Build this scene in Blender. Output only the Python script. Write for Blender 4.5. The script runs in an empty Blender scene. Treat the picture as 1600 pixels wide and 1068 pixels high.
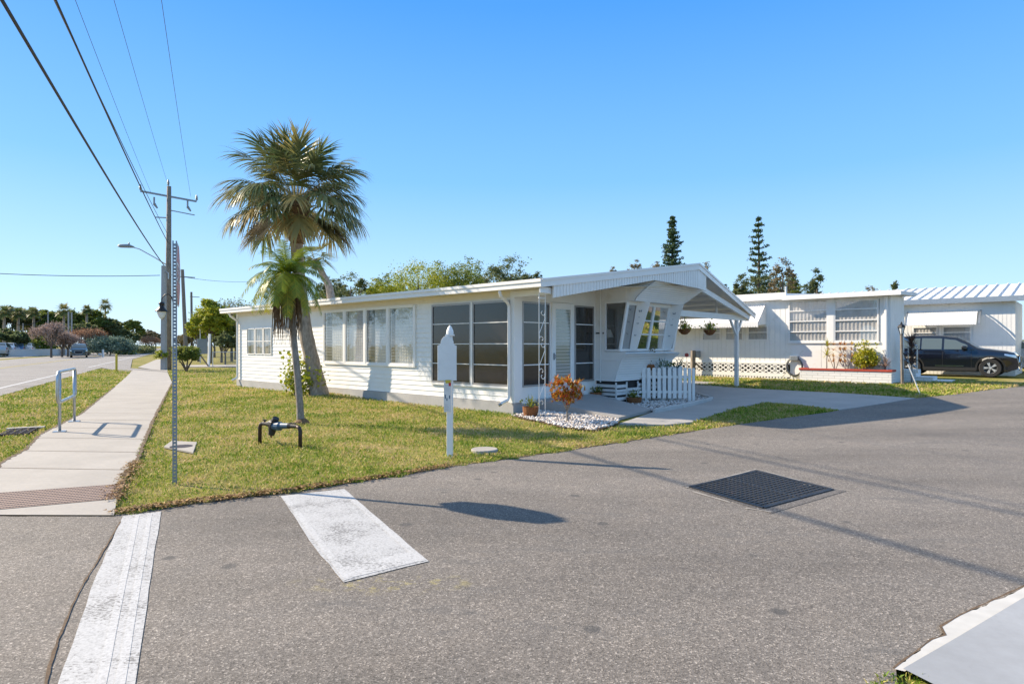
import bpy, bmesh, math, random
import numpy as np
from mathutils import Vector, Matrix
R = math.radians
rnd = random.Random(7)
S = bpy.context.scene
COL = S.collection
FOC, CH, HOR = 977.0, 1.65, 540.0
ANG = R(47.3)
CX, CY = 0.05, 15.35
VX, VY = math.cos(ANG), math.sin(ANG)
UX, UY = -VY, VX

def sm(a, b, x):
    t = np.clip((x - a) / (b - a), 0, 1)
    return t * t * (3 - 2 * t)
def gz(X, Y):
    s = (X - CX) * VX + (Y - CY) * VY
    z = 0.26 * sm(5, 15, s) * sm(1.0, 6.0, X)
    d2 = (X + 6.2) ** 2 + (Y - 20.0) ** 2
    return z + 0.10 * np.exp(-d2 / 2.2)
def P(px, py, it=12):
    z = 0.0
    for _ in range(it):
        Y = FOC * (CH - z) / (py - HOR); X = (px - 800) / FOC * Y
        z = 0.5 * z + 0.5 * float(gz(X, Y))
    return (X, Y)
def at(px, py, Y):
    return Vector(((px - 800) / FOC * Y, Y, CH + (HOR - py) / FOC * Y))
def L2W(x, y): return (CX + x * VX + y * UX, CY + x * VY + y * UY)

# ------------------------------------------------------------------ objects
def tag(o, label=None, cat=None, group=None, kind=None):
    if label: o['label'] = label
    if cat: o['category'] = cat
    if group: o['group'] = group
    if kind: o['kind'] = kind
    return o
def empty(name, loc=(0, 0, 0), rz=0.0, label=None, cat=None, group=None):
    o = bpy.data.objects.new(name, None); COL.objects.link(o)
    o.location = loc; o.rotation_euler = (0, 0, rz); o.empty_display_size = 0.2
    return tag(o, label, cat, group)
def link_mesh(name, me, mat, parent=None, smooth=False):
    o = bpy.data.objects.new(name, me); COL.objects.link(o)
    if parent is not None: o.parent = parent
    mats = mat if isinstance(mat, (list, tuple)) else [mat]
    for m in mats: me.materials.append(m)
    if smooth:
        me.polygons.foreach_set('use_smooth', [True] * len(me.polygons))
    return o
def kids(o): return [c for c in bpy.data.objects if c.parent == o]
def copy_tree(o, parent=None):
    c = o.copy(); COL.objects.link(c); c.parent = parent
    for ch in kids(o): copy_tree(ch, c)
    return c

class MB:
    def __init__(s): s.v = []; s.f = []; s.m = []
    def face(s, pts, m=0):
        n = len(s.v); s.v += [tuple(p) for p in pts]; s.f.append(tuple(range(n, n + len(pts)))); s.m.append(m)
    def box(s, x0, x1, y0, y1, z0, z1, m=0, M=None):
        p = [(x0,y0,z0),(x1,y0,z0),(x1,y1,z0),(x0,y1,z0),(x0,y0,z1),(x1,y0,z1),(x1,y1,z1),(x0,y1,z1)]
        s.hexa(p, m, M); return s
    def hexa(s, p, m=0, M=None):
        if M is not None: p = [tuple(M @ Vector(q)) for q in p]
        n = len(s.v); s.v += [tuple(q) for q in p]
        for f in ((3,2,1,0),(4,5,6,7),(0,1,5,4),(1,2,6,5),(2,3,7,6),(3,0,4,7)):
            s.f.append(tuple(n + i for i in f)); s.m.append(m)
    def bar(s, a, b, w, h=None, m=0, up=(0, 0, 1)):
        h = w if h is None else h
        a = Vector(a); b = Vector(b); d = (b - a).normalized(); up = Vector(up)
        sd = d.cross(up)
        if sd.length < 1e-4: sd = d.cross(Vector((0, 1, 0)))
        sd.normalize(); u2 = sd.cross(d).normalized()
        sd *= w / 2; u2 *= h / 2
        s.hexa([a-sd-u2, a+sd-u2, b+sd-u2, b-sd-u2, a-sd+u2, a+sd+u2, b+sd+u2, b-sd+u2], m)
    def tube(s, pts, r, n=8, m=0, cap=True):
        pts = [Vector(p) for p in pts]
        rr = r if isinstance(r, (list, tuple)) else [r] * len(pts)
        base = len(s.v); prev = None
        for i, p in enumerate(pts):
            if i == 0: d = pts[1] - p
            elif i == len(pts) - 1: d = p - pts[i - 1]
            else: d = pts[i + 1] - pts[i - 1]
            d.normalize()
            if prev is None:
                a = d.cross(Vector((0, 0, 1)))
                if a.length < 1e-3: a = d.cross(Vector((1, 0, 0)))
            else: a = prev - d * prev.dot(d)
            a.normalize(); prev = a; b = d.cross(a)
            for k in range(n):
                t = 2 * math.pi * k / n
                s.v.append(tuple(p + (a * math.cos(t) + b * math.sin(t)) * rr[i]))
        for i in range(len(pts) - 1):
            for k in range(n):
                k2 = (k + 1) % n
                s.f.append((base+i*n+k, base+i*n+k2, base+(i+1)*n+k2, base+(i+1)*n+k)); s.m.append(m)
        if cap:
            s.f.append(tuple(base + k for k in range(n))[::-1]); s.m.append(m)
            q = base + (len(pts) - 1) * n
            s.f.append(tuple(q + k for k in range(n))); s.m.append(m)
        return s
    def lathe(s, prof, n=20, c=(0, 0, 0), m=0):
        base = len(s.v)
        for r, z in prof:
            for k in range(n):
                t = 2 * math.pi * k / n
                s.v.append((c[0] + r * math.cos(t), c[1] + r * math.sin(t), c[2] + z))
        for i in range(len(prof) - 1):
            for k in range(n):
                k2 = (k + 1) % n
                s.f.append((base+i*n+k, base+i*n+k2, base+(i+1)*n+k2, base+(i+1)*n+k)); s.m.append(m)
        return s
    def prism(s, outline, axis, a, b, m=0):
        # outline: 2D list; axis 'x','y' or 'z' = extrusion axis between a and b
        def mk(u, w, t):
            return {'x': (t, u, w), 'y': (u, t, w), 'z': (u, w, t)}[axis]
        n = len(s.v); k = len(outline)
        s.v += [mk(u, w, a) for u, w in outline] + [mk(u, w, b) for u, w in outline]
        s.f.append(tuple(n + i for i in range(k))[::-1]); s.m.append(m)
        s.f.append(tuple(n + k + i for i in range(k))); s.m.append(m)
        for i in range(k):
            j = (i + 1) % k
            s.f.append((n+i, n+j, n+k+j, n+k+i)); s.m.append(m)
        return s
    def build(s, name, mat, parent=None, smooth=False, bevel=0, loc=None):
        me = bpy.data.meshes.new(name); me.from_pydata(s.v, [], s.f)
        me.polygons.foreach_set('material_index', s.m)
        bm = bmesh.new(); bm.from_mesh(me)
        bmesh.ops.recalc_face_normals(bm, faces=bm.faces)
        bm.to_mesh(me); bm.free()
        me.update()
        o = link_mesh(name, me, mat, parent, smooth)
        if loc: o.location = loc
        if bevel:
            md = o.modifiers.new('bevel', 'BEVEL'); md.width = bevel; md.segments = 2; md.limit_method = 'ANGLE'
        return o

def np_mesh(name, V, F, mat, parent=None, tint=None, smooth=False):
    """V (n,3) F (m,k) constant k"""
    V = np.asarray(V, dtype=np.float32); F = np.asarray(F, dtype=np.int32)
    me = bpy.data.meshes.new(name)
    me.vertices.add(len(V)); me.vertices.foreach_set('co', V.ravel())
    k = F.shape[1]
    me.loops.add(F.size); me.loops.foreach_set('vertex_index', F.ravel())
    me.polygons.add(len(F)); me.polygons.foreach_set('loop_start', np.arange(0, F.size, k, dtype=np.int32))
    me.update(calc_edges=True)
    if tint is not None:
        a = me.attributes.new('tint', 'FLOAT', 'POINT'); a.data.foreach_set('value', np.asarray(tint, dtype=np.float32))
    return link_mesh(name, me, mat, parent, smooth)

# ------------------------------------------------------------------ materials
def nt(name):
    m = bpy.data.materials.new(name); m.use_nodes = True
    t = m.node_tree; b = t.nodes['Principled BSDF']
    return m, t, b
def N(t, typ, **kw):
    n = t.nodes.new(typ)
    for k, v in kw.items(): setattr(n, k, v)
    return n
def noise(t, scale, detail=4, rough=.55, coord=None, vec=None):
    n = N(t, 'ShaderNodeTexNoise'); n.inputs['Scale'].default_value = scale
    n.inputs['Detail'].default_value = detail; n.inputs['Roughness'].default_value = rough
    if coord is not None: t.links.new(coord, n.inputs['Vector'])
    return n.outputs['Fac']
def ramp(t, fac, stops):
    r = N(t, 'ShaderNodeValToRGB'); e = r.color_ramp.elements
    while len(e) < len(stops): e.new(.5)
    for i, (p, c) in enumerate(stops):
        e[i].position = p; e[i].color = (c[0], c[1], c[2], 1) if isinstance(c, (list, tuple)) else (c, c, c, 1)
    t.links.new(fac, r.inputs['Fac']); return r.outputs['Color']
def mix(t, fac, a, b, mode='MIX'):
    n = N(t, 'ShaderNodeMix', data_type='RGBA', blend_type=mode)
    for s, v in ((n.inputs[0], fac), (n.inputs[6], a), (n.inputs[7], b)):
        if isinstance(v, (int, float)): s.default_value = v if s.type == 'VALUE' else (v, v, v, 1)
        elif isinstance(v, (list, tuple)): s.default_value = (*v[:3], 1)
        else: t.links.new(v, s)
    return n.outputs[2]
def math_n(t, op, a, b=None, clamp=False):
    n = N(t, 'ShaderNodeMath', operation=op); n.use_clamp = clamp
    for s, v in ((n.inputs[0], a), (n.inputs[1], b)):
        if v is None: continue
        if isinstance(v, (int, float)): s.default_value = v
        else: t.links.new(v, s)
    return n.outputs[0]
def bump(t, b, h, strength=.3, dist=.02):
    n = N(t, 'ShaderNodeBump'); n.inputs['Strength'].default_value = strength; n.inputs['Distance'].default_value = dist
    t.links.new(h, n.inputs['Height']); t.links.new(n.outputs[0], b.inputs['Normal'])
def pos(t): return N(t, 'ShaderNodeNewGeometry').outputs['Position']
def obj(t): return N(t, 'ShaderNodeTexCoord').outputs['Object']
def simple(name, col, rough=.6, metal=0, var=.12, scale=6, bmp=0, bscale=60, spec=None, coord='obj', dirt=None):
    m, t, b = nt(name); c = obj(t) if coord == 'obj' else pos(t)
    f = noise(t, scale, 6, .6, c)
    lo = [x * (1 - var) for x in col]; hi = [min(1, x * (1 + var * .6)) for x in col]
    o = ramp(t, f, [(.3, lo), (.7, hi)])
    if dirt:
        f2 = noise(t, dirt[1], 8, .7, c)
        o = mix(t, ramp(t, f2, [(dirt[2], 0), (dirt[2] + .15, 1)]), o, dirt[0])
    t.links.new(o, b.inputs['Base Color'])
    b.inputs['Roughness'].default_value = rough; b.inputs['Metallic'].default_value = metal
    if spec is not None: b.inputs['Specular IOR Level'].default_value = spec
    if bmp: bump(t, b, noise(t, bscale, 5, .6, c), bmp, .01)
    return m
def leafmat(name, c1, c2, c3, rough=.55, transl=.3):
    m, t, b = nt(name)
    a = N(t, 'ShaderNodeAttribute', attribute_name='tint')
    col = ramp(t, a.outputs['Fac'], [(0, c1), (.5, c2), (1, c3)])
    f = noise(t, 1.3, 3, .5, obj(t))
    col = mix(t, ramp(t, f, [(.35, 0), (.7, .35)]), col, c3)
    t.links.new(col, b.inputs['Base Color']); b.inputs['Roughness'].default_value = rough
    b.inputs['Specular IOR Level'].default_value = .35
    tr = N(t, 'ShaderNodeBsdfTranslucent'); t.links.new(col, tr.inputs['Color'])
    mx = N(t, 'ShaderNodeMixShader'); mx.inputs[0].default_value = transl
    t.links.new(b.outputs[0], mx.inputs[1]); t.links.new(tr.outputs[0], mx.inputs[2])
    t.links.new(mx.outputs[0], t.nodes['Material Output'].inputs['Surface'])
    return m
def glassmat(name, tint, refl, rough=.02, see=.5, dmix=.35):
    m, t, b = nt(name); t.nodes.remove(b)
    g = N(t, 'ShaderNodeBsdfGlossy'); g.inputs['Roughness'].default_value = rough; g.inputs['Color'].default_value = (.9, .93, .95, 1)
    n2 = N(t, 'ShaderNodeTexNoise'); n2.inputs['Scale'].default_value = 2.2; t.links.new(obj(t), n2.inputs['Vector'])
    bn = N(t, 'ShaderNodeBump'); bn.inputs['Strength'].default_value = .04; bn.inputs['Distance'].default_value = .05
    t.links.new(n2.outputs['Fac'], bn.inputs['Height']); t.links.new(bn.outputs[0], g.inputs['Normal'])
    tr = N(t, 'ShaderNodeBsdfTransparent'); tr.inputs['Color'].default_value = (see, see, see, 1)
    d = N(t, 'ShaderNodeBsdfDiffuse'); d.inputs['Color'].default_value = (*tint, 1)
    m1 = N(t, 'ShaderNodeMixShader'); m1.inputs[0].default_value = dmix
    t.links.new(tr.outputs[0], m1.inputs[1]); t.links.new(d.outputs[0], m1.inputs[2])
    fr = N(t, 'ShaderNodeLayerWeight'); fr.inputs['Blend'].default_value = .5
    fa = math_n(t, 'MULTIPLY_ADD', math_n(t, 'POWER', fr.outputs['Facing'], 3.2), .8, True)
    fa.node.inputs[2].default_value = refl + .03
    m2 = N(t, 'ShaderNodeMixShader'); t.links.new(fa, m2.inputs[0])
    t.links.new(m1.outputs[0], m2.inputs[1]); t.links.new(g.outputs[0], m2.inputs[2])
    t.links.new(m2.outputs[0], t.nodes['Material Output'].inputs['Surface'])
    return m

def asphalt(name, base, warm=(1.06, 1.0, .96), speck=1.0, light=.35, marks=False):
    m, t, b = nt(name); c = pos(t)
    mp = N(t, 'ShaderNodeMapping'); mp.inputs['Rotation'].default_value = (0, 0, R(-38)); mp.inputs['Scale'].default_value = (.35, 1.3, 1); t.links.new(c, mp.inputs['Vector'])
    big = noise(t, .55, 6, .62, mp.outputs[0]); mid = noise(t, 2.2, 8, .7, c)
    col = ramp(t, big, [(.32, [base*.74*w for w in warm]), (.5, [base*w for w in warm]), (.68, [base*1.24*w for w in warm])])
    col = mix(t, ramp(t, mid, [(.35, .0), (.75, .42)]), col, [base*.72, base*.69, base*.66])
    vo = N(t, 'ShaderNodeTexVoronoi'); vo.inputs['Scale'].default_value = 120; t.links.new(c, vo.inputs['Vector'])
    cr = N(t, 'ShaderNodeSeparateColor'); t.links.new(vo.outputs['Color'], cr.inputs[0])
    st = ramp(t, cr.outputs[0], [(.0, .48), (.25, .82), (.6, 1.03), (.86, 1.2), (.93, 1.8*speck), (1., 2.5*speck)])
    col = mix(t, 1.0, col, st, 'MULTIPLY')
    v2 = N(t, 'ShaderNodeTexVoronoi'); v2.inputs['Scale'].default_value = 52; t.links.new(c, v2.inputs['Vector'])
    c2 = N(t, 'ShaderNodeSeparateColor'); t.links.new(v2.outputs['Color'], c2.inputs[0])
    col = mix(t, .7, col, ramp(t, c2.outputs[1], [(0, .82), (.6, 1.0), (.93, 1.08), (1, 1.6)]), 'MULTIPLY')
    stn = noise(t, 1.1, 9, .78, mp.outputs[0])
    col = mix(t, ramp(t, stn, [(.56, 0), (.68, .6)]), col, [base*.5]*3)
    v3 = N(t, 'ShaderNodeTexVoronoi'); v3.inputs['Scale'].default_value = 1.6; t.links.new(c, v3.inputs['Vector'])
    w3 = math_n(t, 'ADD', v3.outputs['Distance'], math_n(t, 'MULTIPLY', mid, .12))
    col = mix(t, ramp(t, w3, [(.12, .65), (.17, 0)]), col, [base*.38]*3)
    if marks:
        vc = N(t, 'ShaderNodeVectorMath', operation='SUBTRACT'); t.links.new(c, vc.inputs[0]); vc.inputs[1].default_value = (-.86, 4.35, 0)
        mp2 = N(t, 'ShaderNodeMapping'); mp2.inputs['Rotation'].default_value = (0, 0, R(-22)); mp2.inputs['Scale'].default_value = (1.0, 3.2, 1); t.links.new(vc.outputs[0], mp2.inputs['Vector'])
        ln = N(t, 'ShaderNodeVectorMath', operation='LENGTH'); t.links.new(mp2.outputs[0], ln.inputs[0])
        yn = noise(t, 7, 5, .7, c)
        k = math_n(t, 'MULTIPLY', ramp(t, ln.outputs['Value'], [(.2, 1), (.75, 0)]), ramp(t, yn, [(.52, 0), (.66, .55)]))
        col = mix(t, k, col, (.50, .42, .12))
    t.links.new(col, b.inputs['Base Color']); b.inputs['Roughness'].default_value = .85
    b.inputs['Specular IOR Level'].default_value = light
    bump(t, b, vo.outputs['Distance'], .4, .005)
    return m
def concrete(name, base, tintc=(1, .98, .93), joint=None, ang=0, stain=.42):
    m, t, b = nt(name); c = pos(t)
    f = noise(t, 1.1, 8, .65, c); f2 = noise(t, 18, 6, .7, c)
    col = ramp(t, f, [(.3, [base*.86*w for w in tintc]), (.7, [base*1.1*w for w in tintc])])
    col = mix(t, ramp(t, f2, [(.4, 0), (.8, stain)]), col, [base*.66]*3)
    f3 = noise(t, 2.6, 10, .8, c)
    col = mix(t, ramp(t, f3, [(.62, 0), (.7, .5*stain*2)]), col, [base*.5, base*.48, base*.44])
    t.links.new(col, b.inputs['Base Color']); b.inputs['Roughness'].default_value = .85
    bump(t, b, f2, .15, .004)
    return m
def paintmat(name, base=.78, wear=.5):
    m, t, b = nt(name); c = pos(t)
    mp = N(t, 'ShaderNodeMapping'); mp.inputs['Scale'].default_value = (1.0, 1.7, 1); t.links.new(c, mp.inputs['Vector'])
    f = noise(t, 38, 6, .75, mp.outputs[0]); f2 = noise(t, 2.4, 5, .65, c)
    s = math_n(t, 'ADD', f, math_n(t, 'MULTIPLY', math_n(t, 'SUBTRACT', f2, .5), .5))
    k = ramp(t, s, [(wear, 0), (wear + .035, .75), (wear + .12, .9)])
    f3 = noise(t, 60, 4, .6, c)
    wht = ramp(t, f3, [(.3, [base*.70]*3), (.5, [base*.95]*3), (.7, [base*1.08]*3)])
    col = mix(t, k, wht, (.15, .145, .14))
    t.links.new(col, b.inputs['Base Color']); b.inputs['Roughness'].default_value = .7
    return m
def grassbase(name):
    m, t, b = nt(name); c = pos(t)
    f = noise(t, .55, 6, .65, c); f2 = noise(t, 7, 8, .7, c)
    col = ramp(t, f, [(.3, (.14, .18, .028)), (.47, (.27, .25, .06)), (.62, (.42, .33, .15))])
    col = mix(t, ramp(t, f2, [(.35, 0), (.7, .75)]), col, (.08, .085, .024))
    t.links.new(col, b.inputs['Base Color']); b.inputs['Roughness'].default_value = .95
    b.inputs['Specular IOR Level'].default_value = .1
    bump(t, b, f2, .6, .03)
    return m
def grassblade(name):
    m, t, b = nt(name); c = pos(t)
    a = N(t, 'ShaderNodeAttribute', attribute_name='tint').outputs['Fac']
    f = noise(t, .55, 6, .65, c)
    f5 = noise(t, 2.6, 5, .6, c)
    s = math_n(t, 'ADD', math_n(t, 'MULTIPLY', f, .75), math_n(t, 'MULTIPLY', a, .34))
    s = math_n(t, 'ADD', s, math_n(t, 'MULTIPLY', math_n(t, 'SUBTRACT', f5, .5), .5))
    col = ramp(t, s, [(.3, (.08, .17, .012)), (.43, (.17, .28, .022)), (.53, (.34, .38, .05)), (.61, (.54, .44, .16)), (.76, (.60, .45, .25))])
    t.links.new(col, b.inputs['Base Color']); b.inputs['Roughness'].default_value = .6
    b.inputs['Specular IOR Level'].default_value = .25
    tr = N(t, 'ShaderNodeBsdfTranslucent'); t.links.new(col, tr.inputs['Color'])
    mx = N(t, 'ShaderNodeMixShader'); mx.inputs[0].default_value = .3
    t.links.new(b.outputs[0], mx.inputs[1]); t.links.new(tr.outputs[0], mx.inputs[2])
    t.links.new(mx.outputs[0], t.nodes['Material Output'].inputs['Surface'])
    return m
def brickmat(name, a, b_, mort, scale=1.0, w=.4, h=.2, rough=.8):
    m, t, b = nt(name)
    br = N(t, 'ShaderNodeTexBrick'); br.inputs['Color1'].default_value = (*a, 1); br.inputs['Color2'].default_value = (*b_, 1)
    br.inputs['Mortar'].default_value = (*mort, 1); br.inputs['Scale'].default_value = scale
    br.inputs['Brick Width'].default_value = w; br.inputs['Row Height'].default_value = h; br.inputs['Mortar Size'].default_value = .008
    mp = N(t, 'ShaderNodeMapping'); mp.inputs['Rotation'].default_value = (0, R(90), 0)
    sx = N(t, 'ShaderNodeSeparateXYZ'); t.links.new(obj(t), sx.inputs[0])
    cx = N(t, 'ShaderNodeCombineXYZ'); t.links.new(math_n(t, 'ADD', sx.outputs[0], sx.outputs[1]), cx.inputs[0]); t.links.new(sx.outputs[2], cx.inputs[1])
    t.links.new(cx.outputs[0], br.inputs['Vector']); t.links.new(br.outputs['Color'], b.inputs['Base Color'])
    b.inputs['Roughness'].default_value = rough
    bump(t, b, math_n(t, 'SUBTRACT', 1.0, br.outputs['Fac']), .5, .01)
    return m
def barkmat(name, c1, c2, rings=0, scale=14):
    m, t, b = nt(name); c = obj(t)
    mp = N(t, 'ShaderNodeMapping'); mp.inputs['Scale'].default_value = (1, 1, .35 if not rings else 1.6); t.links.new(c, mp.inputs['Vector'])
    f = noise(t, scale, 8, .7, mp.outputs[0])
    h = f
    if rings:
        w = N(t, 'ShaderNodeTexWave', bands_direction='Z'); w.inputs['Scale'].default_value = rings; w.inputs['Distortion'].default_value = 3.5
        w.inputs['Detail'].default_value = 3; t.links.new(c, w.inputs['Vector'])
        h = math_n(t, 'ADD', math_n(t, 'MULTIPLY', w.outputs['Fac'], .5), math_n(t, 'MULTIPLY', f, .6))
    t.links.new(ramp(t, h, [(.3, c1), (.7, c2)]), b.inputs['Base Color'])
    b.inputs['Roughness'].default_value = .9; bump(t, b, h, .8, .03)
    return m

M = {}
M['siding'] = simple('white_siding', (.82, .81, .78), .45, var=.05, scale=2, dirt=((.66, .64, .58), 1.6, .60))
M['white'] = simple('white_paint', (.82, .81, .78), .4, var=.04, scale=3, dirt=((.6, .58, .54), 3, .7))
M['trim'] = simple('white_metal_trim', (.82, .81, .79), .35, var=.03, scale=2)
M['soffit'] = simple('cream_soffit', (.78, .72, .60), .6, var=.04)
M['greywhite'] = simple('aged_white_boards', (.66, .66, .65), .6, var=.12, scale=8, dirt=((.35, .34, .32), 6, .66))
M['found'] = concrete('foundation_concrete', .42, (1, .98, .96))
M['roof'] = simple('white_roof_coating', (.78, .77, .75), .6, var=.06, scale=1.5)
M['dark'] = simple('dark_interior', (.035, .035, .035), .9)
M['interior'] = simple('interior_wall', (.36, .33, .29), .9)
M['screenglass'] = glassmat('vinyl_screen', (.06, .044, .035), .03, .10, .12)
M['glass'] = glassmat('window_glass', (.03, .035, .035), .10, .015, .92, .06)
M['jpane'] = glassmat('jalousie_pane', (.42, .46, .5), .13, .03, .95, .16)
M['doorpane'] = glassmat('door_jalousie_pane', (.40, .45, .41), .06, .06, .7, .6)
M['bayglass'] = glassmat('bay_window_glass', (.02, .022, .022), .42, .01, .7)
M['blind'] = simple('white_blinds', (.80, .80, .80), .6, var=.05)
M['curtain'] = simple('grey_curtain', (.68, .66, .63), .9, var=.1, scale=12)
M['alum'] = simple('aluminium_frame', (.62, .62, .61), .35, metal=.3, var=.04)
M['bronze'] = simple('grey_aluminium_frame', (.34, .33, .33), .4, metal=.5, var=.06)
M['asphalt'] = asphalt('asphalt_aged', .168, (1.14, 1.01, .88), .9, marks=True)
M['asphalt2'] = asphalt('asphalt_street', .27, (1.06, 1.0, .95), .5)
M['sidewalk'] = concrete('sidewalk_concrete', .37, (1.04, .96, .86))
M['drive'] = concrete('driveway_concrete', .38, (1.04, .99, .93))
M['pad'] = concrete('grey_painted_slab', .34, (.96, 1.0, 1.06), stain=.28)
M['kerbw'] = simple('white_painted_kerb', (.55, .53, .49), .6, var=.12, coord='pos', dirt=((.5, .47, .42), 5, .68))
M['paint'] = paintmat('worn_white_paint', .47, .54)
M['paint2'] = paintmat('fresher_white_paint', .52, .62)
M['paint3'] = paintmat('line_paint', .50, .57)
M['grass'] = grassbase('lawn_soil')
M['blade'] = grassblade('grass_blades')
M['soil'] = simple('leaf_litter_soil', (.13, .085, .05), .95, var=.5, scale=30, coord='pos', bmp=.6, bscale=40)
M['galv'] = simple('galvanised_steel', (.50, .52, .54), .38, metal=.85, var=.12, scale=14)
M['galvdark'] = simple('weathered_zinc_post', (.26, .29, .32), .5, metal=.6, var=.15, scale=20)
M['iron'] = simple('cast_iron_black', (.022, .022, .026), .5, metal=.2, var=.4, scale=12, bmp=.3)
M['wornsteel'] = simple('worn_cast_steel', (.026, .025, .025), .5, metal=.25, var=.5, scale=9, dirt=((.16, .08, .05), 5, .6), coord='pos')
M['rustpipe'] = simple('brown_iron_pipe', (.055, .035, .03), .55, metal=.3, var=.4, scale=20, dirt=((.14, .06, .03), 9, .6))
M['bluepaint'] = simple('blue_valve_paint', (.04, .10, .17), .45, var=.3, scale=18)
M['wood'] = barkmat('weathered_pole_wood', (.13, .105, .085), (.3, .26, .215), 0, 9)
M['concpole'] = concrete('pole_concrete', .38, (1, .99, .97))
M['black'] = simple('black_metal', (.015, .016, .02), .4, metal=.3)
M['wire'] = simple('black_cable', (.02, .02, .022), .6)
M['rubber'] = simple('tyre_rubber', (.022, .022, .024), .85, bmp=.2)
M['yellow'] = simple('yellow_marker', (.58, .45, .04), .5)
M['red'] = simple('red_brick_coping', (.42, .055, .03), .7, var=.2, scale=8)
M['signred'] = simple('stop_sign_red', (.5, .02, .02), .35, var=.05)
M['signgreen'] = simple('sign_green', (.01, .17, .10), .4)
M['orange'] = simple('cone_orange', (.7, .16, .02), .5)
M['whitebrick'] = brickmat('white_painted_block', (.78, .77, .76), (.72, .72, .71), (.5, .5, .49), 1, .4, .1)
M['palmbark'] = barkmat('palm_trunk_grey', (.16, .13, .10), (.46, .38, .30), 0, 16)
M['smallbark'] = barkmat('thin_palm_trunk', (.14, .12, .105), (.38, .34, .30), 0, 26)
M['boots'] = simple('palm_boot_fibre', (.19, .115, .06), .95, var=.6, scale=18, bmp=.6)
M['bark'] = barkmat('tree_bark', (.06, .05, .04), (.2, .165, .13), 0, 6)
M['straw'] = simple('dead_frond_brown', (.16, .10, .055), .95, var=.5, scale=20)
M['coco'] = simple('coco_liner', (.25, .10, .035), .95, var=.5, scale=40, bmp=.8, bscale=90)
M['signwhite'] = simple('weathered_sign_white', (.74, .75, .73), .5, var=.06, scale=5, dirt=((.52, .52, .46), 9, .64))
M['stone'] = simple('white_gravel', (.62, .58, .54), .8, var=.3, scale=3, coord='obj')
M['edging'] = concrete('edging_concrete', .5)
M['tactile'] = simple('brick_red_tactile', (.27, .19, .155), .8, var=.15, scale=9, coord='pos')
M['hose'] = simple('garden_hose', (.10, .11, .11), .5)
M['hose2'] = simple('pale_hose', (.42, .40, .34), .5)
M['palmleaf'] = leafmat('sabal_leaf', (.06, .11, .045), (.13, .19, .07), (.46, .32, .12), .36, .3)
M['smallleaf'] = leafmat('pygmy_palm_leaf', (.05, .12, .012), (.14, .24, .02), (.42, .34, .03), .42, .35)
M['gleaf'] = leafmat('green_leaf', (.07, .12, .025), (.15, .21, .04), (.30, .30, .06), .55, .45)
M['brightleaf'] = leafmat('bright_leaf', (.14, .21, .02), (.32, .37, .03), (.52, .46, .05))
M['darkleaf'] = leafmat('dark_leaf', (.06, .095, .045), (.115, .155, .065), (.23, .24, .10), .55, .5)
M['duskleaf'] = leafmat('dusky_leaf', (.13, .13, .08), (.24, .215, .13), (.34, .26, .15), .55, .45)
M['pineleaf'] = leafmat('pine_needle', (.03, .07, .035), (.055, .105, .05), (.10, .15, .06), .6, .15)
M['croton'] = leafmat('croton_leaf', (.42, .02, .02), (.55, .17, .03), (.42, .42, .05), .35, .3)
M['orangeleaf'] = leafmat('orange_ti_leaf', (.30, .08, .015), (.50, .22, .05), (.62, .42, .15), .5, .3)
M['yellowleaf'] = leafmat('yellow_bush_leaf', (.10, .17, .012), (.38, .38, .02), (.60, .50, .04), .45, .3)
M['bareleaf'] = leafmat('bare_twig_haze', (.25, .18, .15), (.38, .29, .25), (.46, .34, .29), .9, .25)
M['redleaf'] = leafmat('rust_leaf', (.30, .13, .07), (.42, .22, .13), (.46, .31, .19), .9, .2)
M['greyleaf'] = leafmat('silver_green_leaf', (.10, .15, .11), (.18, .25, .18), (.25, .31, .22), .7, .2)
M['carblack'], _t, _b = nt('black_car_paint')
_b.inputs['Base Color'].default_value = (.006, .008, .016, 1); _b.inputs['Roughness'].default_value = .2; _b.inputs['Coat Weight'].default_value = 1; _b.inputs['Coat Roughness'].default_value = .03
def carpaint(name, c, metal=.4):
    m, t, b = nt(name); b.inputs['Base Color'].default_value = (*c, 1); b.inputs['Roughness'].default_value = .3
    b.inputs['Metallic'].default_value = metal; b.inputs['Coat Weight'].default_value = .8; b.inputs['Coat Roughness'].default_value = .05
    return m
M['cargreen'] = carpaint('dark_green_car_paint', (.035, .055, .055))
M['carsilver'] = carpaint('silver_car_paint', (.42, .43, .45))
M['carwhite'] = carpaint('white_car_paint', (.75, .75, .76), 0)
M['carblue'] = carpaint('steel_blue_car_paint', (.10, .16, .26))
M['carred'] = carpaint('maroon_car_paint', (.2, .02, .02))
M['carglass'], _t, _b = nt('car_window_glass')
_b.inputs['Base Color'].default_value = (.10, .13, .13, 1); _b.inputs['Roughness'].default_value = .03; _b.inputs['Specular IOR Level'].default_value = .8; _b.inputs['Coat Weight'].default_value = .6
M['carplastic'] = simple('black_plastic', (.02, .02, .022), .6)
M['chrome'] = simple('chrome', (.75, .76, .78), .12, metal=1, var=.02)
M['rimsilver'] = simple('silver_rim', (.55, .56, .58), .25, metal=.4, var=.02)
M['lamp'] = simple('headlight_lens', (.7, .72, .75), .08, metal=.6, var=.2, scale=20)
M['tail'] = simple('tail_light', (.35, .01, .01), .2)
M['flyer'] = simple('paper_flyer', (.72, .70, .66), .7, var=.06)
M['frost'] = simple('frosted_lamp_glass', (.7, .72, .72), .15)

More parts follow.
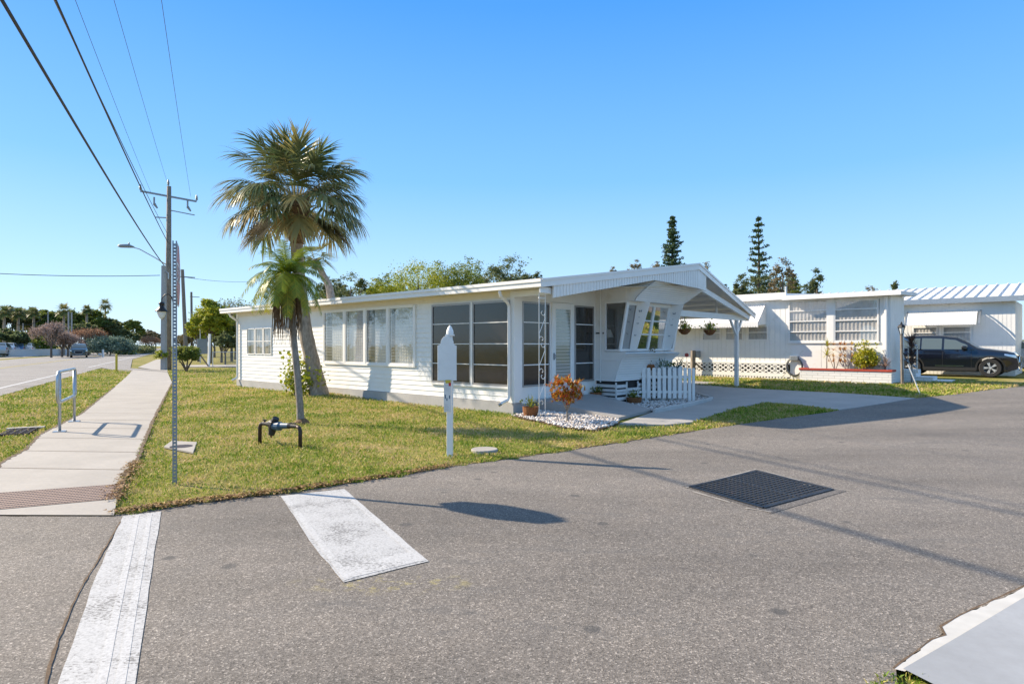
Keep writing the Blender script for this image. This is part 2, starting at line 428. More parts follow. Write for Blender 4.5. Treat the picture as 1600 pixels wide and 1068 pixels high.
# ------------------------------------------------------------------ world, sun, camera
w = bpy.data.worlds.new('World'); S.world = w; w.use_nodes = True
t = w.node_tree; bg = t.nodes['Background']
SE, SAZ = R(31.0), math.atan2(-.944, .329)   # sun stands towards (-.944,.329)
sky = t.nodes.new('ShaderNodeTexSky'); sky.sky_type = 'NISHITA'; sky.sun_disc = False
sky.sun_elevation = SE; sky.sun_rotation = SAZ
sky.air_density = 1.0; sky.dust_density = .25; sky.ozone_density = 3.2; sky.altitude = 0
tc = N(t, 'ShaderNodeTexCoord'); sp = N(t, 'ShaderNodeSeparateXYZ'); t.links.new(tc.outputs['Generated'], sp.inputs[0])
grad = ramp(t, sp.outputs[2], [(0, (3.2, 4.3, 5.2)), (.07, (2.6, 4.0, 5.3)), (.25, (1.1, 2.75, 5.2)), (.48, (.36, 1.75, 4.8)), (.64, (1.1, 2.1, 3.9)), (1, (2.3, 2.8, 3.4))])  # overhead stops, out of view, are brightened as added fill for shaded walls
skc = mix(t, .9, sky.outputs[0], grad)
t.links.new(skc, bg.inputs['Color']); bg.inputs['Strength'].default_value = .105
sd = bpy.data.lights.new('sun', 'SUN'); sd.energy = 4.3; sd.angle = R(.55); sd.color = (1.0, .85, .65)
so = bpy.data.objects.new('sun', sd); COL.objects.link(so)
dirv = Vector((.944 * math.cos(SE), -.329 * math.cos(SE), -math.sin(SE)))
so.rotation_euler = dirv.to_track_quat('-Z', 'Y').to_euler(); so.location = (-30, 20, 40)
cd = bpy.data.cameras.new('camera'); cam = bpy.data.objects.new('camera', cd); COL.objects.link(cam)
cam.location = (0, 0, CH); cam.rotation_euler = (R(90), 0, 0)
cd.sensor_width = 36; cd.lens = FOC / 1600 * 36; cd.shift_y = 6 / 1600; cd.clip_end = 6000; cd.clip_start = .05
S.camera = cam
S.view_settings.view_transform = 'Standard'; S.view_settings.look = 'None'; S.view_settings.gamma = 1
S.view_settings.exposure = 1.1
S.render.engine = 'CYCLES'
S.cycles.transparent_max_bounces = 12

# ------------------------------------------------------------------ ground sheets
def jitter(poly, amp, step=.25, seed=1, closed=True, skip=()):
    r = random.Random(seed); out = []
    n = len(poly)
    for i in range(n):
        a = Vector(poly[i]).to_2d(); b = Vector(poly[(i + 1) % n]).to_2d()
        out.append(tuple(a))
        if i in skip: continue
        k = int((b - a).length / step)
        if k > 60: continue
        nn = Vector((-(b - a).y, (b - a).x)).normalized()
        for j in range(1, k):
            q = a.lerp(b, j / k) + nn * r.uniform(-amp, amp); out.append(tuple(q))
    return out
def sheet(name, poly, off, mat, parent=None, kind='structure', cut=1.0, thick=0):
    bm = bmesh.new()
    vs = [bm.verts.new((x, y, 0)) for x, y in poly]
    f = bm.faces.new(vs)
    bmesh.ops.triangulate(bm, faces=[f])
    xs = [p[0] for p in poly]; ys = [p[1] for p in poly]
    x0, x1 = max(min(xs), 0), min(max(xs), 26); y0, y1 = max(min(ys), 5), min(max(ys), 42)
    if max(xs) > 0 and cut:
        x = x0
        while x < x1:
            bmesh.ops.bisect_plane(bm, geom=bm.verts[:] + bm.edges[:] + bm.faces[:], plane_co=(x, 0, 0), plane_no=(1, 0, 0)); x += cut
        y = y0
        while y < y1:
            bmesh.ops.bisect_plane(bm, geom=bm.verts[:] + bm.edges[:] + bm.faces[:], plane_co=(0, y, 0), plane_no=(0, 1, 0)); y += cut
    if thick:
        r = bmesh.ops.extrude_face_region(bm, geom=bm.faces[:])
        for v in r['geom']:
            if isinstance(v, bmesh.types.BMVert): v.co.z = -thick
    for v in bm.verts: v.co.z += float(gz(v.co.x, v.co.y)) + off
    bmesh.ops.recalc_face_normals(bm, faces=bm.faces)
    if not thick:
        for f in bm.faces:
            if f.normal.z < 0: f.normal_flip()
    me = bpy.data.meshes.new(name); bm.to_mesh(me); bm.free()
    o = link_mesh(name, me, mat, parent)
    if kind: o['kind'] = kind
    return o
# ground grid, one sheet to the horizon
def axis(lo, hi, far):
    a = list(np.arange(lo, hi + .01, 1.0)); b = [lo - d for d in (5, 15, 40, 100, 300, 900, far)]; c = [hi + d for d in (5, 15, 40, 100, 300, 900, far)]
    return np.array(sorted(b) + a + c)
ax = axis(-14, 30, 3500); ay = axis(-6, 44, 3500)
XX, YY = np.meshgrid(ax, ay); ZZ = gz(XX, YY) - .03
V = np.stack([XX.ravel(), YY.ravel(), ZZ.ravel()], 1); nx = len(ax)
F = [(j*nx+i, j*nx+i+1, (j+1)*nx+i+1, (j+1)*nx+i) for j in range(len(ay)-1) for i in range(nx-1)]
g0 = np_mesh('ground', V, F, M['grass'], smooth=True); g0['kind'] = 'structure'

MD = Vector((-.468, .884)); MN = Vector((.884, .468))   # main road direction / its right normal
ml = Vector((-20.0, 24.43))                              # a point on the near white edge line
def rd(s, o): q = ml + MD * s + MN * o; return (q.x, q.y)
# side street upper (lawn) edge from photograph points
edge_px = [(183, 802), (300, 786), (440, 770), (560, 752), (700, 729), (830, 711), (960, 692), (1085, 673), (1200, 656), (1310, 641), (1430, 622)]
edge = [P(*q) for q in edge_px]
edge += [P(1500, 615), P(1560, 607), P(1640, 600), (30, 29.5)]
sw_end = [rd(-16.5, -.2), P(-60, 823), (-5.35, 6.05), P(175, 805)]
road = [tuple(rd(-16, .3))] + [(-5.6, 6.08), P(178, 806)] + edge + [(34, 20), (14, 6), (3.8, 4.45)] + [P(1606, 916), P(1500, 968), P(1400, 1046), (1.2, 1.5), (1.2, -12), tuple(rd(-45, .3))]
sheet('road', jitter(road, .015, .12, 3, skip=(0, len(edge)+3, len(edge)+4, len(edge)+5, len(edge)+9, len(edge)+10, len(edge)+11, len(edge)+12)), 0.0, M['asphalt'])
sheet('main_road', [rd(-60, .95), rd(-16, .95), rd(420, .95), rd(420, -12), rd(-60, -12)], -.006, M['asphalt2'], cut=0)
# main road markings
for nm, a, b, o, wd, mm in (('edge_line', -14, 17, 0, .16, 'paint2'), ('edge_line', 26, 160, 0, .16, 'paint2'), ('edge_line', -30, 400, -11.2, .14, 'paint2')):
    sheet(nm, [rd(a, o - wd / 2), rd(a, o + wd / 2), rd(b, o + wd / 2), rd(b, o - wd / 2)], .0, M[mm], cut=0)
for o in (-5.4, -5.7):
    sheet('centre_line', [rd(-30, o - .05), rd(-30, o + .05), rd(400, o + .05), rd(400, o - .05)], .0, M['yellow'], cut=0)
# far verge path and verges
sheet('far_path', [rd(20, -15.5), rd(20, -14), rd(120, -14), rd(120, -15.5)], .0, M['sidewalk'], cut=0)
# sidewalk
swR = [P(178, 806), (-4.28, 6.78), (-4.9, 7.9), (-5.45, 9.1), (-8.03, 14.02), (-15.0, 27.6), P(262, 582)]
swL = [P(208, 578), P(198, 588), P(197, 592), (-16.2, 25.6), (-10.6, 15.3), (-8.75, 11.4), (-7.4, 9.2), (-6.9, 8.3), (-8.2, 6.9), (-9.6, 6.5), (-5.6, 6.08)]
swL = [P(208, 578), P(196, 590), (-16.0, 25.2), (-10.35, 15.0), (-8.75, 11.6), (-7.7, 9.9), (-7.15, 8.75), (-6.75, 8.15), (-7.6, 7.1), (-8.4, 6.1)]
sheet('sidewalk', swR + swL + [(-5.6, 6.08)], .012, M['sidewalk'], cut=0)
# slab joints as thin dark grooves
for i, s in enumerate(np.arange(-13.6, 20, 1.55)):
    c = ml + MD * s
    a = c + MN * (7.8 + .0 * s); 
    # line between sidewalk edges
    tt = (s + 16.6) / 34
    L = Vector(( -7.0, 8.4)) + MD * (i * 1.55); Rr = Vector((-5.0, 8.25)) + MD * (i * 1.55)
    sheet('sidewalk_joint', [tuple(L), tuple(Rr), tuple(Rr + MD * .018), tuple(L + MD * .018)], .0165, M['soil'], cut=0)
# far side path crossing continues
sheet('far_sidewalk', [P(215, 574), P(262, 580), P(258, 560), P(243, 562)], .012, M['sidewalk'], cut=0)
sheet('side_drive', [P(196, 581), P(262, 585), P(262, 578), P(204, 575), rd(60, .9), rd(25, .9)], .008, M['asphalt2'], cut=0)
sheet('dirt_track', [P(285, 573), P(372, 573), P(400, 569), P(285, 570)], .002, M['sidewalk'], cut=0)
# driveway and walk
D1 = [P(1083, 602), P(1190, 608), P(1320, 614.5), P(1430, 622), P(1310, 640.5), P(1262, 634), P(1197, 628), P(1150, 637), P(1082, 659.5), P(1040, 664), P(968, 662), P(1020, 644), P(1108, 626), P(1075, 612)]
sheet('driveway', D1, .012, M['drive'], cut=1.0, thick=.05)
cp = [L2W(6.8, -1.9), L2W(6.8, 8), L2W(12.6, 8), L2W(12.6, -.2), P(1083, 601), P(1078, 612)]
sheet('carport_floor', [L2W(6.9, -.9), L2W(12.3, -.35), L2W(12.3, 8), L2W(6.9, 8)], .006, M['drive'], cut=1.0)
# white and grey corner slab
pd = [P(1606, 915), P(1560, 938), P(1500, 963), P(1472, 981), P(1478, 994), P(1456, 1001), P(1397, 1047)]
sheet('kerb', jitter(pd, .012, .06, 5, skip=(6,)) + [P(1414, 1051), P(1500, 1000), P(1606, 936)], .010, M['kerbw'], cut=0)
sheet('corner_slab', [P(1411, 1049), P(1500, 997), P(1606, 933), P(1720, 870), (6.3, 2.0), (3.4, .2), (2.2, 2.6)], .018, M['pad'], cut=0)
# painted markings on the side street
sheet('crosswalk_stripe', jitter([P(438, 775), P(538, 764), P(610, 826), P(670, 877), P(537, 910), P(492, 856)], .005, .21, 11), .005, M['paint'], cut=0)
sheet('crosswalk_stripe', jitter([P(192, 806), P(252, 799), P(236, 900), P(208, 1090), P(83, 1090), P(150, 900)], .005, .27, 12), .005, M['paint'], cut=0)
for a, b in (((214, 806), (150, 1080)), ((234, 803), (180, 1080))):
    sheet('stripe_line', jitter([P(a[0]-3, a[1]), P(a[0]+4, a[1]), P(b[0]+14, b[1]), P(b[0]-4, b[1])], .002, .33, 13), .007, M['paint3'], cut=0)
b4 = [P(438, 775), P(538, 764), P(670, 877), P(537, 910)]
def b4p(u, v):
    A_, B_, C_, D_ = [Vector(q) for q in b4]; return tuple(A_.lerp(B_, u).lerp(D_.lerp(C_, u), v))
for u0, u1, v0, v1 in ((.015, .10, .01, .99), (.90, .985, .01, .99), (.10, .90, .90, .985)):
    sheet('stripe_line', [b4p(u0, v0), b4p(u1, v0), b4p(u1, v1), b4p(u0, v1)], .0072, M['paint3'], cut=0)
SEAM = [P(188, 815), P(176, 836), P(150, 880), P(130, 912), P(113, 945), P(104, 968), P(90, 1000), P(78, 1040), P(70, 1078)]
sheet('asphalt_patch', [P(1068, 760), P(1178, 733), P(1322, 767), P(1205, 802)], .004, asphalt('asphalt_patch_mat', .13, (1.1, 1, .92)), cut=0)

# ------------------------------------------------------------------ lawns: blades
def pip(X, Y, poly):
    ins = np.zeros(X.shape, bool); n = len(poly); j = n - 1
    for i in range(n):
        xi, yi = poly[i]; xj, yj = poly[j]
        c = ((yi > Y) != (yj > Y)) & (X < (xj - xi) * (Y - yi) / (yj - yi + 1e-12) + xi)
        ins ^= c; j = i
    return ins
bed1 = [L2W(.02, -.35), P(800, 650), P(838, 658), P(880, 668), P(928, 673), P(968, 662), P(966, 656), P(860, 632), L2W(1.0, -.05)]
bed2 = [P(955, 636), P(1020, 643), P(1108, 624), P(1095, 617), P(1003, 617), L2W(3.4, -.7)]
lawn = [P(183, 800)] + edge[1:8] + [P(1082, 660), P(1040, 665), P(968, 664), P(928, 674), P(880, 669), P(838, 659), P(800, 651), L2W(-.02, -.1), L2W(-.02, 16), P(372, 575), P(262, 578), P(262, 582), (-15.0, 27.6), (-8.03, 14.02), (-5.5, 9.05), (-4.95, 7.9), (-4.4, 6.9)]
verge = [rd(-15.2, 1.0), (-9.0, 6.3), (-7.6, 7.1), (-6.75, 8.15), (-7.15, 8.75), (-7.7, 9.9), (-8.75, 11.6), (-10.35, 15.0), (-16.0, 25.2), P(196, 590), P(206, 579), rd(22, 1.0)]
wedge = [P(1085, 672), P(1082, 660.5), P(1150, 638), P(1197, 629), P(1262, 635), P(1310, 641)]
nlawn = [P(1083, 601), P(1190, 607), P(1320, 613.5), P(1430, 621), P(1500, 615), P(1574, 606), P(1600, 600), L2W(20, -6), L2W(16.2, -5.3), L2W(15.0, -5.2), L2W(15.1, -1.5), L2W(15.3, 8), L2W(12.3, 8), L2W(12.4, .2)]
tuft = [P(1398, 1050), P(1375, 1052), P(1350, 1078), P(1420, 1085), P(1450, 1062), P(1415, 1052)]
holes = [[P(254, 697), P(270, 689), P(308, 690), P(304, 708), P(258, 708)], [P(733, 706), P(742, 700), P(776, 702), P(770, 708)]]
rg = np.random.default_rng(3)
def blades(name, polys, dens_near, hgt, maxd=60, seedw=1.0, edge_h=1.0, cap=260000):
    XS = []; YS = []
    for poly in polys:
        pa = np.array(poly); x0, y0 = pa.min(0); x1, y1 = pa.max(0)
        A = (x1 - x0) * (y1 - y0)
        n = int(min(A * dens_near, 2500000))
        X = rg.uniform(x0, x1, n); Y = rg.uniform(y0, y1, n)
        d = np.hypot(X, Y)
        keep = rg.random(n) < np.clip((7.0 / np.maximum(d, 1)) ** 1.7, 0, 1)
        X, Y = X[keep], Y[keep]
        k = pip(X, Y, poly); X, Y = X[k], Y[k]
        for h in holes:
            k = ~pip(X, Y, h); X, Y = X[k], Y[k]
        XS.append(X); YS.append(Y)
    X = np.concatenate(XS); Y = np.concatenate(YS)
    pn = np.sin(X*1.7 + 2*np.sin(Y*1.1)) * np.sin(Y*2.1 + 1.6*np.sin(X*.9 + 1)) + .6*np.sin(X*5.1 + Y*3.3 + 2*np.sin(Y*4.7)) * np.sin(Y*6.3 - X*2.2)
    k = rg.random(len(X)) < np.clip(1.15 - .75*np.clip(pn - .15, 0, 1.2), .12, 1); X, Y = X[k], Y[k]
    print(name, len(X))
    n = len(X); d = np.hypot(X, Y)
    # clumping
    cl = .5 + .5 * np.sin(X * 9 + np.sin(Y * 7) * 2) * np.sin(Y * 11 + np.sin(X * 5) * 2)
    h = hgt * rg.uniform(.45, 1.15, n) * (.65 + .6 * cl) * np.clip((d / 10) ** .25, .8, 1.6)
    wd = .0042 * np.clip(d / 7, .7, 6) * rg.uniform(.7, 1.4, n)
    az = rg.uniform(0, 2 * np.pi, n); ln = h * rg.uniform(.1, 1.3, n)
    la = rg.uniform(0, 2 * np.pi, n)
    Z = gz(X, Y) - .012
    dx, dy = np.cos(az) * wd, np.sin(az) * wd
    lx, ly = np.cos(la) * ln, np.sin(la) * ln
    V = np.empty((n, 4, 3), np.float32)
    V[:, 0] = np.stack([X - dx, Y - dy, Z], 1); V[:, 1] = np.stack([X + dx, Y + dy, Z], 1)
    V[:, 2] = np.stack([X + dx * .7 + lx * .45, Y + dy * .7 + ly * .45, Z + h * .7], 1)
    V[:, 3] = np.stack([X + lx, Y + ly, Z + h], 1)
    F = np.arange(n * 4).reshape(n, 4); F = F[:, [0, 1, 2, 3]]
    tn = np.repeat(rg.random(n), 4)
    return np_mesh(name, V.reshape(-1, 3), F, M['blade'], tint=tn)
def tagstuff(o, lab, cat): return tag(o, lab, cat, kind='stuff')
tagstuff(blades('lawn_grass', [lawn], 6400, .04), 'yellow green patchy lawn grass in front of the long white wall', 'grass')
tagstuff(blades('verge_grass', [verge], 3600, .045), 'green grass strip between the sidewalk and the main road', 'grass')
tagstuff(blades('wedge_grass', [wedge], 5200, .06), 'narrow grass wedge between driveway and asphalt', 'grass')
tagstuff(blades('neighbour_grass', [nlawn], 5200, .06), 'grass in front of the neighbouring white home and planter', 'grass')
tagstuff(blades('corner_grass', [tuft], 4200, .05), 'small tuft of dry grass at the tip of the white kerb', 'grass')
sp_in = [P(*q) for q in ((186, 796), (300, 781), (440, 765), (560, 747), (700, 724), (830, 706), (960, 687), (1085, 669))]; sp_out = []
rr2 = random.Random(8)
for i_ in range(len(edge[:8]) - 1):
    a_, b_ = Vector(edge[i_]), Vector(edge[i_ + 1]); n_ = max(3, int((b_ - a_).length / .12)); d_ = (b_ - a_).normalized()
    for k_ in range(n_): q_ = a_.lerp(b_, k_ / n_) + Vector((d_.y, -d_.x)) * max(0, rr2.gauss(.02, .05)); sp_out.append((q_.x, q_.y))
tagstuff(blades('edge_grass', [sp_out + sp_in[::-1]], 9000, .05), 'ragged longer grass tufts spilling over the asphalt edge', 'grass')
# litter of dry leaves and soil along lawn / asphalt edge
def strip(name, pts, w1, w2, seed, off):
    r = random.Random(seed); A = []; B = []
    dense = []
    for i in range(len(pts) - 1):
        a = Vector(pts[i]); b = Vector(pts[i + 1]); k = max(2, int((b - a).length / .08))
        dense += [a.lerp(b, j / k) for j in range(k)]
    dense.append(Vector(pts[-1]))
    for i, p in enumerate(dense):
        d = (dense[min(i + 1, len(dense) - 1)] - dense[max(i - 1, 0)]).normalized(); nn = Vector((-d.y, d.x))
        A.append(p + nn * (w1 * r.uniform(.3, 1))); B.append(p - nn * (w2 * r.uniform(.1, 1)))
    mb = MB()
    for i in range(len(A) - 1):
        q = [A[i], B[i], B[i + 1], A[i + 1]]
        mb.face([(v.x, v.y, float(gz(v.x, v.y)) + off) for v in q])
    o = mb.build(name, M['soil']); o['kind'] = 'structure'; return o
strip('soil_edge', edge[:8], .10, .045, 4, .006)
strip('soil_edge', swR[1:6], .05, .04, 5, .0155)
strip('soil_edge', swL[::-1][1:-2], .05, .04, 6, .0158)
strip('soil_edge', [P(1397, 1047), P(1456, 1001), P(1478, 994), P(1472, 981), P(1500, 963), P(1606, 915)], .016, .004, 7, .0112)
strip('road_seam', SEAM, .011, .011, 61, .0062)
# scattered dry leaves
def litter(name, pts, n, spread, seed, label):
    r = random.Random(seed); V = []; F = []; T = []
    for i in range(n):
        k = r.randrange(len(pts) - 1); a = Vector(pts[k]); b = Vector(pts[k + 1]); p = a.lerp(b, r.random())
        x = p.x + r.gauss(0, spread); y = p.y + r.gauss(0, spread); z = float(gz(x, y)) + .02 + r.random() * .02
        s = r.uniform(.012, .032); az = r.uniform(0, 6.3); c, s_ = math.cos(az) * s, math.sin(az) * s
        b0 = len(V); V += [(x - c, y - s_, z), (x + s_ * .4, y - c * .4, z + r.uniform(0, .02)), (x + c, y + s_, z + r.uniform(-.005, .015)), (x - s_ * .4, y + c * .4, z + .008)]
        F.append((b0, b0 + 1, b0 + 2, b0 + 3)); tt = r.random(); T += [tt] * 4
    o = np_mesh(name, V, F, leafmat(name + '_mat', (.10, .05, .02), (.24, .13, .05), (.42, .28, .13), .8, .1), tint=T)
    tag(o, label, 'leaves', kind='stuff')
litter('dry_leaves', edge[:5], 1500, .05, 21, 'dry brown leaves along the lawn edge by the asphalt')
litter('fallen_leaves', [(-4.2, 6.6), (-4.7, 7.6), (-5.3, 8.8)], 500, .06, 22, 'dry leaf scraps along the sidewalk edge by the tactile pad')

# ================================================================== HOME
home = empty('mobile_home', (CX, CY, 0), ANG, 'long white lap sided mobile home with screened corner porch, curved trailer nose and open carport', 'mobile home')
def siding(name, plane, c, a0, a1, z0, z1, holes=(), course=.135, mat='siding', parent=home, sgn=-1, depth=.016, ztop=None):
    """lap siding on plane x=c or y=c (outward = sgn direction)"""
    mb = MB(); z = z0
    while z < z1 - 1e-4:
        zt = min(z + course, z1)
        cuts = sorted({z, zt} | {h[2] for h in holes if z < h[2] < zt} | {h[3] for h in holes if z < h[3] < zt})
        for k in range(len(cuts) - 1):
            za, zb = cuts[k], cuts[k + 1]; zm = (za + zb) / 2
            segs = [(a0, a1)]
            for h in holes:
                if h[2] <= zm <= h[3]:
                    ns = []
                    for s in segs:
                        if h[1] <= s[0] or h[0] >= s[1]: ns.append(s); continue
                        if s[0] < h[0]: ns.append((s[0], h[0]))
                        if h[1] < s[1]: ns.append((h[1], s[1]))
                    segs = ns
            oa = depth * (1 - (za - z) / course); ob = depth * (1 - (zb - z) / course)
            for s in segs:
                if plane == 'x':
                    q = [(c + sgn*oa, s[0], za), (c + sgn*oa, s[1], za), (c + sgn*ob, s[1], zb), (c + sgn*ob, s[0], zb)]
                    mb.face(q)
                    if k == 0: mb.face([(c + sgn*oa, s[0], za), (c + sgn*oa, s[1], za), (c, s[1], za), (c, s[0], za)])
                else:
                    q = [(s[0], c + sgn*oa, za), (s[1], c + sgn*oa, za), (s[1], c + sgn*ob, zb), (s[0], c + sgn*ob, zb)]
                    mb.face(q)
                    if k == 0: mb.face([(s[0], c + sgn*oa, za), (s[1], c + sgn*oa, za), (s[1], c, za), (s[0], c, za)])
        z = zt
    return mb.build(name, M[mat], parent)
WINX = [(13.9, 14.59), (13.2, 13.84), (12.5, 13.14)]
JAL = [(7.52, 8.71), (6.36, 7.42), (5.16, 6.26), (3.87, 5.06)]
hol = [(12.5, 14.59, 1.31, 2.35), (3.87, 8.71, 1.08, 2.80), (.11, 3.08, .62, 2.78)]
siding('wall', 'x', 0, 0, 15.55, .26, 3.0, hol)
# back and far walls, core
bk = MB(); bk.box(3.45, 9.2, 3.6, 15.5, .3, 3.3); 
bk.build('wall', M['siding'], home)
bk = MB(); bk.box(0.0, 3.45, 15.5, 15.56, .0, 3.0); bk.build('wall', M['siding'], home)
it = MB(); it.box(0.06, 3.44, 3.3, 3.36, .4, 3.0); it.box(3.38, 3.44, .08, 15.4, .4, 3.0); it.box(.06, 3.44, 9.4, 9.46, .4, 3.0)
it.build('interior_partition', M['interior'], home)
it = MB(); it.box(0.05, 3.44, .03, 15.45, .40, .46); it.build('interior_floor', M['interior'], home)
it = MB(); it.box(.9, 1.5, 1.2, 2.6, .46, 1.0); it.box(.9, 1.1, 1.2, 2.6, 1.0, 1.35); it.box(2.0, 2.9, .6, 1.5, .46, 1.15); it.build('furniture', M['interior'], home, bevel=.05)
fo = MB(); fo.box(.03, 3.44, .03, 15.5, -.05, .27); fo.build('foundation', M['found'], home)
fo = MB(); fo.box(-.05, .04, -.02, 15.5, -.05, .25); fo.build('foundation', M['found'], home)
# corner boards
cb = MB(); cb.box(-.03, .0, -.03, .10, .25, 3.02); cb.box(0, .27, -.03, 0, .25, 3.04); cb.build('corner_board', M['trim'], home)
cb = MB(); cb.box(-.03, -.001, 15.46, 15.58, .25, 2.98); cb.build('corner_board', M['trim'], home)
# frieze under the eave
fz = MB(); fz.box(-.022, .02, .10, 15.46, 2.84, 3.03); fz.build('frieze_board', M['soffit'], home)

def xwin(y0, y1, z0, z1, glass='glass', fr='alum', rails=(), back='blinds', fw=.035, x=-.02, name='window', mullv=()):
    f = MB(); d = x
    f.box(d-.025, .05, y0, y0+fw, z0, z1); f.box(d-.025, .05, y1-fw, y1, z0, z1)
    f.box(d-.0245, .05, y0+fw, y1-fw, z0, z0+fw); f.box(d-.0245, .05, y0+fw, y1-fw, z1-fw, z1)
    for r in rails: f.box(d-.022, .03, y0+fw, y1-fw, r-.014, r+.014)
    for r in mullv: f.box(d-.021, .03, r-.014, r+.014, z0+fw, z1-fw)
    w_ = f.build(name, M[fr], home)
    g = MB(); g.face([(d-.003, y0+fw, z0+fw), (d-.003, y1-fw, z0+fw), (d-.003, y1-fw, z1-fw), (d-.003, y0+fw, z1-fw)]); g.build('pane', M[glass], w_)
    if back == 'blinds':
        b = MB(); z = z0 + fw
        while z < z1 - fw:
            b.face([(.05, y0+fw, z), (.05, y1-fw, z), (.085, y1-fw, z+.042), (.085, y0+fw, z+.042)]); z += .045
        b.build('blind', M['blind'], w_)
    if back == 'jalousie':
        b = MB(); z = z0 + fw + .01
        while z < z1 - fw - .03: b.box(d-.016, d-.0045, y0+fw, y1-fw, z, z+.009); z += .094
        b.build('louvre_edge', M['jal'], w_)
        rr_ = random.Random(int(y0*100)); ga = y0 + fw; gb = y1 - fw; gap_ = rr_.choice((0, .12, .28)); b = MB(); y = ga; k = 0
        while y < gb - gap_:
            b.face([(.07+.012*(k % 2), y, z0), (.07+.012*((k+1) % 2), min(y+.06, gb-gap_), z0), (.07+.012*((k+1) % 2), min(y+.06, gb-gap_), z1), (.07+.012*(k % 2), y, z1)]); y += .06; k += 1
        b.build('curtain', M['sheer'], w_)
    return w_
M['sheer'] = simple('sheer_curtain', (.72, .73, .72), .9, var=.14, scale=5)
M['jal'] = glassmat('jalousie_glass', (.60, .64, .68), .10, .05, .85, .5)
for a, b in WINX: xwin(a, b, 1.31, 2.35, rails=(1.83,), glass='glass', fr='trim', back='curt')
for a, b in WINX:
    c = MB(); c.box(.12, .125, a, b, 1.31, 2.35); o = c.build('curtain', M['curtain'], home)
for i, (a, b) in enumerate(JAL): xwin(a, b, 1.10, 2.80, glass='jpane', fr='trim', back='jalousie', fw=.04)
fm = MB()
for y in (7.42, 6.26, 5.06): fm.box(-.055, .02, y+.001, y+.099, 1.08, 2.81)
fm.box(-.055, .02, 8.711, 8.78, 1.06, 2.82); fm.box(-.055, .02, 3.79, 3.869, 1.06, 2.82); fm.box(-.06, .0, 3.80, 8.77, 1.035, 1.099); fm.box(-.054, .0, 3.87, 8.71, 2.801, 2.839)
fm.build('window_casing', M['trim'], home)
xwin(1.50, 3.08, .64, 2.78, 'screenglass', 'bronze', rails=(1.17, 1.70, 2.24), back='', fw=.05, name='screen_window')
xwin(.11, 1.44, .64, 2.78, 'screenglass', 'bronze', rails=(1.17, 1.70, 2.24), back='', fw=.05, name='screen_window')
fm = MB(); fm.box(-.05, .02, 1.44, 1.50, .63, 2.79); fm.box(-.06, .0, .10, 3.10, .585, .638); fm.build('window_casing', M['trim'], home)
wt = MB()
for r in (1.17, 1.70, 2.24):
    wt.box(-.047, -.043, 1.55, 3.03, r-.009, r+.009); wt.box(-.047, -.043, .16, 1.39, r-.009, r+.009)
wt.build('window_rail', M['trim'], home)

# front (door) wall, plane y=0, outward -y
def ywin(x0, x1, z0, z1, y=0.0, glass='screenglass', fr='bronze', rails=(), fw=.045, name='screen_window', parent=home):
    f = MB()
    f.box(x0, x0+fw, y-.03, y+.05, z0, z1); f.box(x1-fw, x1, y-.03, y+.05, z0, z1)
    f.box(x0+fw, x1-fw, y-.029, y+.05, z0, z0+fw); f.box(x0+fw, x1-fw, y-.029, y+.05, z1-fw, z1)
    w_ = f.build(name, M[fr], parent)
    g = MB(); g.face([(x0+fw, y-.004, z0+fw), (x1-fw, y-.004, z0+fw), (x1-fw, y-.004, z1-fw), (x0+fw, y-.004, z1-fw)]); g.build('pane', M[glass], w_)
    for r in rails:
        g = MB(); g.box(x0+fw, x1-fw, y-.035, y-.007, r-.013, r+.013); g.build('rail', M['trim'], w_)
    return w_
ywin(.28, 1.36, .62, 2.76, rails=(1.17, 1.70, 2.24))
ywin(2.44, 3.34, .66, 2.76, rails=(1.17, 1.70, 2.24))
fw_ = MB()
fw_.prism([(.27, 2.80), (3.45, 2.80), (3.45, 3.52), (.27, 3.10)], 'y', 0, .05); fw_.box(.27, .28, 0, .05, .25, 2.80); fw_.box(.28, 1.36, 0, .05, .2, .62); fw_.box(1.36, 1.44, -.01, .05, .2, 2.80)
fw_.box(2.38, 2.44, -.01, .05, .2, 2.80); fw_.box(2.44, 3.34, 0, .05, .2, .66); fw_.box(3.34, 3.45, -.005, .05, .2, 2.80); fw_.box(.28, 1.36, -.001, .05, 2.76, 2.8); fw_.box(2.44, 3.34, -.001, .05, 2.76, 2.8)
fw_.build('wall', M['white'], home)
dr = MB(); dr.box(1.44, 1.60, -.035, .02, .42, 2.79); dr.box(2.24, 2.38, -.035, .02, .42, 2.79); dr.box(1.60, 2.24, -.034, .02, 2.62, 2.79); dr.box(1.60, 2.24, -.034, .02, .42, .72)
door = dr.build('door', M['white'], home, bevel=.006)
g = MB(); g.box(1.6, 2.24, -.012, -.006, .72, 2.62); g.build('pane', M['doorpane'], door)
g = MB(); z = .80
while z < 2.60: g.box(1.6, 2.24, -.022, -.013, z, z+.008); z += .088
g.build('louvre_edge', M['blind'], door)
g = MB(); g.box(1.6, 2.24, .03, .034, .72, 2.62); g.build('curtain', M['blind'], door)
g = MB(); g.box(1.49, 1.54, -.05, -.035, 1.28, 1.46); g.tube([(1.515, -.05, 1.42), (1.515, -.09, 1.42), (1.515, -.09, 1.32), (1.515, -.05, 1.32)], .008, 6); g.build('handle', M['galvdark'], door)

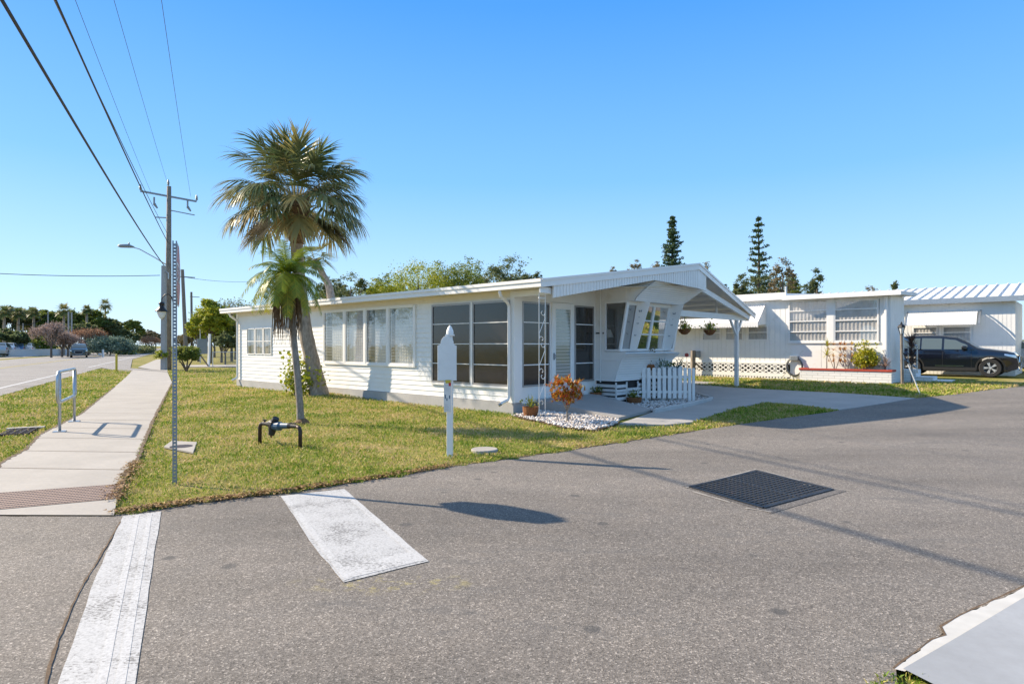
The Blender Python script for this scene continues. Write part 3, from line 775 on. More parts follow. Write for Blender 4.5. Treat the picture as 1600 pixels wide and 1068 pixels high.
# trailer section: side wall x=3.45 facing -x
prof = [(0, .66), (-.68, .66), (-.76, .96), (-.87, 1.24), (-1.03, 1.43), (-1.0, 1.50), (-.80, 1.5)]
TX = 3.45
sw_ = MB()
def nose_y(z):   # front profile of the shell below the sill
    pts = [(.66, -.68), (.82, -.71), (.96, -.76), (1.1, -.81), (1.24, -.87), (1.34, -.94), (1.43, -1.03)]
    for i in range(len(pts)-1):
        if z <= pts[i+1][0]: 
            t_ = (z-pts[i][0])/(pts[i+1][0]-pts[i][0]); return pts[i][1]+t_*(pts[i+1][1]-pts[i][1])
    return -1.03
def win_y(z): return -.80 - .26 * (z - 1.5) / 1.39
def hood_y(z):
    pts = [(2.88, -1.30), (2.96, -1.345), (3.04, -1.40), (3.14, -1.47), (3.23, -1.545), (3.30, -1.60), (3.36, -1.66), (3.42, -1.72)]
    if z <= pts[0][0]: return pts[0][1]
    for i in range(len(pts)-1):
        if z <= pts[i+1][0]:
            t_ = (z-pts[i][0])/(pts[i+1][0]-pts[i][0]); return pts[i][1]+t_*(pts[i+1][1]-pts[i][1])
    return pts[-1][1]
# side wall courses with varying front edge
z = .66; cz = .075; k_ = 0
while z < 3.60:
    zt = z + cz; zm = (z + zt) / 2
    yf0 = nose_y(z) if z < 1.43 else (-.79 if z < 1.5 else (win_y(z) if z < 2.89 else hood_y(z)))
    yf1 = nose_y(zt) if zt < 1.45 else (-.79 if zt < 1.5 else (win_y(zt) if zt < 2.89 else hood_y(zt)))
    if z < 1.5 and zt > 1.43: yf1 = yf0
    if z > 3.37: yf0 = yf1 = -1.64
    yf0 = max(yf0, -1.15 if z > 2.9 else -9); yf1 = max(yf1, -1.15 if z > 2.9 else -9)
    segs = [(0, 0, yf0, yf1)]
    if 1.52 < zm < 2.86: segs = [(0, 0, -.30, -.30)]
    for a, a2, b, b2 in segs:
        sw_.face([(TX-.012, a, z), (TX-.012, b, z), (TX-.003, b2, zt), (TX-.003, a2, zt)])
        sw_.face([(TX-.012, a, z), (TX-.012, b, z), (TX+.001, b, z), (TX+.001, a, z)])
    z = zt
sw_.build('trailer_side', M['siding'], home)
# side window frame + pane
sf = MB(); sf.box(TX-.035, TX+.03, -.37, -.31, 1.50, 2.90); 
sf.hexa([(TX-.035, -.37, 1.50), (TX+.03, -.37, 1.50), (TX+.03, win_y(1.5), 1.50), (TX-.035, win_y(1.5), 1.50), (TX-.035, -.37, 1.55), (TX+.03, -.37, 1.55), (TX+.03, win_y(1.55), 1.55), (TX-.035, win_y(1.55), 1.55)])
sf.hexa([(TX-.035, -.37, 2.84), (TX+.03, -.37, 2.84), (TX+.03, win_y(2.84), 2.84), (TX-.035, win_y(2.84), 2.84), (TX-.035, -.37, 2.90), (TX+.03, -.37, 2.90), (TX+.03, win_y(2.9), 2.90), (TX-.035, win_y(2.9), 2.90)])
o = sf.build('window', M['trim'], home)
gm = MB(); gm.face([(TX-.005, -.37, 1.55), (TX-.005, win_y(1.55)+.05, 1.55), (TX-.005, win_y(2.84)+.05, 2.84), (TX-.005, -.37, 2.84)]); gm.build('pane', M['glass'], o)
# pipe and dark bands
pp = MB(); pp.tube([(TX-.045, -.2, .62), (TX-.045, -.2, 3.4)], .018, 6); pp.build('conduit', M['white'], home)
for ya_, yb_ in ((-.02, -.15), (-.25, -.36)):
    pp = MB(); pp.box(TX-.02, TX-.013, ya_, yb_, 1.99, 2.03); pp.build('strap_plate', M['black'], home)
pp = MB(); pp.box(TX-.03, TX-.012, 0, -.86, 1.235, 1.26); pp.build('belt_trim', M['trim'], home)
# lower shell
def xr(z): return 6.5 if z > 1.36 else 6.5 - (1.36 - z) * .9
ls = MB(); zs = [.66 + i * (1.43 - .66) / 22 for i in range(23)]
for i in range(22):
    za, zb = zs[i], zs[i+1]; rid = .006 if i % 2 else 0.0
    ya, yb = nose_y(za) - .004 - (.006 if i % 2 == 0 else 0), nose_y(zb) - .004 - (.006 if i % 2 else 0)
    ls.face([(TX-.02, ya, za), (xr(za), ya, za), (xr(zb), yb, zb), (TX-.02, yb, zb)])
for i in range(22):
    za, zb = zs[i], zs[i+1]
    ls.face([(xr(za), nose_y(za), za), (6.5, 0, za), (6.5, 0, zb), (xr(zb), nose_y(zb), zb)])
ls.face([(TX-.02, nose_y(1.43)-.004, 1.43), (6.5, nose_y(1.43)-.004, 1.43), (6.5, -.7, 1.50), (TX-.02, -.7, 1.50)])
ls.face([(TX-.02, -.68, .655), (6.0, -.68, .655), (6.4, 0, .655), (TX-.02, 0, .655)])
ls.build('trailer_nose', M['siding'], home)
pp = MB(); pp.tube([(TX-.022, nose_y(z)-.004, z) for z in zs], .012, 5); pp.build('nose_trim', M['trim'], home)
# upper hood
def ryl(x): return -1.24 - .76 * (x + .45) / 6.25 + .02 if x < 5.8 else -1.98 + (x-5.8)*.149
hs = MB(); zs = [2.88 + i * .54 / 20 for i in range(21)]
def hx(z): t_ = (z - 2.88) / .54; return 6.10 + .80 * t_ ** .8
def hl(z): t_ = max(0, (z - 2.9) / .52); return TX - .02 + .40 * t_ ** 1.5
for i in range(20):
    za, zb = zs[i], zs[i+1]
    ya, yb = hood_y(za) - (.007 if i % 2 == 0 else 0), hood_y(zb) - (.007 if i % 2 else 0)
    for j in range(8):
        xa0, xa1 = hl(za) + (hx(za)-hl(za))*j/8, hl(za) + (hx(za)-hl(za))*(j+1)/8; xb0, xb1 = hl(zb) + (hx(zb)-hl(zb))*j/8, hl(zb) + (hx(zb)-hl(zb))*(j+1)/8
        hs.face([(xa0, max(ya, ryl(xa0)), za), (xa1, max(ya, ryl(xa1)), za), (xb1, max(yb, ryl(xb1)), zb), (xb0, max(yb, ryl(xb0)), zb)])
    hs.face([(hx(za), ya, za), (6.75, 0, za), (6.75, 0, zb), (hx(zb), yb, zb)])
    hs.face([(hl(za), max(ya, ryl(hl(za))), za), (TX-.02, -1.0, za), (TX-.02, -1.0, zb), (hl(zb), max(yb, ryl(hl(zb))), zb)])
hs.face([(TX-.02, hood_y(2.88), 2.88), (6.05, hood_y(2.88), 2.88), (6.5, -1.0, 2.885), (TX-.02, -1.0, 2.885)])
hs.build('visor_hood', M['siding'], home)
pp = MB(); pp.tube([(hl(z)-.006, max(hood_y(z)-.008, ryl(hl(z))), z) for z in zs], .012, 5); pp.build('hood_trim', M['bronze'], home)
rw = MB(); rw.box(6.42, 6.5, -.62, 3.6, .66, 1.44); rw.box(6.42, 6.5, -.3, 3.6, 1.44, 3.5); rw.box(6.40, 6.48, -.78, -.62, .9, 1.44); rw.build('wall', M['siding'], home)
# bay glazing: frames in the canted plane
def cant(x, z, off=0): return (x, win_y(z) - off, z)
def cbar(mb, x0, x1, z0, z1, o0=-.02, o1=.03):
    mb.hexa([cant(x0, z0, o1), cant(x1, z0, o1), cant(x1, z0, o0), cant(x0, z0, o0), cant(x0, z1, o1), cant(x1, z1, o1), cant(x1, z1, o0), cant(x0, z1, o0)])
b = MB()
cbar(b, TX-.03, TX+.08, 1.5, 2.88); cbar(b, 6.40, 6.50, 1.5, 2.88)
cbar(b, TX+.08, 6.40, 1.5, 1.56, -.02, .028); cbar(b, TX+.08, 6.40, 2.78, 2.88, -.02, .028)
cbar(b, 3.95, 4.16, 1.56, 2.78, -.02, .026); cbar(b, 5.80, 6.05, 1.56, 2.78, -.02, .026)
cbar(b, 4.88, 4.98, 1.56, 2.78, -.02, .03)
for z in (1.98, 2.37): cbar(b, 4.16, 4.86, z-.018, z+.018, -.01, .02); cbar(b, 4.98, 5.74, z-.018, z+.018, -.01, .02)
cbar(b, 4.16, 4.22, 1.56, 2.78, -.01, .022); cbar(b, 5.74, 5.80, 1.56, 2.78, -.01, .022)
bay = b.build('bay_window', M['white'], home)
for x0, x1 in ((TX+.08, 3.95), (4.22, 4.88), (4.98, 5.74), (6.05, 6.40)):
    g = MB(); g.face([cant(x0, 1.56, .0), cant(x1, 1.56, .0), cant(x1, 2.78, .0), cant(x0, 2.78, .0)]); g.build('pane', M['bayglass'], bay)
for x in (3.93, 5.86):
    f = MB()
    f.hexa([(x, win_y(1.5)-.02, 1.5), (x+.03, win_y(1.5)-.02, 1.5), (x+.06, -1.02, 1.5), (x+.03, -1.02, 1.5), (x, win_y(2.88)-.02, 2.88), (x+.03, win_y(2.88)-.02, 2.88), (x+.10, -1.44, 2.88), (x+.07, -1.44, 2.88)])
    fin = f.build('ornamental_bracket', M['white'], home)
    for j, (zz, rr) in enumerate(((2.62, .045), (2.28, .03), (1.95, .03), (2.45, .018))):
        q = MB(); yy = (win_y(zz) + (-1.02 - .42 * (zz - 1.5) / 1.38)) / 2
        for sgn in (-1, 1):
            q.face([(x-.012, yy, zz-.01), (x-.012, yy+sgn*rr, zz+rr*.8), (x-.014, yy+sgn*rr*1.1, zz+.1*rr), (x-.012, yy+sgn*rr*.6, zz-rr*.8)])
        q.build('butterfly_ornament', M['galvdark'], fin)
# inside of the trailer front room
it = MB(); it.box(TX+.02, 6.4, 1.6, 1.64, .7, 3.3); it.box(TX+.02, 6.4, -.5, 1.6, .70, .72); it.build('interior_partition', M['interior'], home)
it = MB(); it.box(3.62, 4.3, -.25, .3, .72, 1.45); it.box(3.9, 3.94, .0, .04, 1.45, 1.9); it.build('furniture', M['curtain'], home, bevel=.04)
it = MB(); it.lathe([(.17, 0), (.09, .22)], 16, (3.92, -.1, 1.9)); it.build('lamp_shade', M['soffit'], home)
# crawl-space skirting of rough boards
sk = MB(); r = random.Random(5)
for z in (.02, .13, .25, .36, .48):
    a = r.uniform(.0, .04)
    sk.box(TX+.0, TX+.02, -.68, -.02, z, z+.075+a*.4)
    x = TX
    while x < 6.3:
        x2 = min(6.3, x + r.uniform(.5, 1.1)); zz = z + r.uniform(-.015, .02)
        if r.random() < .88: sk.box(x+.01, x2, -.70, -.68, zz, zz+.07+r.random()*.02)
        x = x2
for x in (TX+.005, 4.0, 4.6, 5.3, 6.0): sk.box(x, x+.06, -.679, -.66, 0, .62)
sk.build('skirting_board', M['greywhite'], home)
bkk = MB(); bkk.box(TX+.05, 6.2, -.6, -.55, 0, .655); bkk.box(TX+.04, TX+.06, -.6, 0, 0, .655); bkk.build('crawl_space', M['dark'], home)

# roof: two planes with a prow front
SLL = (4.04 - 3.15) / 6.25
def rz(x): return 3.15 + (x + .45) * SLL if x <= 5.8 else 4.04 - (x - 5.8) * (4.04 - 2.85) / 6.7
def ry(x): return -1.24 - .76 * (x + .45) / 6.25 if x <= 5.8 else -2.0 + 1.0 * (x - 5.8) / 6.7
def roofslab(xa, xb, yb_, name, th=.15):
    m_ = MB()
    m_.hexa([(xa, ry(xa), rz(xa)-th), (xb, ry(xb), rz(xb)-th), (xb, yb_, rz(xb)-th), (xa, yb_, rz(xa)-th), (xa, ry(xa), rz(xa)), (xb, ry(xb), rz(xb)), (xb, yb_, rz(xb)), (xa, yb_, rz(xa))])
    return m_.build(name, M['roof'], home)
r1 = roofslab(-.45, 5.8, 16.1, 'roof', .10)
r2 = MB(); th = .06
r2.hexa([(5.8, ry(5.8), rz(5.8)-th), (12.5, ry(12.5), rz(12.5)-th), (12.5, 3.2, rz(12.5)-th), (5.8, 3.2, rz(5.8)-th), (5.8, ry(5.8), rz(5.8)), (12.5, ry(12.5), rz(12.5)), (12.5, 3.2, rz(12.5)), (5.8, 3.2, rz(5.8))])
r2.build('roof', M['roof'], home)
r2 = MB(); r2.hexa([(5.8, 3.21, 3.9), (9.3, 3.21, rz(9.3)-.1), (9.3, 16.1, rz(9.3)-.1), (5.8, 16.1, 3.9), (5.8, 3.21, 4.03), (9.3, 3.21, rz(9.3)), (9.3, 16.1, rz(9.3)), (5.8, 16.1, 4.03)]); r2.build('roof', M['roof'], home)
# fascias
fs = MB()
fs.box(-.475, -.451, -1.26, 16.12, 2.99, 3.165)
fs.build('fascia', M['trim'], r1)
fs = MB(); fs.box(-.50, -.476, -1.27, 16.13, 3.10, 3.175); fs.build('drip_edge', M['trim'], r1)
def rake(xa, xb, t0, t1, out, mat, name, xs_=1):
    m_ = MB(); n = 6
    for i in range(n):
        a = xa + (xb-xa)*i/n; b_ = xa + (xb-xa)*(i+1)/n
        m_.hexa([(a, ry(a)-out, rz(a)+t0), (b_, ry(b_)-out, rz(b_)+t0), (b_, ry(b_)-out+.025, rz(b_)+t0), (a, ry(a)-out+.025, rz(a)+t0), (a, ry(a)-out, rz(a)+t1), (b_, ry(b_)-out, rz(b_)+t1), (b_, ry(b_)-out+.025, rz(b_)+t1), (a, ry(a)-out+.025, rz(a)+t1)])
    return m_.build(name, M[mat], home)
rake(-.45, 5.8, -.17, .012, .027, 'trim', 'rake_fascia'); rake(5.8, 12.5, -.17, .012, .027, 'trim', 'rake_fascia')
rake(-.45, 5.8, -.03, .025, .045, 'trim', 'drip_edge'); rake(5.8, 12.5, -.03, .025, .045, 'trim', 'drip_edge')
# ribbed gable panel
gp = MB()
def pbot(x):
    pts = [(-.05, 2.76), (3.7, 3.42), (3.9, 3.42), (6.55, 3.29)]
    for i in range(3):
        if x <= pts[i+1][0]: t_ = (x-pts[i][0])/(pts[i+1][0]-pts[i][0]); return pts[i][1]+t_*(pts[i+1][1]-pts[i][1])
    return 3.28
x = -.05; k = 0
while x < 6.5:
    x2 = min(x + .105, 6.52); g_ = .006
    for (a, b_, o) in ((x, x2-.018, .012), (x2-.018, x2, 0)):
        gp.hexa([(a, ry(a)+.01-o, pbot(a)), (b_, ry(b_)+.01-o, pbot(b_)), (b_, ry(b_)+.04, pbot(b_)), (a, ry(a)+.04, pbot(a)), (a, ry(a)+.01-o, rz(a)-.12), (b_, ry(b_)+.01-o, rz(b_)-.12), (b_, ry(b_)+.04, rz(b_)-.12), (a, ry(a)+.04, rz(a)-.12)])
    x = x2
gp.build('gable_panel', M['siding'], home)
# soffit along the long wall & porch ceiling
sf = MB(); sf.hexa([(-.45, -1.2, 2.985), (-.0, -1.2, 2.995), (0, 16.05, 2.995), (-.45, 16.05, 2.985), (-.45, -1.2, 2.997), (0, -1.2, 3.007), (0, 16.05, 3.007), (-.45, 16.05, 2.997)]); sf.build('soffit', M['soffit'], home)
pc = MB(); pc.hexa([(.02, -1.2, 2.99), (6.4, -1.9, 3.46), (6.4, 0, 3.46), (.02, 0, 2.99), (.02, -1.2, 3.0), (6.4, -1.9, 3.47), (6.4, 0, 3.47), (.02, 0, 3.0)]); pc.build('porch_ceiling', M['soffit'], home)
eb = MB(); eb.box(-.44, -.02, -1.21, -1.19, 2.86, 2.99); eb.box(-.05, .02, -1.2, 0, 2.84, 2.985); eb.build('porch_beam', M['trim'], home)
# carport beam, post, rafters
cbm = MB(); cbm.box(6.5, 12.0, -.98, -.88, 2.58, 2.77); cbm.build('carport_beam', M['white'], home)
cbm = MB(); cbm.box(6.5, 12.0, 2.85, 2.95, 2.58, 2.77); cbm.build('carport_beam', M['white'], home)
for y in (-.93, 2.9):
    ps = MB(); ps.box(10.93, 11.05, y-.06, y+.06, .1, 2.58); o = ps.build('carport_post', M['white'], home)
    br = MB(); br.bar((10.95, y, 2.05), (10.45, y, 2.58), .07, .07); br.bar((11.03, y, 2.05), (11.4, y, 2.58), .07, .07); br.build('brace', M['white'], o)
ra = MB()
for x in np.arange(7.0, 12.4, .75): ra.bar((x, -.9 if x > 7.5 else -.9, rz(x)-.11), (x, 3.1, rz(x)-.11), .05, .09)
ra.build('rafter', M['white'], home)
ra = MB(); ra.bar((6.6, -1.6, 3.44), (11.9, -1.0, 2.70), .09, .16); ra.bar((5.9, -1.75, 3.72), (7.0, -.95, 3.55), .08, .12); ra.build('gable_beam', M['white'], home)
ra = MB(); ra.bar((9.3, -.93, 2.77), (9.3, -.93, 3.3), .06); ra.build('gable_strut', M['greywhite'], home)

# downspouts
def spout(y, kick, name='downspout'):
    m_ = MB()
    m_.tube([(-.40, y, 3.02), (-.40, y, 2.93), (-.37, y, 2.86), (-.12, y, 2.70), (-.075, y, 2.62), (-.075, y, .42), (-.10, y, .33), (-.26, y+kick, .24)], .052, 4)
    return m_.build(name, M['trim'], home, bevel=.01)
s1 = spout(.10, .10); s2 = spout(15.35, .1)
m_ = MB(); m_.tube([(-.25, .20, .235), (-.31, .23, .20)], .045, 8); m_.build('drain_elbow', M['bronze'], s1)

# wrought-iron style porch post (white): place at local (-.26,-1.13)
wp = MB(); px_, py_ = -.24, -1.10
wz = .02
wp.tube([(px_-.11, py_, 0), (px_-.11, py_, 2.98)], .011, 4); wp.tube([(px_+.11, py_, 0), (px_+.11, py_, 2.98)], .011, 4)
wp.box(px_-.13, px_+.13, py_-.012, py_+.012, 2.74, 2.765); wp.box(px_-.13, px_+.13, py_-.012, py_+.012, .08, .10)
def scroll(zc, flip, mir):
    pts = []
    for i in range(26):
        t_ = i / 25; a = t_ * 4.2; rr = .082 * (1 - .72 * t_)
        pts.append((px_ + mir * (.02 + rr * math.cos(a)) * 1.0 - mir*.01, py_, zc + flip * (.10 - rr * math.sin(a + .2) * 1.0)))
    return pts
for zc in (.55, 1.28, 2.02):
    m1 = 1
    A_ = scroll(zc + .3, 1, 1); B_ = scroll(zc - .12, -1, -1)
    wp.tube(A_, .009, 4); wp.tube(B_, .009, 4)
    a0 = Vector(A_[0]); b0 = Vector(B_[0])
    wp.tube([a0, a0 + Vector((.01, 0, -.12)), (a0 + b0) / 2, b0 + Vector((-.01, 0, .12)), b0], .009, 4)
wp.build('scroll_post', M['white'], home)

# ramp / entry slab (concrete wedge) as setting
rp = MB(); A0, A1, A2, A3 = L2W(.75, -.1), P(967, 655), P(1020, 642), L2W(3.3, -.1)
rp.hexa([(*A0, -.02), (*A1, -.02), (*A2, -.02), (*A3, -.02), (*A0, .30), (*A1, .045), (*A2, .045), (*A3, .30)])
o = rp.build('entry_ramp', concrete('ramp_concrete', .34, (1.03, .99, .95))); o['kind'] = 'structure'

# ------------------------------------------------------------------ gravel beds
def gravel(name, poly, n, label, size=.035, off=.02):
    r = np.random.default_rng(hash(name) % 1000 if False else len(name) + n); pa = np.array(poly); x0, y0 = pa.min(0); x1, y1 = pa.max(0)
    ico = []; bm = bmesh.new(); bmesh.ops.create_icosphere(bm, subdivisions=1, radius=1); bv = np.array([v.co[:] for v in bm.verts]); bf = np.array([[v.index for v in f.verts] for f in bm.faces]); bm.free()
    P_ = []
    while len(P_) < n:
        x = r.uniform(x0, x1); y = r.uniform(y0, y1)
        if pip(np.array([x]), np.array([y]), poly)[0]: P_.append((x, y))
    V = []; F = []; T = []
    for i, (x, y) in enumerate(P_):
        s = size * r.uniform(.5, 1.25); sc = np.array([1, r.uniform(.55, .9), r.uniform(.4, .7)]) * s
        a = r.uniform(0, 6.28); c, sn = np.cos(a), np.sin(a)
        v = (bv * (1 + r.uniform(-.22, .22, (len(bv), 1)))) * sc; v = np.stack([v[:, 0]*c - v[:, 1]*sn, v[:, 0]*sn + v[:, 1]*c, v[:, 2]], 1)
        v += np.array([x, y, float(gz(x, y)) + off + r.uniform(0, .02)])
        F.append(bf + i * len(bv)); V.append(v); T += [r.random()] * len(bv)
    o = np_mesh(name, np.concatenate(V), np.concatenate(F), M['stonet'], tint=T)
    return tag(o, label, 'gravel', kind='stuff')
m, t, b = nt('white_pebbles'); a_ = N(t, 'ShaderNodeAttribute', attribute_name='tint')
t.links.new(ramp(t, a_.outputs['Fac'], [(0, (.30, .26, .23)), (.35, (.55, .50, .46)), (1, (.80, .77, .74))]), b.inputs['Base Color']); b.inputs['Roughness'].default_value = .8; M['stonet'] = m
sheet('bed_soil', bed1, .0, M['soil'], cut=0); sheet('bed_soil', bed2, .0, M['soil'], cut=0)
gravel('gravel_bed', bed1, 2600, 'white gravel strip around the croton at the porch corner')
gravel('stone_bed', bed2, 2600, 'white gravel bed behind and below the picket fence')
ed = MB(); pts = [P(1022, 645), P(1065, 637), P(1098, 629), P(1112, 624)]; r = random.Random(2)
for i in range(len(pts)-1):
    a = Vector((*pts[i], .05)); b_ = Vector((*pts[i+1], .05)); ed.bar(a, b_ - (b_-a).normalized()*.02, .10, .12)
ed.bar(Vector((*P(1112, 624), .05)), Vector((*P(1090, 616), .05)), .10, .12)
tag(ed.build('bed_edging', M['edging'], bevel=.02), 'low broken concrete edging along the gravel bed beside the driveway', 'edging')

# ------------------------------------------------------------------ picket fence
fp = Vector((*P(1003, 628), 0)); fq = Vector((*P(1078, 628), 0)); fd = (fq - fp); L = fd.length; fa = math.atan2(fd.y, fd.x)
fence = empty('picket_fence', fp, fa, 'short white picket fence standing in the gravel below the bay window', 'fence')
for i in range(9):
    x = .05 + i * (L - .1) / 8.6
    pk = MB(); w2 = .048; pk.prism([(x-w2, .12), (x+w2, .12), (x+w2, .98), (x+w2-.02, 1.01), (x-w2+.02, 1.01), (x-w2, .98)], 'y', -.01, .01)
    pk.build('picket', M['white'], fence)
for z in (.30, .74):
    rl = MB(); rl.box(-.06, L, .012, .05, z-.035, z+.035); rl.build('rail', M['white'], fence)
for x in (.14, L - .01):
    po = MB(); po.box(x-.04, x+.04, .052 if x < .5 else -.02, .13 if x < .5 else .06, -.02, 1.0); po.build('post', M['white'], fence)
po = MB(); po.box(L+.07, L+.14, -.02, .05, -.02, 1.0); po.build('post', M['white'], fence)

# ------------------------------------------------------------------ plants
def leafcloud(V, F, T, c, n, s, spread, r, up=.4, asp=.45, dirs=None, out=0):
    for i in range(n):
        d = Vector((r.gauss(0, 1), r.gauss(0, 1), r.gauss(0, 1) + up)).normalized()
        p = Vector(c) + Vector((r.gauss(0, 1) * spread[0], r.gauss(0, 1) * spread[1], r.gauss(0, 1) * spread[2]))
        ss = s * r.uniform(.6, 1.2)
        sd = d.cross(Vector((r.gauss(0, 1), r.gauss(0, 1), r.gauss(0, 1)))).normalized() * ss * asp
        b0 = len(V); V += [p, p + d * ss * .5 + sd, p + d * ss, p + d * ss * .5 - sd]
        F.append((b0, b0+1, b0+2, b0+3)); tt = r.random(); T += [tt] * 4
def blade_plant(c, n, ln, w, r, el=(20, 85), droop=.5, V=None, F=None, T=None, seg=4):
    V = [] if V is None else V; F = [] if F is None else F; T = [] if T is None else T
    c = Vector(c)
    for i in range(n):
        az = r.uniform(0, 2*math.pi); e = R(r.uniform(*el)); l = ln * r.uniform(.65, 1.1)
        d = Vector((math.cos(az)*math.cos(e), math.sin(az)*math.cos(e), math.sin(e))); sd = Vector((-math.sin(az), math.cos(az), 0)) * w * r.uniform(.7, 1.1)
        tt = r.random(); p = c.copy(); b0 = len(V)
        for k in range(seg + 1):
            q = k / seg; ww = sd * (.7 + .3*math.sin(q*3.14)) * (1 - q**2.2) 
            V += [p - ww, p + ww]; T += [tt, tt]
            p = p + d * (l / seg); d = (d + Vector((0, 0, -droop / seg))).normalized()
        for k in range(seg): F.append((b0+2*k, b0+2*k+1, b0+2*k+3, b0+2*k+2))
    return V, F, T

def potted(px, py, pot_r, pot_h, label, n, ln, cat='potted plant', mat='gleaf', group=None, loc=None, el=(25, 80), seed=1, w=.014, droop=.7, zoff=.02, potmat='coco'):
    X, Y = loc if loc else P(px, py); e = empty('potted_plant', (X, Y, float(gz(X, Y)) + zoff), rnd.uniform(0, 3), label, cat, group)
    m_ = MB(); m_.lathe([(0, 0), (pot_r*.8, 0), (pot_r*.95, pot_h*.5), (pot_r, pot_h), (pot_r*.92, pot_h), (pot_r*.85, pot_h*.85), (0, pot_h*.85)], 18); m_.build('pot', M[potmat], e, smooth=False)
    V, F, T = blade_plant((0, 0, pot_h*.85), n, ln, w, random.Random(seed), el, droop)
    r = random.Random(seed+9)
    for i in range(int(n*.6)):
        leafcloud(V, F, T, (r.uniform(-1, 1)*pot_r, r.uniform(-1, 1)*pot_r, pot_h + r.uniform(0, ln*.4)), 2, .06, (.02, .02, .02), r)
    np_mesh('foliage', V, F, M[mat], e, T); return e
potted(0, 0, .19, .22, 'round coco lined pot with strappy green plant beside the porch downspout', 26, .34, loc=P(829, 651), seed=3)
potted(0, 0, .17, .14, 'low brown pot with spreading green fern by the ramp below the screen', 34, .34, loc=(.134*17.7, 17.7), zoff=.20, seed=4, el=(5, 60))
potted(0, 0, .22, .17, 'wide brown bowl with bushy green plant left of the picket fence', 34, .36, loc=(.1955*17.75, 17.75), seed=5, el=(15, 80))
# spiky plants on tall pots behind the fence
for (px, py, lab, n, ln, sd_) in ((1035, 621, 'spiky grey green bromeliad rising behind the middle of the picket fence', 34, .46, 7), (1060, 622, 'dark spiky agave with long upright leaves behind the right end of the picket fence', 24, .52, 8), (1047, 620, 'low bushy green plant between the two spiky ones behind the fence', 50, .26, 9)):
    yy_ = {7: 18.50, 8: 18.62, 9: 18.54}[sd_]
    potted(0, 0, .12, 1.02, lab, n, ln, mat='greyleaf' if sd_ != 9 else 'gleaf', loc=((px-800)/FOC*yy_, yy_), el=(5, 85), potmat='greywhite', seed=sd_, w=.022, droop=.25)
e = empty('hanging_pot', (.221*18.5, 18.5, 0), 0, 'small round ochre pot hanging above the left end of the picket fence', 'hanging pot')
m_ = MB(); m_.lathe([(0, .92), (.10, .94), (.135, 1.03), (.12, 1.1), (0, 1.1)], 14); m_.build('pot', M['coco'], e)
m_ = MB(); m_.tube([(0, 0, 1.1), (.01, 0, 1.35), (-.01, 0, 1.62)], .006, 5); m_.build('cord', M['smallbark'], e)
V, F, T = [], [], []; leafcloud(V, F, T, (0, 0, 1.35), 30, .07, (.03, .03, .12), random.Random(4)); leafcloud(V, F, T, (.02, 0, 1.6), 20, .08, (.07, .07, .03), random.Random(5)); np_mesh('foliage', V, F, M['duskleaf'], e, T)
# flower on a stalk
e = empty('ornament_stake', (*P(1073, 621), 0), 0, 'small round red ornament on a thin stake behind the picket fence', 'garden ornament')
m_ = MB(); m_.tube([(0, 0, 0), (0, 0, 1.30)], .006, 5); m_.build('stake', M['galvdark'], e)
m_ = MB(); m_.lathe([(0, -.02), (.05, -.015), (.065, 0), (.05, .015), (0, .02)], 14); o = m_.build('disc', M['red'], e); o.location = (0, 0, 1.36); o.rotation_euler = (R(80), 0, 0)
# croton
cx_, cy_ = P(886, 660)
cro = empty('croton_bush', (cx_, cy_, 0), 0, 'small red orange and yellow croton bush with forked stem in white gravel', 'shrub')
m_ = MB(); m_.tube([(0, 0, -.02), (.01, 0, .15), (0, 0, .28)], [.03, .024, .024], 7)
r = random.Random(8)
for k in range(7):
    a = k * .9; m_.tube([(0, 0, .25), (.08*math.cos(a), .08*math.sin(a), .42), (.2*math.cos(a), .2*math.sin(a), .62)], [.018, .012, .007], 6)
m_.build('trunk', M['smallbark'], cro)
V, F, T = [], [], []
for k in range(200):
    kk = r.randrange(9); a = kk * .7 + r.gauss(0, .28); q = r.random() ** .5; zz = r.uniform(-1, 1) * (.6 + .5*((kk*37) % 5)/4); rr_ = (.28 + .17*((kk*53) % 7)/6) * q
    blade_plant((rr_*math.cos(a), rr_*math.sin(a), .70 + zz * .28), 9, .115, .016, r, (-10, 80), .5, V, F, T, seg=3)
np_mesh('foliage', V, F, M['croton'], cro, T)

# hanging baskets
def hbasket(x, y, z, ztop, label, seed):
    X, Y = L2W(x, y); e = empty('hanging_basket', (X, Y, z), 0, label, 'hanging basket', 'hanging baskets under the carport beam')
    m_ = MB(); m_.lathe([(0, -.17), (.09, -.15), (.17, -.07), (.205, .02), (.19, .02), (.15, -.05), (0, -.03)], 18); m_.build('basket', M['coco'], e)
    m_ = MB()
    for k in range(3):
        a = k * 2.1; m_.tube([(.2*math.cos(a), .2*math.sin(a), .02), (0, 0, ztop - z - .08)], .004, 4)
    m_.tube([(0, 0, ztop-z-.08), (0, 0, ztop-z)], .006, 4); m_.build('hanger', M['galvdark'], e)
    V, F, T = blade_plant((0, 0, 0), 70, .34, .014, random.Random(seed), (5, 85), .9); leafcloud(V, F, T, (0, 0, .12), 120, .07, (.13, .13, .08), random.Random(seed+1))
    np_mesh('foliage', V, F, M['brightleaf'], e, T)
hbasket(7.0, -.93, 2.17, 2.58, 'hanging basket of bright spider plant nearer the bay window', 31)
hbasket(8.8, -.93, 2.17, 2.58, 'hanging basket of leafy green plant nearer the carport post', 33)

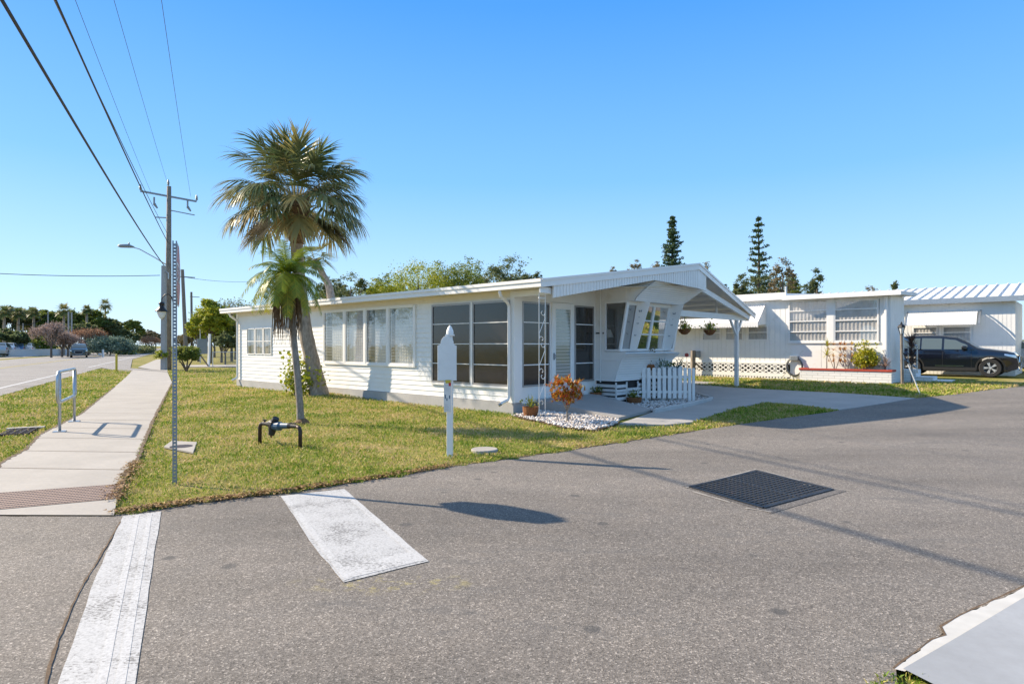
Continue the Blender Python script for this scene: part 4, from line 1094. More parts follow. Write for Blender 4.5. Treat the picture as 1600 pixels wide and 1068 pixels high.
# ------------------------------------------------------------------ palms
def tube_obj(name, pts, radii, n, mat, parent, wob=0, seed=0):
    m_ = MB(); r = random.Random(seed)
    P2 = [Vector(p) for p in pts]
    # resample
    out = []; rr = []
    for i in range(len(P2)-1):
        k = 8
        for j in range(k):
            q = j / k
            p0 = P2[max(i-1, 0)]; p1 = P2[i]; p2 = P2[i+1]; p3 = P2[min(i+2, len(P2)-1)]
            out.append(.5*((2*p1) + (p2-p0)*q + (2*p0-5*p1+4*p2-p3)*q*q + (3*p1-p0-3*p2+p3)*q**3)); rr.append((radii[i]*(1-q) + radii[i+1]*q) * (1 + r.uniform(-wob, wob)))
    out.append(P2[-1]); rr.append(radii[-1])
    m_.tube(out, rr, n); return m_.build(name, mat, parent, smooth=True)
def fan_frond(V, F, T, base, az, el, pl, fl, r, droop=.5, nl=34, wid=.028, sag=.6, dead=0):
    p = Vector(base); d = Vector((math.cos(az)*math.cos(el), math.sin(az)*math.cos(el), math.sin(el)))
    side = Vector((-math.sin(az), math.cos(az), 0))
    pts = [p.copy()]
    for k in range(6): p = p + d * pl / 6; d = (d + Vector((0, 0, -droop/6))).normalized(); pts.append(p.copy())
    for k in range(6):
        b0 = len(V); w_ = .016
        V += [pts[k]-side*w_, pts[k]+side*w_, pts[k+1]+side*w_, pts[k+1]-side*w_]; F.append((b0, b0+1, b0+2, b0+3)); T += [.55]*4
    up = side.cross(d) * -1
    tt0 = min(1, max(0, r.gauss(.32, .16))) if not dead else r.uniform(.75, 1)
    hub = pts[-1]; cos_len = fl * .35
    for i in range(nl):
        a = R(-128 + 256 * (i + r.uniform(-.2, .2)) / (nl - 1))
        o = hub + d * cos_len * max(0, math.cos(a)) * .7
        ld = (d * math.cos(a) + side * math.sin(a) + up * .22 * abs(math.sin(a))).normalized()
        l = fl * (1 - .28 * abs(a) / 2.2) * r.uniform(.88, 1.08); q = o.copy(); b0 = len(V); wv = ld.cross(up).normalized()
        if r.random() < .04: continue
        SG = 5
        for k in range(SG + 1):
            s = k / SG; ww = wv * wid * (1 - s ** 1.6) * (.55 + .9 * math.sin(min(1, s * 1.8 + .2) * 1.57)) * .8
            ttt = min(1, tt0 + (.55 * s ** 3 if r.random() < .5 else .1 * s))
            V += [q - ww, q + ww]; T += [ttt, ttt]
            q = q + ld * l / SG; ld = (ld + Vector((0, 0, -1)) * sag * s / SG * 2.2).normalized()
        for k in range(SG): F.append((b0+2*k, b0+2*k+1, b0+2*k+3, b0+2*k+2))
def pinnate(V, F, T, base, az, el, ln, r, droop=1.2, nl=34, lw=.009, ll=.22, tint=.3, vee=.35, hang=.3):
    p = Vector(base); d = Vector((math.cos(az)*math.cos(el), math.sin(az)*math.cos(el), math.sin(el))); side = Vector((-math.sin(az), math.cos(az), 0))
    SG = nl
    for k in range(SG):
        s = k / SG; p2 = p + d * ln / SG; w_ = .011 * (1 - s * .7)
        b0 = len(V); V += [p-side*w_, p+side*w_, p2+side*w_, p2-side*w_]; F.append((b0, b0+1, b0+2, b0+3)); T += [tint+.2]*4
        if s > .12:
            up = d.cross(side) * -1
            for sg in (-1, 1):
                ld = (side * sg * (1 - s*.25) + d * .55 + up * vee * r.uniform(.4, 1.2)).normalized(); l = ll * math.sin(min(1, .25 + s * 1.2) * 1.57) * (1 - .55 * s ** 3) * r.uniform(.85, 1.1)
                q = p.copy(); b1 = len(V); tt = min(1, max(0, tint + r.gauss(0, .12))); wv = ld.cross(up).normalized()
                for j in range(4):
                    u = j / 3; ww = wv * lw * (1 - u ** 2) + wv * .001; V += [q - ww, q + ww]; T += [tt, tt]
                    q = q + ld * l / 3; ld = (ld + Vector((0, 0, -hang * .5))).normalized()
                for j in range(3): F.append((b1+2*j, b1+2*j+1, b1+2*j+3, b1+2*j+2))
        p = p2; d = (d + Vector((0, 0, -droop / SG))).normalized()

# sabal palm
YB = 20.0
sb = Vector((-6.18, YB, .05))
sab = empty('sabal_palm', sb, 0, 'tall cabbage palm with shaggy fan crown leaning over the long white wall', 'palm tree')
def rel(px, py, Y=YB): return at(px, py, Y) - sb
tube_obj('trunk', [rel(499, 622), rel(497, 605), rel(489, 570), rel(478, 520), rel(471, 470), rel(466, 420), rel(463, 372)], [.36, .28, .235, .215, .205, .195, .185], 16, M['palmbark'], sab, .03, 1)
tube_obj('boot_collar', [rel(464, 382), rel(463, 365), rel(462, 345), rel(463, 325), rel(464, 308)], [.20, .28, .37, .42, .36], 16, M['boots'], sab, .08, 2)
m_ = MB(); r = random.Random(12)
for k in range(120):
    a = r.uniform(0, 6.28); zz = r.uniform(0, 1); c0 = rel(463, 372 - 50 * zz); rad = .24 + .16 * zz
    p0 = c0 + Vector((math.cos(a)*rad*.9, math.sin(a)*rad*.9, -.05)); p1 = p0 + Vector((math.cos(a)*.12, math.sin(a)*.12, .26 + .1*r.random()))
    m_.bar(p0, p1, .07, .02, up=(math.cos(a), math.sin(a), 0))
m_.build('boot', M['straw'], sab)
def sabal_frond(V, F, T, base, az, el, L, fl, r, droop, grav, old=0.0):
    p = Vector(base); d = Vector((math.cos(az)*math.cos(el), math.sin(az)*math.cos(el), math.sin(el))); side = Vector((-math.sin(az), math.cos(az), 0)); SG = 26
    tt0 = min(1, max(0, r.gauss(.38, .16) + old))
    for k in range(SG):
        s_ = k / SG; p2 = p + d * L / SG; w_ = .02 * (1 - .6*s_); b0 = len(V); V += [p-side*w_, p+side*w_, p2+side*w_, p2-side*w_]; F.append((b0, b0+1, b0+2, b0+3)); T += [.7]*4
        if s_ > .54:
            q_ = (s_ - .54) / .46; up = (d.cross(side) * -1).normalized(); fw = .25 + 1.1 * q_
            for sg in (-1, 1):
                for rep_ in range(2):
                    ld = (side * sg * (1.0 - .65*q_*r.uniform(.6, 1.2)) + d * fw * r.uniform(.7, 1.2) + up * r.uniform(.0, .4)).normalized(); l = fl * (.72 + .35 * math.sin(q_ * 2.6)) * r.uniform(.8, 1.1)
                    q = p.copy(); b1 = len(V); wv = ld.cross(up)
                    wv = wv.normalized() * .026 if wv.length > 1e-3 else side * .026
                    tip = .5 * r.random() if r.random() < .45 else .08
                    for j in range(6):
                        u = j / 5; ww = wv * (1 - u ** 1.7) * (.55 + .6*math.sin(min(1, u*2)*1.57)) + wv * .02; tv = min(1, tt0 + tip * u * u); V += [q - ww, q + ww]; T += [tv, tv]
                        q = q + ld * l / 5; ld = (ld + Vector((0, 0, -grav * (.10 + .34 * u)))).normalized()
                    for j in range(5): F.append((b1+2*j, b1+2*j+1, b1+2*j+3, b1+2*j+2))
        p = p2; d = (d + Vector((0, 0, -droop / SG))).normalized()
V, F, T = [], [], []; r = random.Random(78); cc = rel(463, 324)
for (n_, e0, e1, L0, L1, dr_, gr_, old) in ((14, 60, 82, 1.5, 1.75, .45, .45, 0), (18, 36, 62, 1.6, 1.95, .8, .8, 0), (22, 10, 38, 1.6, 2.0, .9, 1.2, .05), (16, -12, 10, 1.4, 1.8, .8, 1.5, .2), (10, 20, 70, .9, 1.3, .7, 1.1, .1)):
    a0_ = r.uniform(0, 6)
    for k in range(n_):
        az = a0_ + k * 6.2832 / n_ + r.uniform(-.2, .2); el = R(r.uniform(e0, e1))
        sabal_frond(V, F, T, cc + Vector((math.cos(az)*.12, math.sin(az)*.12, .15*max(0, math.sin(el)))), az, el, r.uniform(L0, L1) * 1.09, r.uniform(.78, .96), r, dr_ * r.uniform(.7, 1.3), gr_ * r.uniform(.75, 1.25), old)
np_mesh('crown', V, F, M['palmleaf'], sab, T)
V, F, T = [], [], []
for (tx, ty, pl) in ((378, 335, 1.0), (562, 345, 1.0), (372, 300, 1), (566, 315, 1), (395, 318, 1), (548, 322, 1), (518, 322, 1), (508, 372, 1.4)):
    tgt = rel(tx, ty); dv = tgt - cc; az = math.atan2(dv.y, dv.x); fan_frond(V, F, T, cc, az + r.uniform(-.3, .3), R(-22), dv.length * .72, .85, r, .55, 36, .026, 1.1)
np_mesh('hanging_frond', V, F, leafmat('old_sabal_leaf', (.055, .075, .025), (.12, .12, .04), (.38, .20, .06), .5, .25), sab, T)
m_ = MB(); r = random.Random(9)
for k in range(260):
    a = r.uniform(0, 6.28); p = rel(488, 292) + Vector((r.gauss(0, .28), r.gauss(0, .28), r.gauss(0, .22))); m_.bar(p, p + Vector((r.gauss(0, .18), r.gauss(0, .18), -r.uniform(.05, .3))), .006, .006)
m_.build('seed_stalk', M['straw'], sab)

# pygmy date palm
sp0 = Vector((-4.54, 13.43, 0))
spm = empty('pygmy_date_palm', sp0, 0, 'slim pale trunked small palm with feathery crown and hanging brown dead skirt', 'palm tree')
def rs(px, py, Y=13.43): return at(px, py, Y) - sp0
tube_obj('trunk', [rs(470, 662), rs(468, 625), rs(464, 580), rs(459, 530), rs(455, 480), rs(452, 440), rs(450, 425)], [.085, .075, .072, .068, .066, .075, .07], 12, M['smallbark'], spm, .05, 3)
m_ = MB(); m_.lathe([(0.0, .10), (.07, .11), (.14, .05), (.17, -.02)], 14, tuple(rs(472, 661))); m_.build('root_mound', M['boots'], spm)
V, F, T = [], [], []; r = random.Random(41); cc2 = rs(449, 432)
for k in range(46):
    az = k * 2.39996; q = k / 45; el = R(76 - 84 * q + r.uniform(-8, 8))
    pinnate(V, F, T, cc2, az, el, r.uniform(.95, 1.15) * (.78 + .25 * min(1, q*2)), r, 1.7 + .7*q, 36, .008, .25, min(.95, .15 + .35*q + r.uniform(0, .25)), .35, .22 + .3*q)
np_mesh('crown', V, F, M['smallleaf'], spm, T)
V, F, T = [], [], []
m_ = MB()
for k in range(120):
    az = r.uniform(0, 6.28); l = r.uniform(.75, 1.45); p0 = cc2 + Vector((math.cos(az)*.06, math.sin(az)*.06, .05)); p1 = p0 + Vector((math.cos(az)*.15, math.sin(az)*.15, -.12)); p2 = p1 + Vector((math.cos(az)*r.uniform(-.04, .10), math.sin(az)*r.uniform(-.04, .10), -l*.5)); p3 = p2 + Vector((r.uniform(-.08, .05), r.uniform(-.04, .04), -l*.5))
    m_.tube([p0, p1, p2, p3], [.012, .014, .010, .003], 4)
m_.build('dead_skirt', M['straw'], spm)

# leaning palm behind the roof
lp0 = Vector((*at(519, 540, 27.5).to_2d(), 0))
lp = empty('leaning_palm', lp0, 0, 'slender palm trunk leaning left from behind the roof of the long home', 'palm tree')
def rl_(px, py): return at(px, py, 27.5) - lp0
tube_obj('trunk', [rl_(524, 540) + Vector((0, 0, -1.6)), rl_(517, 465), rl_(505, 430), rl_(492, 405)], [.20, .17, .14, .10], 10, M['palmbark'], lp, .03, 4)
V, F, T = [], [], []; r = random.Random(19)
for k in range(11):
    az = k * 2.4; fan_frond(V, F, T, rl_(490, 402), az, R(60 - 80 * k / 10), .5, .75, r, .7, 30, .026, .9)
np_mesh('crown', V, F, M['palmleaf'], lp, T)

# young shrub beside the palm
vx = Vector((*P(462, 617), 0)); vs = empty('young_shrub', vx, 0, 'young bright green leafy shrub growing between the two palm trunks and the wall', 'shrub')
m_ = MB(); V, F, T = [], [], []; r = random.Random(6); dd = vx.y
for (tx, ty) in ((447, 555), (452, 575), (478, 548), (488, 560), (497, 580), (470, 562), (505, 590), (460, 590), (483, 585), (446, 592)):
    tp = at(tx, ty, dd + r.uniform(-.3, .3)) - vx; m_.tube([(0, 0, 0), tp * .5 + Vector((0, 0, .1)), tp], [.016, .011, .005], 5)
    for s in np.linspace(.25, 1, 8): leafcloud(V, F, T, tp * float(s), 9, .13, (.12, .12, .10), r, asp=.4)
m_.build('stem', M['smallbark'], vs); np_mesh('foliage', V, F, M['brightleaf'], vs, T)

# ================================================================== NEIGHBOURS
GN = .24
nb = empty('neighbour_home', (CX, CY, 0), ANG, 'white single storey neighbour home with two tall screened windows and scalloped awning', 'mobile home')
NX = 15.3
def vsiding(name, plane, c, a0, a1, z0, z1, holes=(), pitch=.30, mat='siding', parent=None, sgn=-1, lip=.008, gap=.014):
    """vertical board siding with grooves"""
    mb = MB(); a = a0
    while a < a1 - 1e-4:
        b_ = min(a + pitch, a1)
        for (p, q, o) in ((a, b_ - gap, lip), (b_ - gap, b_, 0)):
            cuts = sorted({p, q} | {h[0] for h in holes if p < h[0] < q} | {h[1] for h in holes if p < h[1] < q})
            for i in range(len(cuts) - 1):
                s0, s1 = cuts[i], cuts[i+1]; m_ = (s0 + s1) / 2; zz = [(z0, z1)]
                for h in holes:
                    if h[0] <= m_ <= h[1]:
                        nz = []
                        for s in zz:
                            if s[0] < h[2]: nz.append((s[0], min(h[2], s[1])))
                            if h[3] < s[1]: nz.append((max(h[3], s[0]), s[1]))
                        zz = nz
                for (za, zb) in zz:
                    if plane == 'x': mb.box(*sorted((c + sgn*o, c + .04*-sgn)), s0, s1, za, zb)
                    else: mb.box(s0, s1, *sorted((c + sgn*o, c + .04*-sgn)), za, zb)
        a = b_
    return mb.build(name, M[mat], parent)
def nwin(par, x, y0, y1, z0, z1, rails, name='window', curtain='curtain', fr='trim', glass='glass', fw=.05):
    f = MB(); f.box(x-.03, x+.03, y0, y0+fw, z0, z1); f.box(x-.03, x+.03, y1-fw, y1, z0, z1); f.box(x-.029, x+.03, y0+fw, y1-fw, z0, z0+fw); f.box(x-.029, x+.03, y0+fw, y1-fw, z1-fw, z1)
    for r_ in rails: f.box(x-.028, x+.008, y0+fw, y1-fw, r_-.022, r_+.022)
    w_ = f.build(name, M[fr], par)
    g = MB(); g.face([(x-.004, y0+fw, z0+fw), (x-.004, y1-fw, z0+fw), (x-.004, y1-fw, z1-fw), (x-.004, y0+fw, z1-fw)]); g.build('pane', M[glass], w_)
    if curtain:
        c_ = MB(); y = y0+fw; k = 0
        while y < y1 - fw:
            c_.face([(x+.015+.02*(k % 2), y, z0), (x+.015+.02*((k+1) % 2), min(y+.07, y1-fw), z0), (x+.015+.02*((k+1) % 2), min(y+.07, y1-fw), z1), (x+.015+.02*(k % 2), y, z1)]); y += .07; k += 1
        c_.build('curtain', M[curtain], w_)
    return w_
vsiding('wall', 'x', NX, -4.95, -1.35, GN, 3.58, [(-4.59, -3.0, 1.81, 3.42), (-2.82, -1.28, 1.81, 3.50)], 1.2, parent=nb)
vsiding('wall', 'x', NX + .06, -1.35, 9.0, .95, 3.62, [(-.45, .42, 1.88, 2.5), (.62, 1.42, 1.88, 2.5), (1.62, 2.5, 1.88, 2.5)], .21, parent=nb, lip=.012, gap=.02)
vsiding('wall', 'y', -4.95, NX, 17.6, GN, 3.58, (), .3, parent=nb)
q = MB(); q.box(NX+.5, 19.5, -1.3, 9, GN, 3.6); q.box(NX+.5, 17.6, -4.8, -1.35, GN, 3.5); q.build('inner_core', M['dark'], nb)
nwin(nb, NX-.01, -2.80, -1.30, 1.81, 3.50, (2.22, 2.64, 3.06)); nwin(nb, NX-.01, -4.57, -3.02, 1.81, 3.42, (2.22, 2.64, 3.06))
q = MB(); q.box(NX-.05, NX-.03+.0, -3.02, -2.80, 1.75, 3.55); q.box(NX-.045, NX-.02, -4.95, -4.70, GN, 3.5); q.box(NX-.06, NX-.0, -4.6, -1.28, 1.75, 1.808); q.build('window_casing', M['trim'], nb)
for a, b_ in ((-.45, .42), (.62, 1.42), (1.62, 2.5)): nwin(nb, NX+.05, a, b_, 1.88, 2.5, (2.22,), curtain='curtain')
# roofs
q = MB(); q.hexa([(NX-.45, -5.35, 3.52), (17.8, -5.35, 3.62), (17.8, -1.2, 3.62), (NX-.45, -1.2, 3.52), (NX-.45, -5.35, 3.64), (17.8, -5.35, 3.76), (17.8, -1.2, 3.76), (NX-.45, -1.2, 3.64)]); o = q.build('roof', M['roof'], nb)
q = MB(); q.box(NX-.48, NX-.451, -5.38, -1.19, 3.50, 3.68); q.build('fascia', M['trim'], o)
q = MB(); q.hexa([(NX-.15, -1.19, 3.58), (19.5, -1.19, 3.9), (19.5, 9, 3.9), (NX-.15, 9, 3.58), (NX-.15, -1.19, 3.80), (19.5, -1.19, 4.06), (19.5, 9, 4.06), (NX-.15, 9, 3.80)]); o = q.build('roof', M['roof'], nb)
q = MB(); q.box(NX-.20, NX-.151, -1.25, 9, 3.55, 3.84); q.build('fascia', M['trim'], o)
q = MB(); q.tube([(17.0, -.6, 3.8), (17.0, -.6, 4.25)], .05, 8); q.build('roof_vent', M['galv'], o)
sp_ = MB(); sp_.tube([(NX-.09, -4.82, 3.5), (NX-.09, -4.82, .5)], .06, 6); sp_.build('downspout', M['trim'], nb)
# scalloped awning
aw = MB(); y = -.35; yb = 8.5; k = 0
while y < yb:
    y2 = min(y + .11, yb); 
    for (a, b_, o1) in ((y, y2-.025, 0), (y2-.025, y2, -.018)):
        zf = 2.42 - (.05 if o1 == 0 else .0)
        aw.hexa([(NX+.04, a, 3.40+o1), (NX+.04, b_, 3.40+o1), (NX+.04, b_, 3.415+o1), (NX+.04, a, 3.415+o1), (NX-.80, a, 2.62+o1), (NX-.80, b_, 2.62+o1), (NX-.80, b_, 2.635+o1), (NX-.80, a, 2.635+o1)])
        aw.box(NX-.812, NX-.80, a, b_, zf+.05, 2.63+o1)
    y = y2
aw.prism([(NX+.04, 3.38), (NX-.79, 2.60), (NX-.79, 2.50), (NX+.04, 2.55)], 'y', -.362, -.352)
aw.build('awning', M['trim'], nb)
# decorative breeze block skirting
bb = MB(); y = -1.25; y0_ = y
bb.box(NX-.02, NX+.05, -1.35, 9, .88, .96); bb.box(NX-.021, NX+.05, -1.35, 9, .36, .52); bb.box(NX-.021, NX+.05, -1.35, 9, .20, .31)
while y < 8.5:
    c0 = y + .25; zc = .70
    bb.box(NX-.015, NX+.05, y-.012, y+.012, .52, .88)
    for (da, db) in (((-.25, -.18), (.25, .18)), ((-.25, .18), (.25, -.18))):
        bb.bar((NX+.0, c0+da[0], zc+da[1]), (NX+.0, c0+db[0], zc+db[1]), .05, .026, up=(1, 0, 0))
    for (p0, p1) in (((0, .18), (.25, 0)), ((.25, 0), (0, -.18)), ((0, -.18), (-.25, 0)), ((-.25, 0), (0, .18))):
        bb.bar((NX+.004, c0+p0[0], zc+p0[1]), (NX+.004, c0+p1[0], zc+p1[1]), .045, .022, up=(1, 0, 0))
    for kk in range(4): bb.box(NX-.014, NX+.04, y+.02+kk*.125, y+.08+kk*.125, .31, .36)
    y += .5
bb.build('breeze_block_skirting', M['white'], nb)
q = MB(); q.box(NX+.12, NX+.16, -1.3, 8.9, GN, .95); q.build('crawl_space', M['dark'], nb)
# planter
pl = empty('brick_planter', (CX, CY, 0), ANG, 'long white painted brick planter with red coping before the neighbour windows', 'planter')
q = MB(); px0, px1, pya, pyb = 14.62, NX-.06, -5.12, -1.95
q.box(px0, px0+.12, pya, pyb, .15, .70); q.box(px0+.12, px1, pya, pya+.12, .15, .699); q.box(px0+.12, px1, pyb-.12, pyb, .15, .699); q.build('brick_wall', M['whitebrick'], pl)
q = MB(); q.box(px0-.03, px0+.15, pya-.03, pyb+.03, .70, .775); q.box(px0+.15, px1, pya-.03, pya+.15, .70, .774); q.box(px0+.15, px1, pyb-.15, pyb+.03, .70, .774); q.build('coping', M['red'], pl, bevel=.006)
q = MB(); q.box(px0+.12, px1, pya+.12, pyb-.12, .15, .68); q.build('soil', M['soil'], pl)
q = MB(); a0 = random.Random(2)
def planter_plant(y, label, kind, seed, x=14.95, name='shrub', cat='shrub'):
    X, Y = L2W(x, y); e = empty(name, (X, Y, .68), 0, label, cat); r = random.Random(seed); V, F, T = [], [], []; m_ = MB()
    if kind == 'bush':
        for k in range(9):
            a = k*.7; m_.tube([(0, 0, -.02), (.1*math.cos(a), .1*math.sin(a), .15), (.3*math.cos(a), .3*math.sin(a), .5)], [.02, .014, .006], 5)
        for k in range(150):
            d = Vector((r.gauss(0, 1), r.gauss(0, 1), r.gauss(0, 1))).normalized() * r.uniform(.5, 1); leafcloud(V, F, T, (d.x*.44, d.y*.44, .48 + d.z*.40), 14, .075, (.05, .05, .05), r, asp=.4)
        for k in range(12): leafcloud(V, F, T, (r.uniform(-.3, .3), r.uniform(-.3, .3), .95 + r.random()*.12), 8, .08, (.03, .03, .06), r)
        mat = 'yellowleaf'
    elif kind == 'dracaena':
        m_.tube([(0, 0, -.02), (.0, 0, .45), (.02, 0, .62)], [.022, .018, .016], 6)
        blade_plant((0, 0, .60), 26, .38, .018, r, (-15, 85), .7, V, F, T); blade_plant((0.02, 0, .95), 24, .34, .018, r, (10, 88), .5, V, F, T); m_.tube([(0, 0, .6), (.02, 0, .95)], [.016, .014], 6); mat = 'yellowleaf'
    elif kind == 'orange':
        for k in range(5):
            a = k*1.3; m_.tube([(0, 0, -.02), (.1*math.cos(a), .1*math.sin(a), .25), (.2*math.cos(a), .24*math.sin(a), .6)], [.014, .012, .01], 5)
            for zz in (.35, .55, .8, 1.0): blade_plant((.2*math.cos(a), .24*math.sin(a), zz), 11, .20, .013, r, (0, 80), .6, V, F, T, seg=3)
        mat = 'orangeleaf'
    else:
        m_.tube([(0, 0, -.02), (0, 0, .22)], [.03, .025], 6); blade_plant((0, 0, .2), 60, .46, .02, r, (-5, 85), .3, V, F, T); mat = kind
    m_.build('stem', M['smallbark'], e); np_mesh('foliage', V, F, M[mat], e, T)
planter_plant(-2.85, 'thin dracaena with yellow green tufts, leftmost plant in the planter', 'dracaena', 1)
planter_plant(-3.15, 'tall orange leaved ti plant next to the thin dracaena in the planter', 'orange', 2)
planter_plant(-3.55, 'paler orange ti plant beside the round yellow bush in the planter', 'orange', 3)
planter_plant(-4.22, 'dense round yellow green bush in the white brick planter', 'bush', 4)
planter_plant(-4.85, 'spiky pink striped plant at the right corner of the planter', 'orangeleaf2' if 'orangeleaf2' in M else M.setdefault('pinkleaf', leafmat('pink_striped_leaf', (.20, .10, .07), (.48, .30, .24), (.65, .55, .42))) and 'pinkleaf', 5)
X, Y = L2W(16.0, -5.5); e = empty('dark_dracaena', (X, Y, GN), 0, 'tall dark bronze spiky plant by the steps behind the lamp post', 'shrub'); V, F, T = [], [], []; r = random.Random(3)
m_ = MB(); m_.tube([(0, 0, -.05), (0, 0, 1.5)], [.03, .02], 6); m_.build('stem', M['smallbark'], e)
for zz in (.7, 1.0, 1.3, 1.5): blade_plant((0, 0, zz), 30, .6, .022, r, (5, 85), .4, V, F, T)
np_mesh('foliage', V, F, leafmat('bronze_leaf', (.03, .022, .022), (.07, .045, .04), (.16, .10, .08)), e, T)
# hose on a reel
hs_ = empty('garden_hose', (CX, CY, 0), ANG, 'dark coiled garden hose hung on a wall hanger left of the planter', 'garden hose'); q = MB(); yc = -1.55; r = random.Random(1)
for k in range(7):
    rr = .34 + .022 * (k % 3) + r.uniform(-.01, .01); q.tube([(NX-.05-.022*(k//2), yc + rr*.85*math.cos(a), .83 - .03 + rr*1.0*math.sin(a)) for a in np.linspace(0, 6.283, 30)], .014, 5, cap=False)
q.build('coil', M['hose'], hs_); q = MB(); q.box(NX-.14, NX-.002, yc-.16, yc+.16, 1.05, 1.24); q.build('hanger', M['galvdark'], hs_, bevel=.02)
q = MB(); q.tube([(NX-.09, yc+.28, .6), (NX-.2, yc+.45, .36), (NX-.25, yc+.1, .27), (NX-.3, yc-.35, .27)], .014, 5); q.build('hose_end', M['hose2'], hs_)
# old meter post
X, Y = P(1083, 588); e = empty('meter_post', (X, Y, float(gz(X, Y))), R(20), 'weathered timber post with grey meter box and diagonal board near breeze blocks', 'utility post')
q = MB(); q.box(-.09, .09, -.06, .06, -.1, 1.18); q.build('post', M['wood'], e)
q = MB(); q.box(.09, .34, -.10, .08, .86, 1.16); q.build('meter_box', M['galvdark'], e, bevel=.02)
q = MB(); q.bar((.05, -.10, .62), (.80, -.25, .0), .12, .04); q.build('diagonal_board', M['wood'], e)
# lamp post
X, Y = P(1410, 601); e = empty('lamp_post', (X, Y, float(gz(X, Y))), 0, 'weathered garden lamp post with small black lantern beside the planter', 'lamp post')
q = MB(); q.tube([(0, 0, -.1), (-.02, 0, 1.0), (-.035, 0, 1.78)], [.052, .048, .045], 8); q.build('post', M['wood'], e)
q = MB(); q.lathe([(0, 1.76), (.06, 1.78), (.05, 1.82)], 6, (-.035, 0, 0)); 
for k in range(6):
    a = k*math.pi/3; q.bar((-.035+.055*math.cos(a), .055*math.sin(a), 1.82), (-.035+.12*math.cos(a), .12*math.sin(a), 2.05), .014)
q.lathe([(.15, 2.05), (.10, 2.13), (.035, 2.17), (.03, 2.22), (0, 2.26)], 6, (-.035, 0, 0)); q.build('lantern', M['black'], e)
q = MB(); q.lathe([(.05, 1.82), (.113, 2.05)], 6, (-.035, 0, 0)); q.build('lamp_glass', M['frost'], e)
# leaning white stake
X, Y = P(1438, 616); e = empty('leaning_stake', (X, Y, float(gz(X, Y))), 0, 'slim white and dark pole leaning left on the grass before the steps', 'pole')
q = MB(); tp = Vector((-.46, .10, 1.28)); q.tube([(0, 0, 0), tp*.72], .017, 6); q.build('pole', M['white'], e); q = MB(); q.tube([tp*.72, tp], .014, 6); q.build('tip', M['black'], e)
q = MB(); q.box(-.12, .3, -.08, .08, -.02, .02); q.build('foot', M['edging'], e)
# steps with railing
e = empty('entry_steps', (16.2, 24.3, 0), ANG, 'white concrete entry steps beside the planter', 'steps')
q = MB(); q.box(-.5, .5, -.2, .35, .1, .46); q.build('step', M['whitebrick'], e); q = MB(); q.box(-.5, .5, .351, 1.0, .1, .72); q.build('step', M['whitebrick'], e); q = MB(); q.box(-.3, .75, -.75, -.201, .1, .33); q.build('step', M['whitebrick'], e)
e = empty('stair_railing', (0, 0, 0), 0, 'pale blue grey metal hand railing sloping down to the entry steps', 'railing')
A_, B_ = at(1433, 541, 24.0), at(1411, 528, 25.2); C_, D_ = at(1433, 578, 24.0), at(1411, 561, 25.2)
q = MB(); q.tube([A_, B_], .032, 6); q.build('handrail', M['galv'], e); q = MB(); q.tube([C_ + Vector((0, 0, .1)), D_ + Vector((0, 0, .05))], .022, 6); q.build('bottom_rail', M['galv'], e)
for t_ in (0, .3, .62, .95):
    q = MB(); q.tube([A_.lerp(B_, t_), C_.lerp(D_, t_) + Vector((0, 0, .08 if t_ else -.12))], .024 if t_ == 0 else .017, 6); q.build('baluster', M['galv'], e)

# ------------------------------------------------------------------ third home
h3 = empty('rear_home', (CX, CY, 0), ANG, 'white home behind the black car with ribbed metal roof and long fabric awning', 'mobile home'); HX = 26.0
vsiding('wall', 'x', HX, -7.85, 2.0, GN, 3.95, [(-6.2, -5.0, 1.7, 2.6), (-4.85, -3.76, 1.7, 2.6)], .16, parent=h3, lip=.012, gap=.02)
q = MB(); q.box(HX+.4, 31, -7.8, 2, GN, 3.8); q.build('inner_core', M['siding'], h3)
nwin(h3, HX-.01, -6.2, -5.02, 1.7, 2.6, (2.3,)); nwin(h3, HX-.01, -4.83, -3.76, 1.7, 2.6, (2.3,))
q = MB(); q.hexa([(HX-.35, -8.6, 3.85), (31, -8.6, 4.85), (31, 3, 4.85), (HX-.35, 3, 3.85), (HX-.35, -8.6, 3.93), (31, -8.6, 4.93), (31, 3, 4.93), (HX-.35, 3, 3.93)]); rf = q.build('roof', M['roof'], h3)
q = MB()
for y in np.arange(-8.6, 3, .46): q.hexa([(HX-.36, y-.02, 3.93), (31, y-.02, 4.93), (31, y+.02, 4.93), (HX-.36, y+.02, 3.93), (HX-.36, y-.02, 4.0), (31, y-.02, 5.0), (31, y+.02, 5.0), (HX-.36, y+.02, 4.0)])
q.build('roof_ribs', M['roof'], rf)
q = MB(); q.box(HX-.40, HX-.361, -8.62, 3, 3.72, 3.97); q.build('fascia', M['galv'], rf)
aw = MB(); pts = [(0, 3.36), (-.25, 3.25), (-.5, 3.02), (-.68, 2.72), (-.69, 2.66)]; y = -6.45
while y < -3.6:
    for (a, b_, oo) in ((y, y+.085, 0), (y+.085, y+.10, .008)):
        for i in range(len(pts)-1):
            aw.face([(HX+pts[i][0]+oo, a, pts[i][1]-oo), (HX+pts[i][0]+oo, b_, pts[i][1]-oo), (HX+pts[i+1][0]+oo, b_, pts[i+1][1]-oo), (HX+pts[i+1][0]+oo, a, pts[i+1][1]-oo)])
    y += .1
aw.build('awning', M['trim'], h3)
for y in (-6.56, -3.55):
    q = MB()
    for i in range(len(pts)-1): q.bar((HX+pts[i][0]-.01, y, pts[i][1]+.0), (HX+pts[i+1][0]-.01, y, pts[i+1][1]), .07, .03)
    q.build('awning_arm', M['galvdark'], h3)
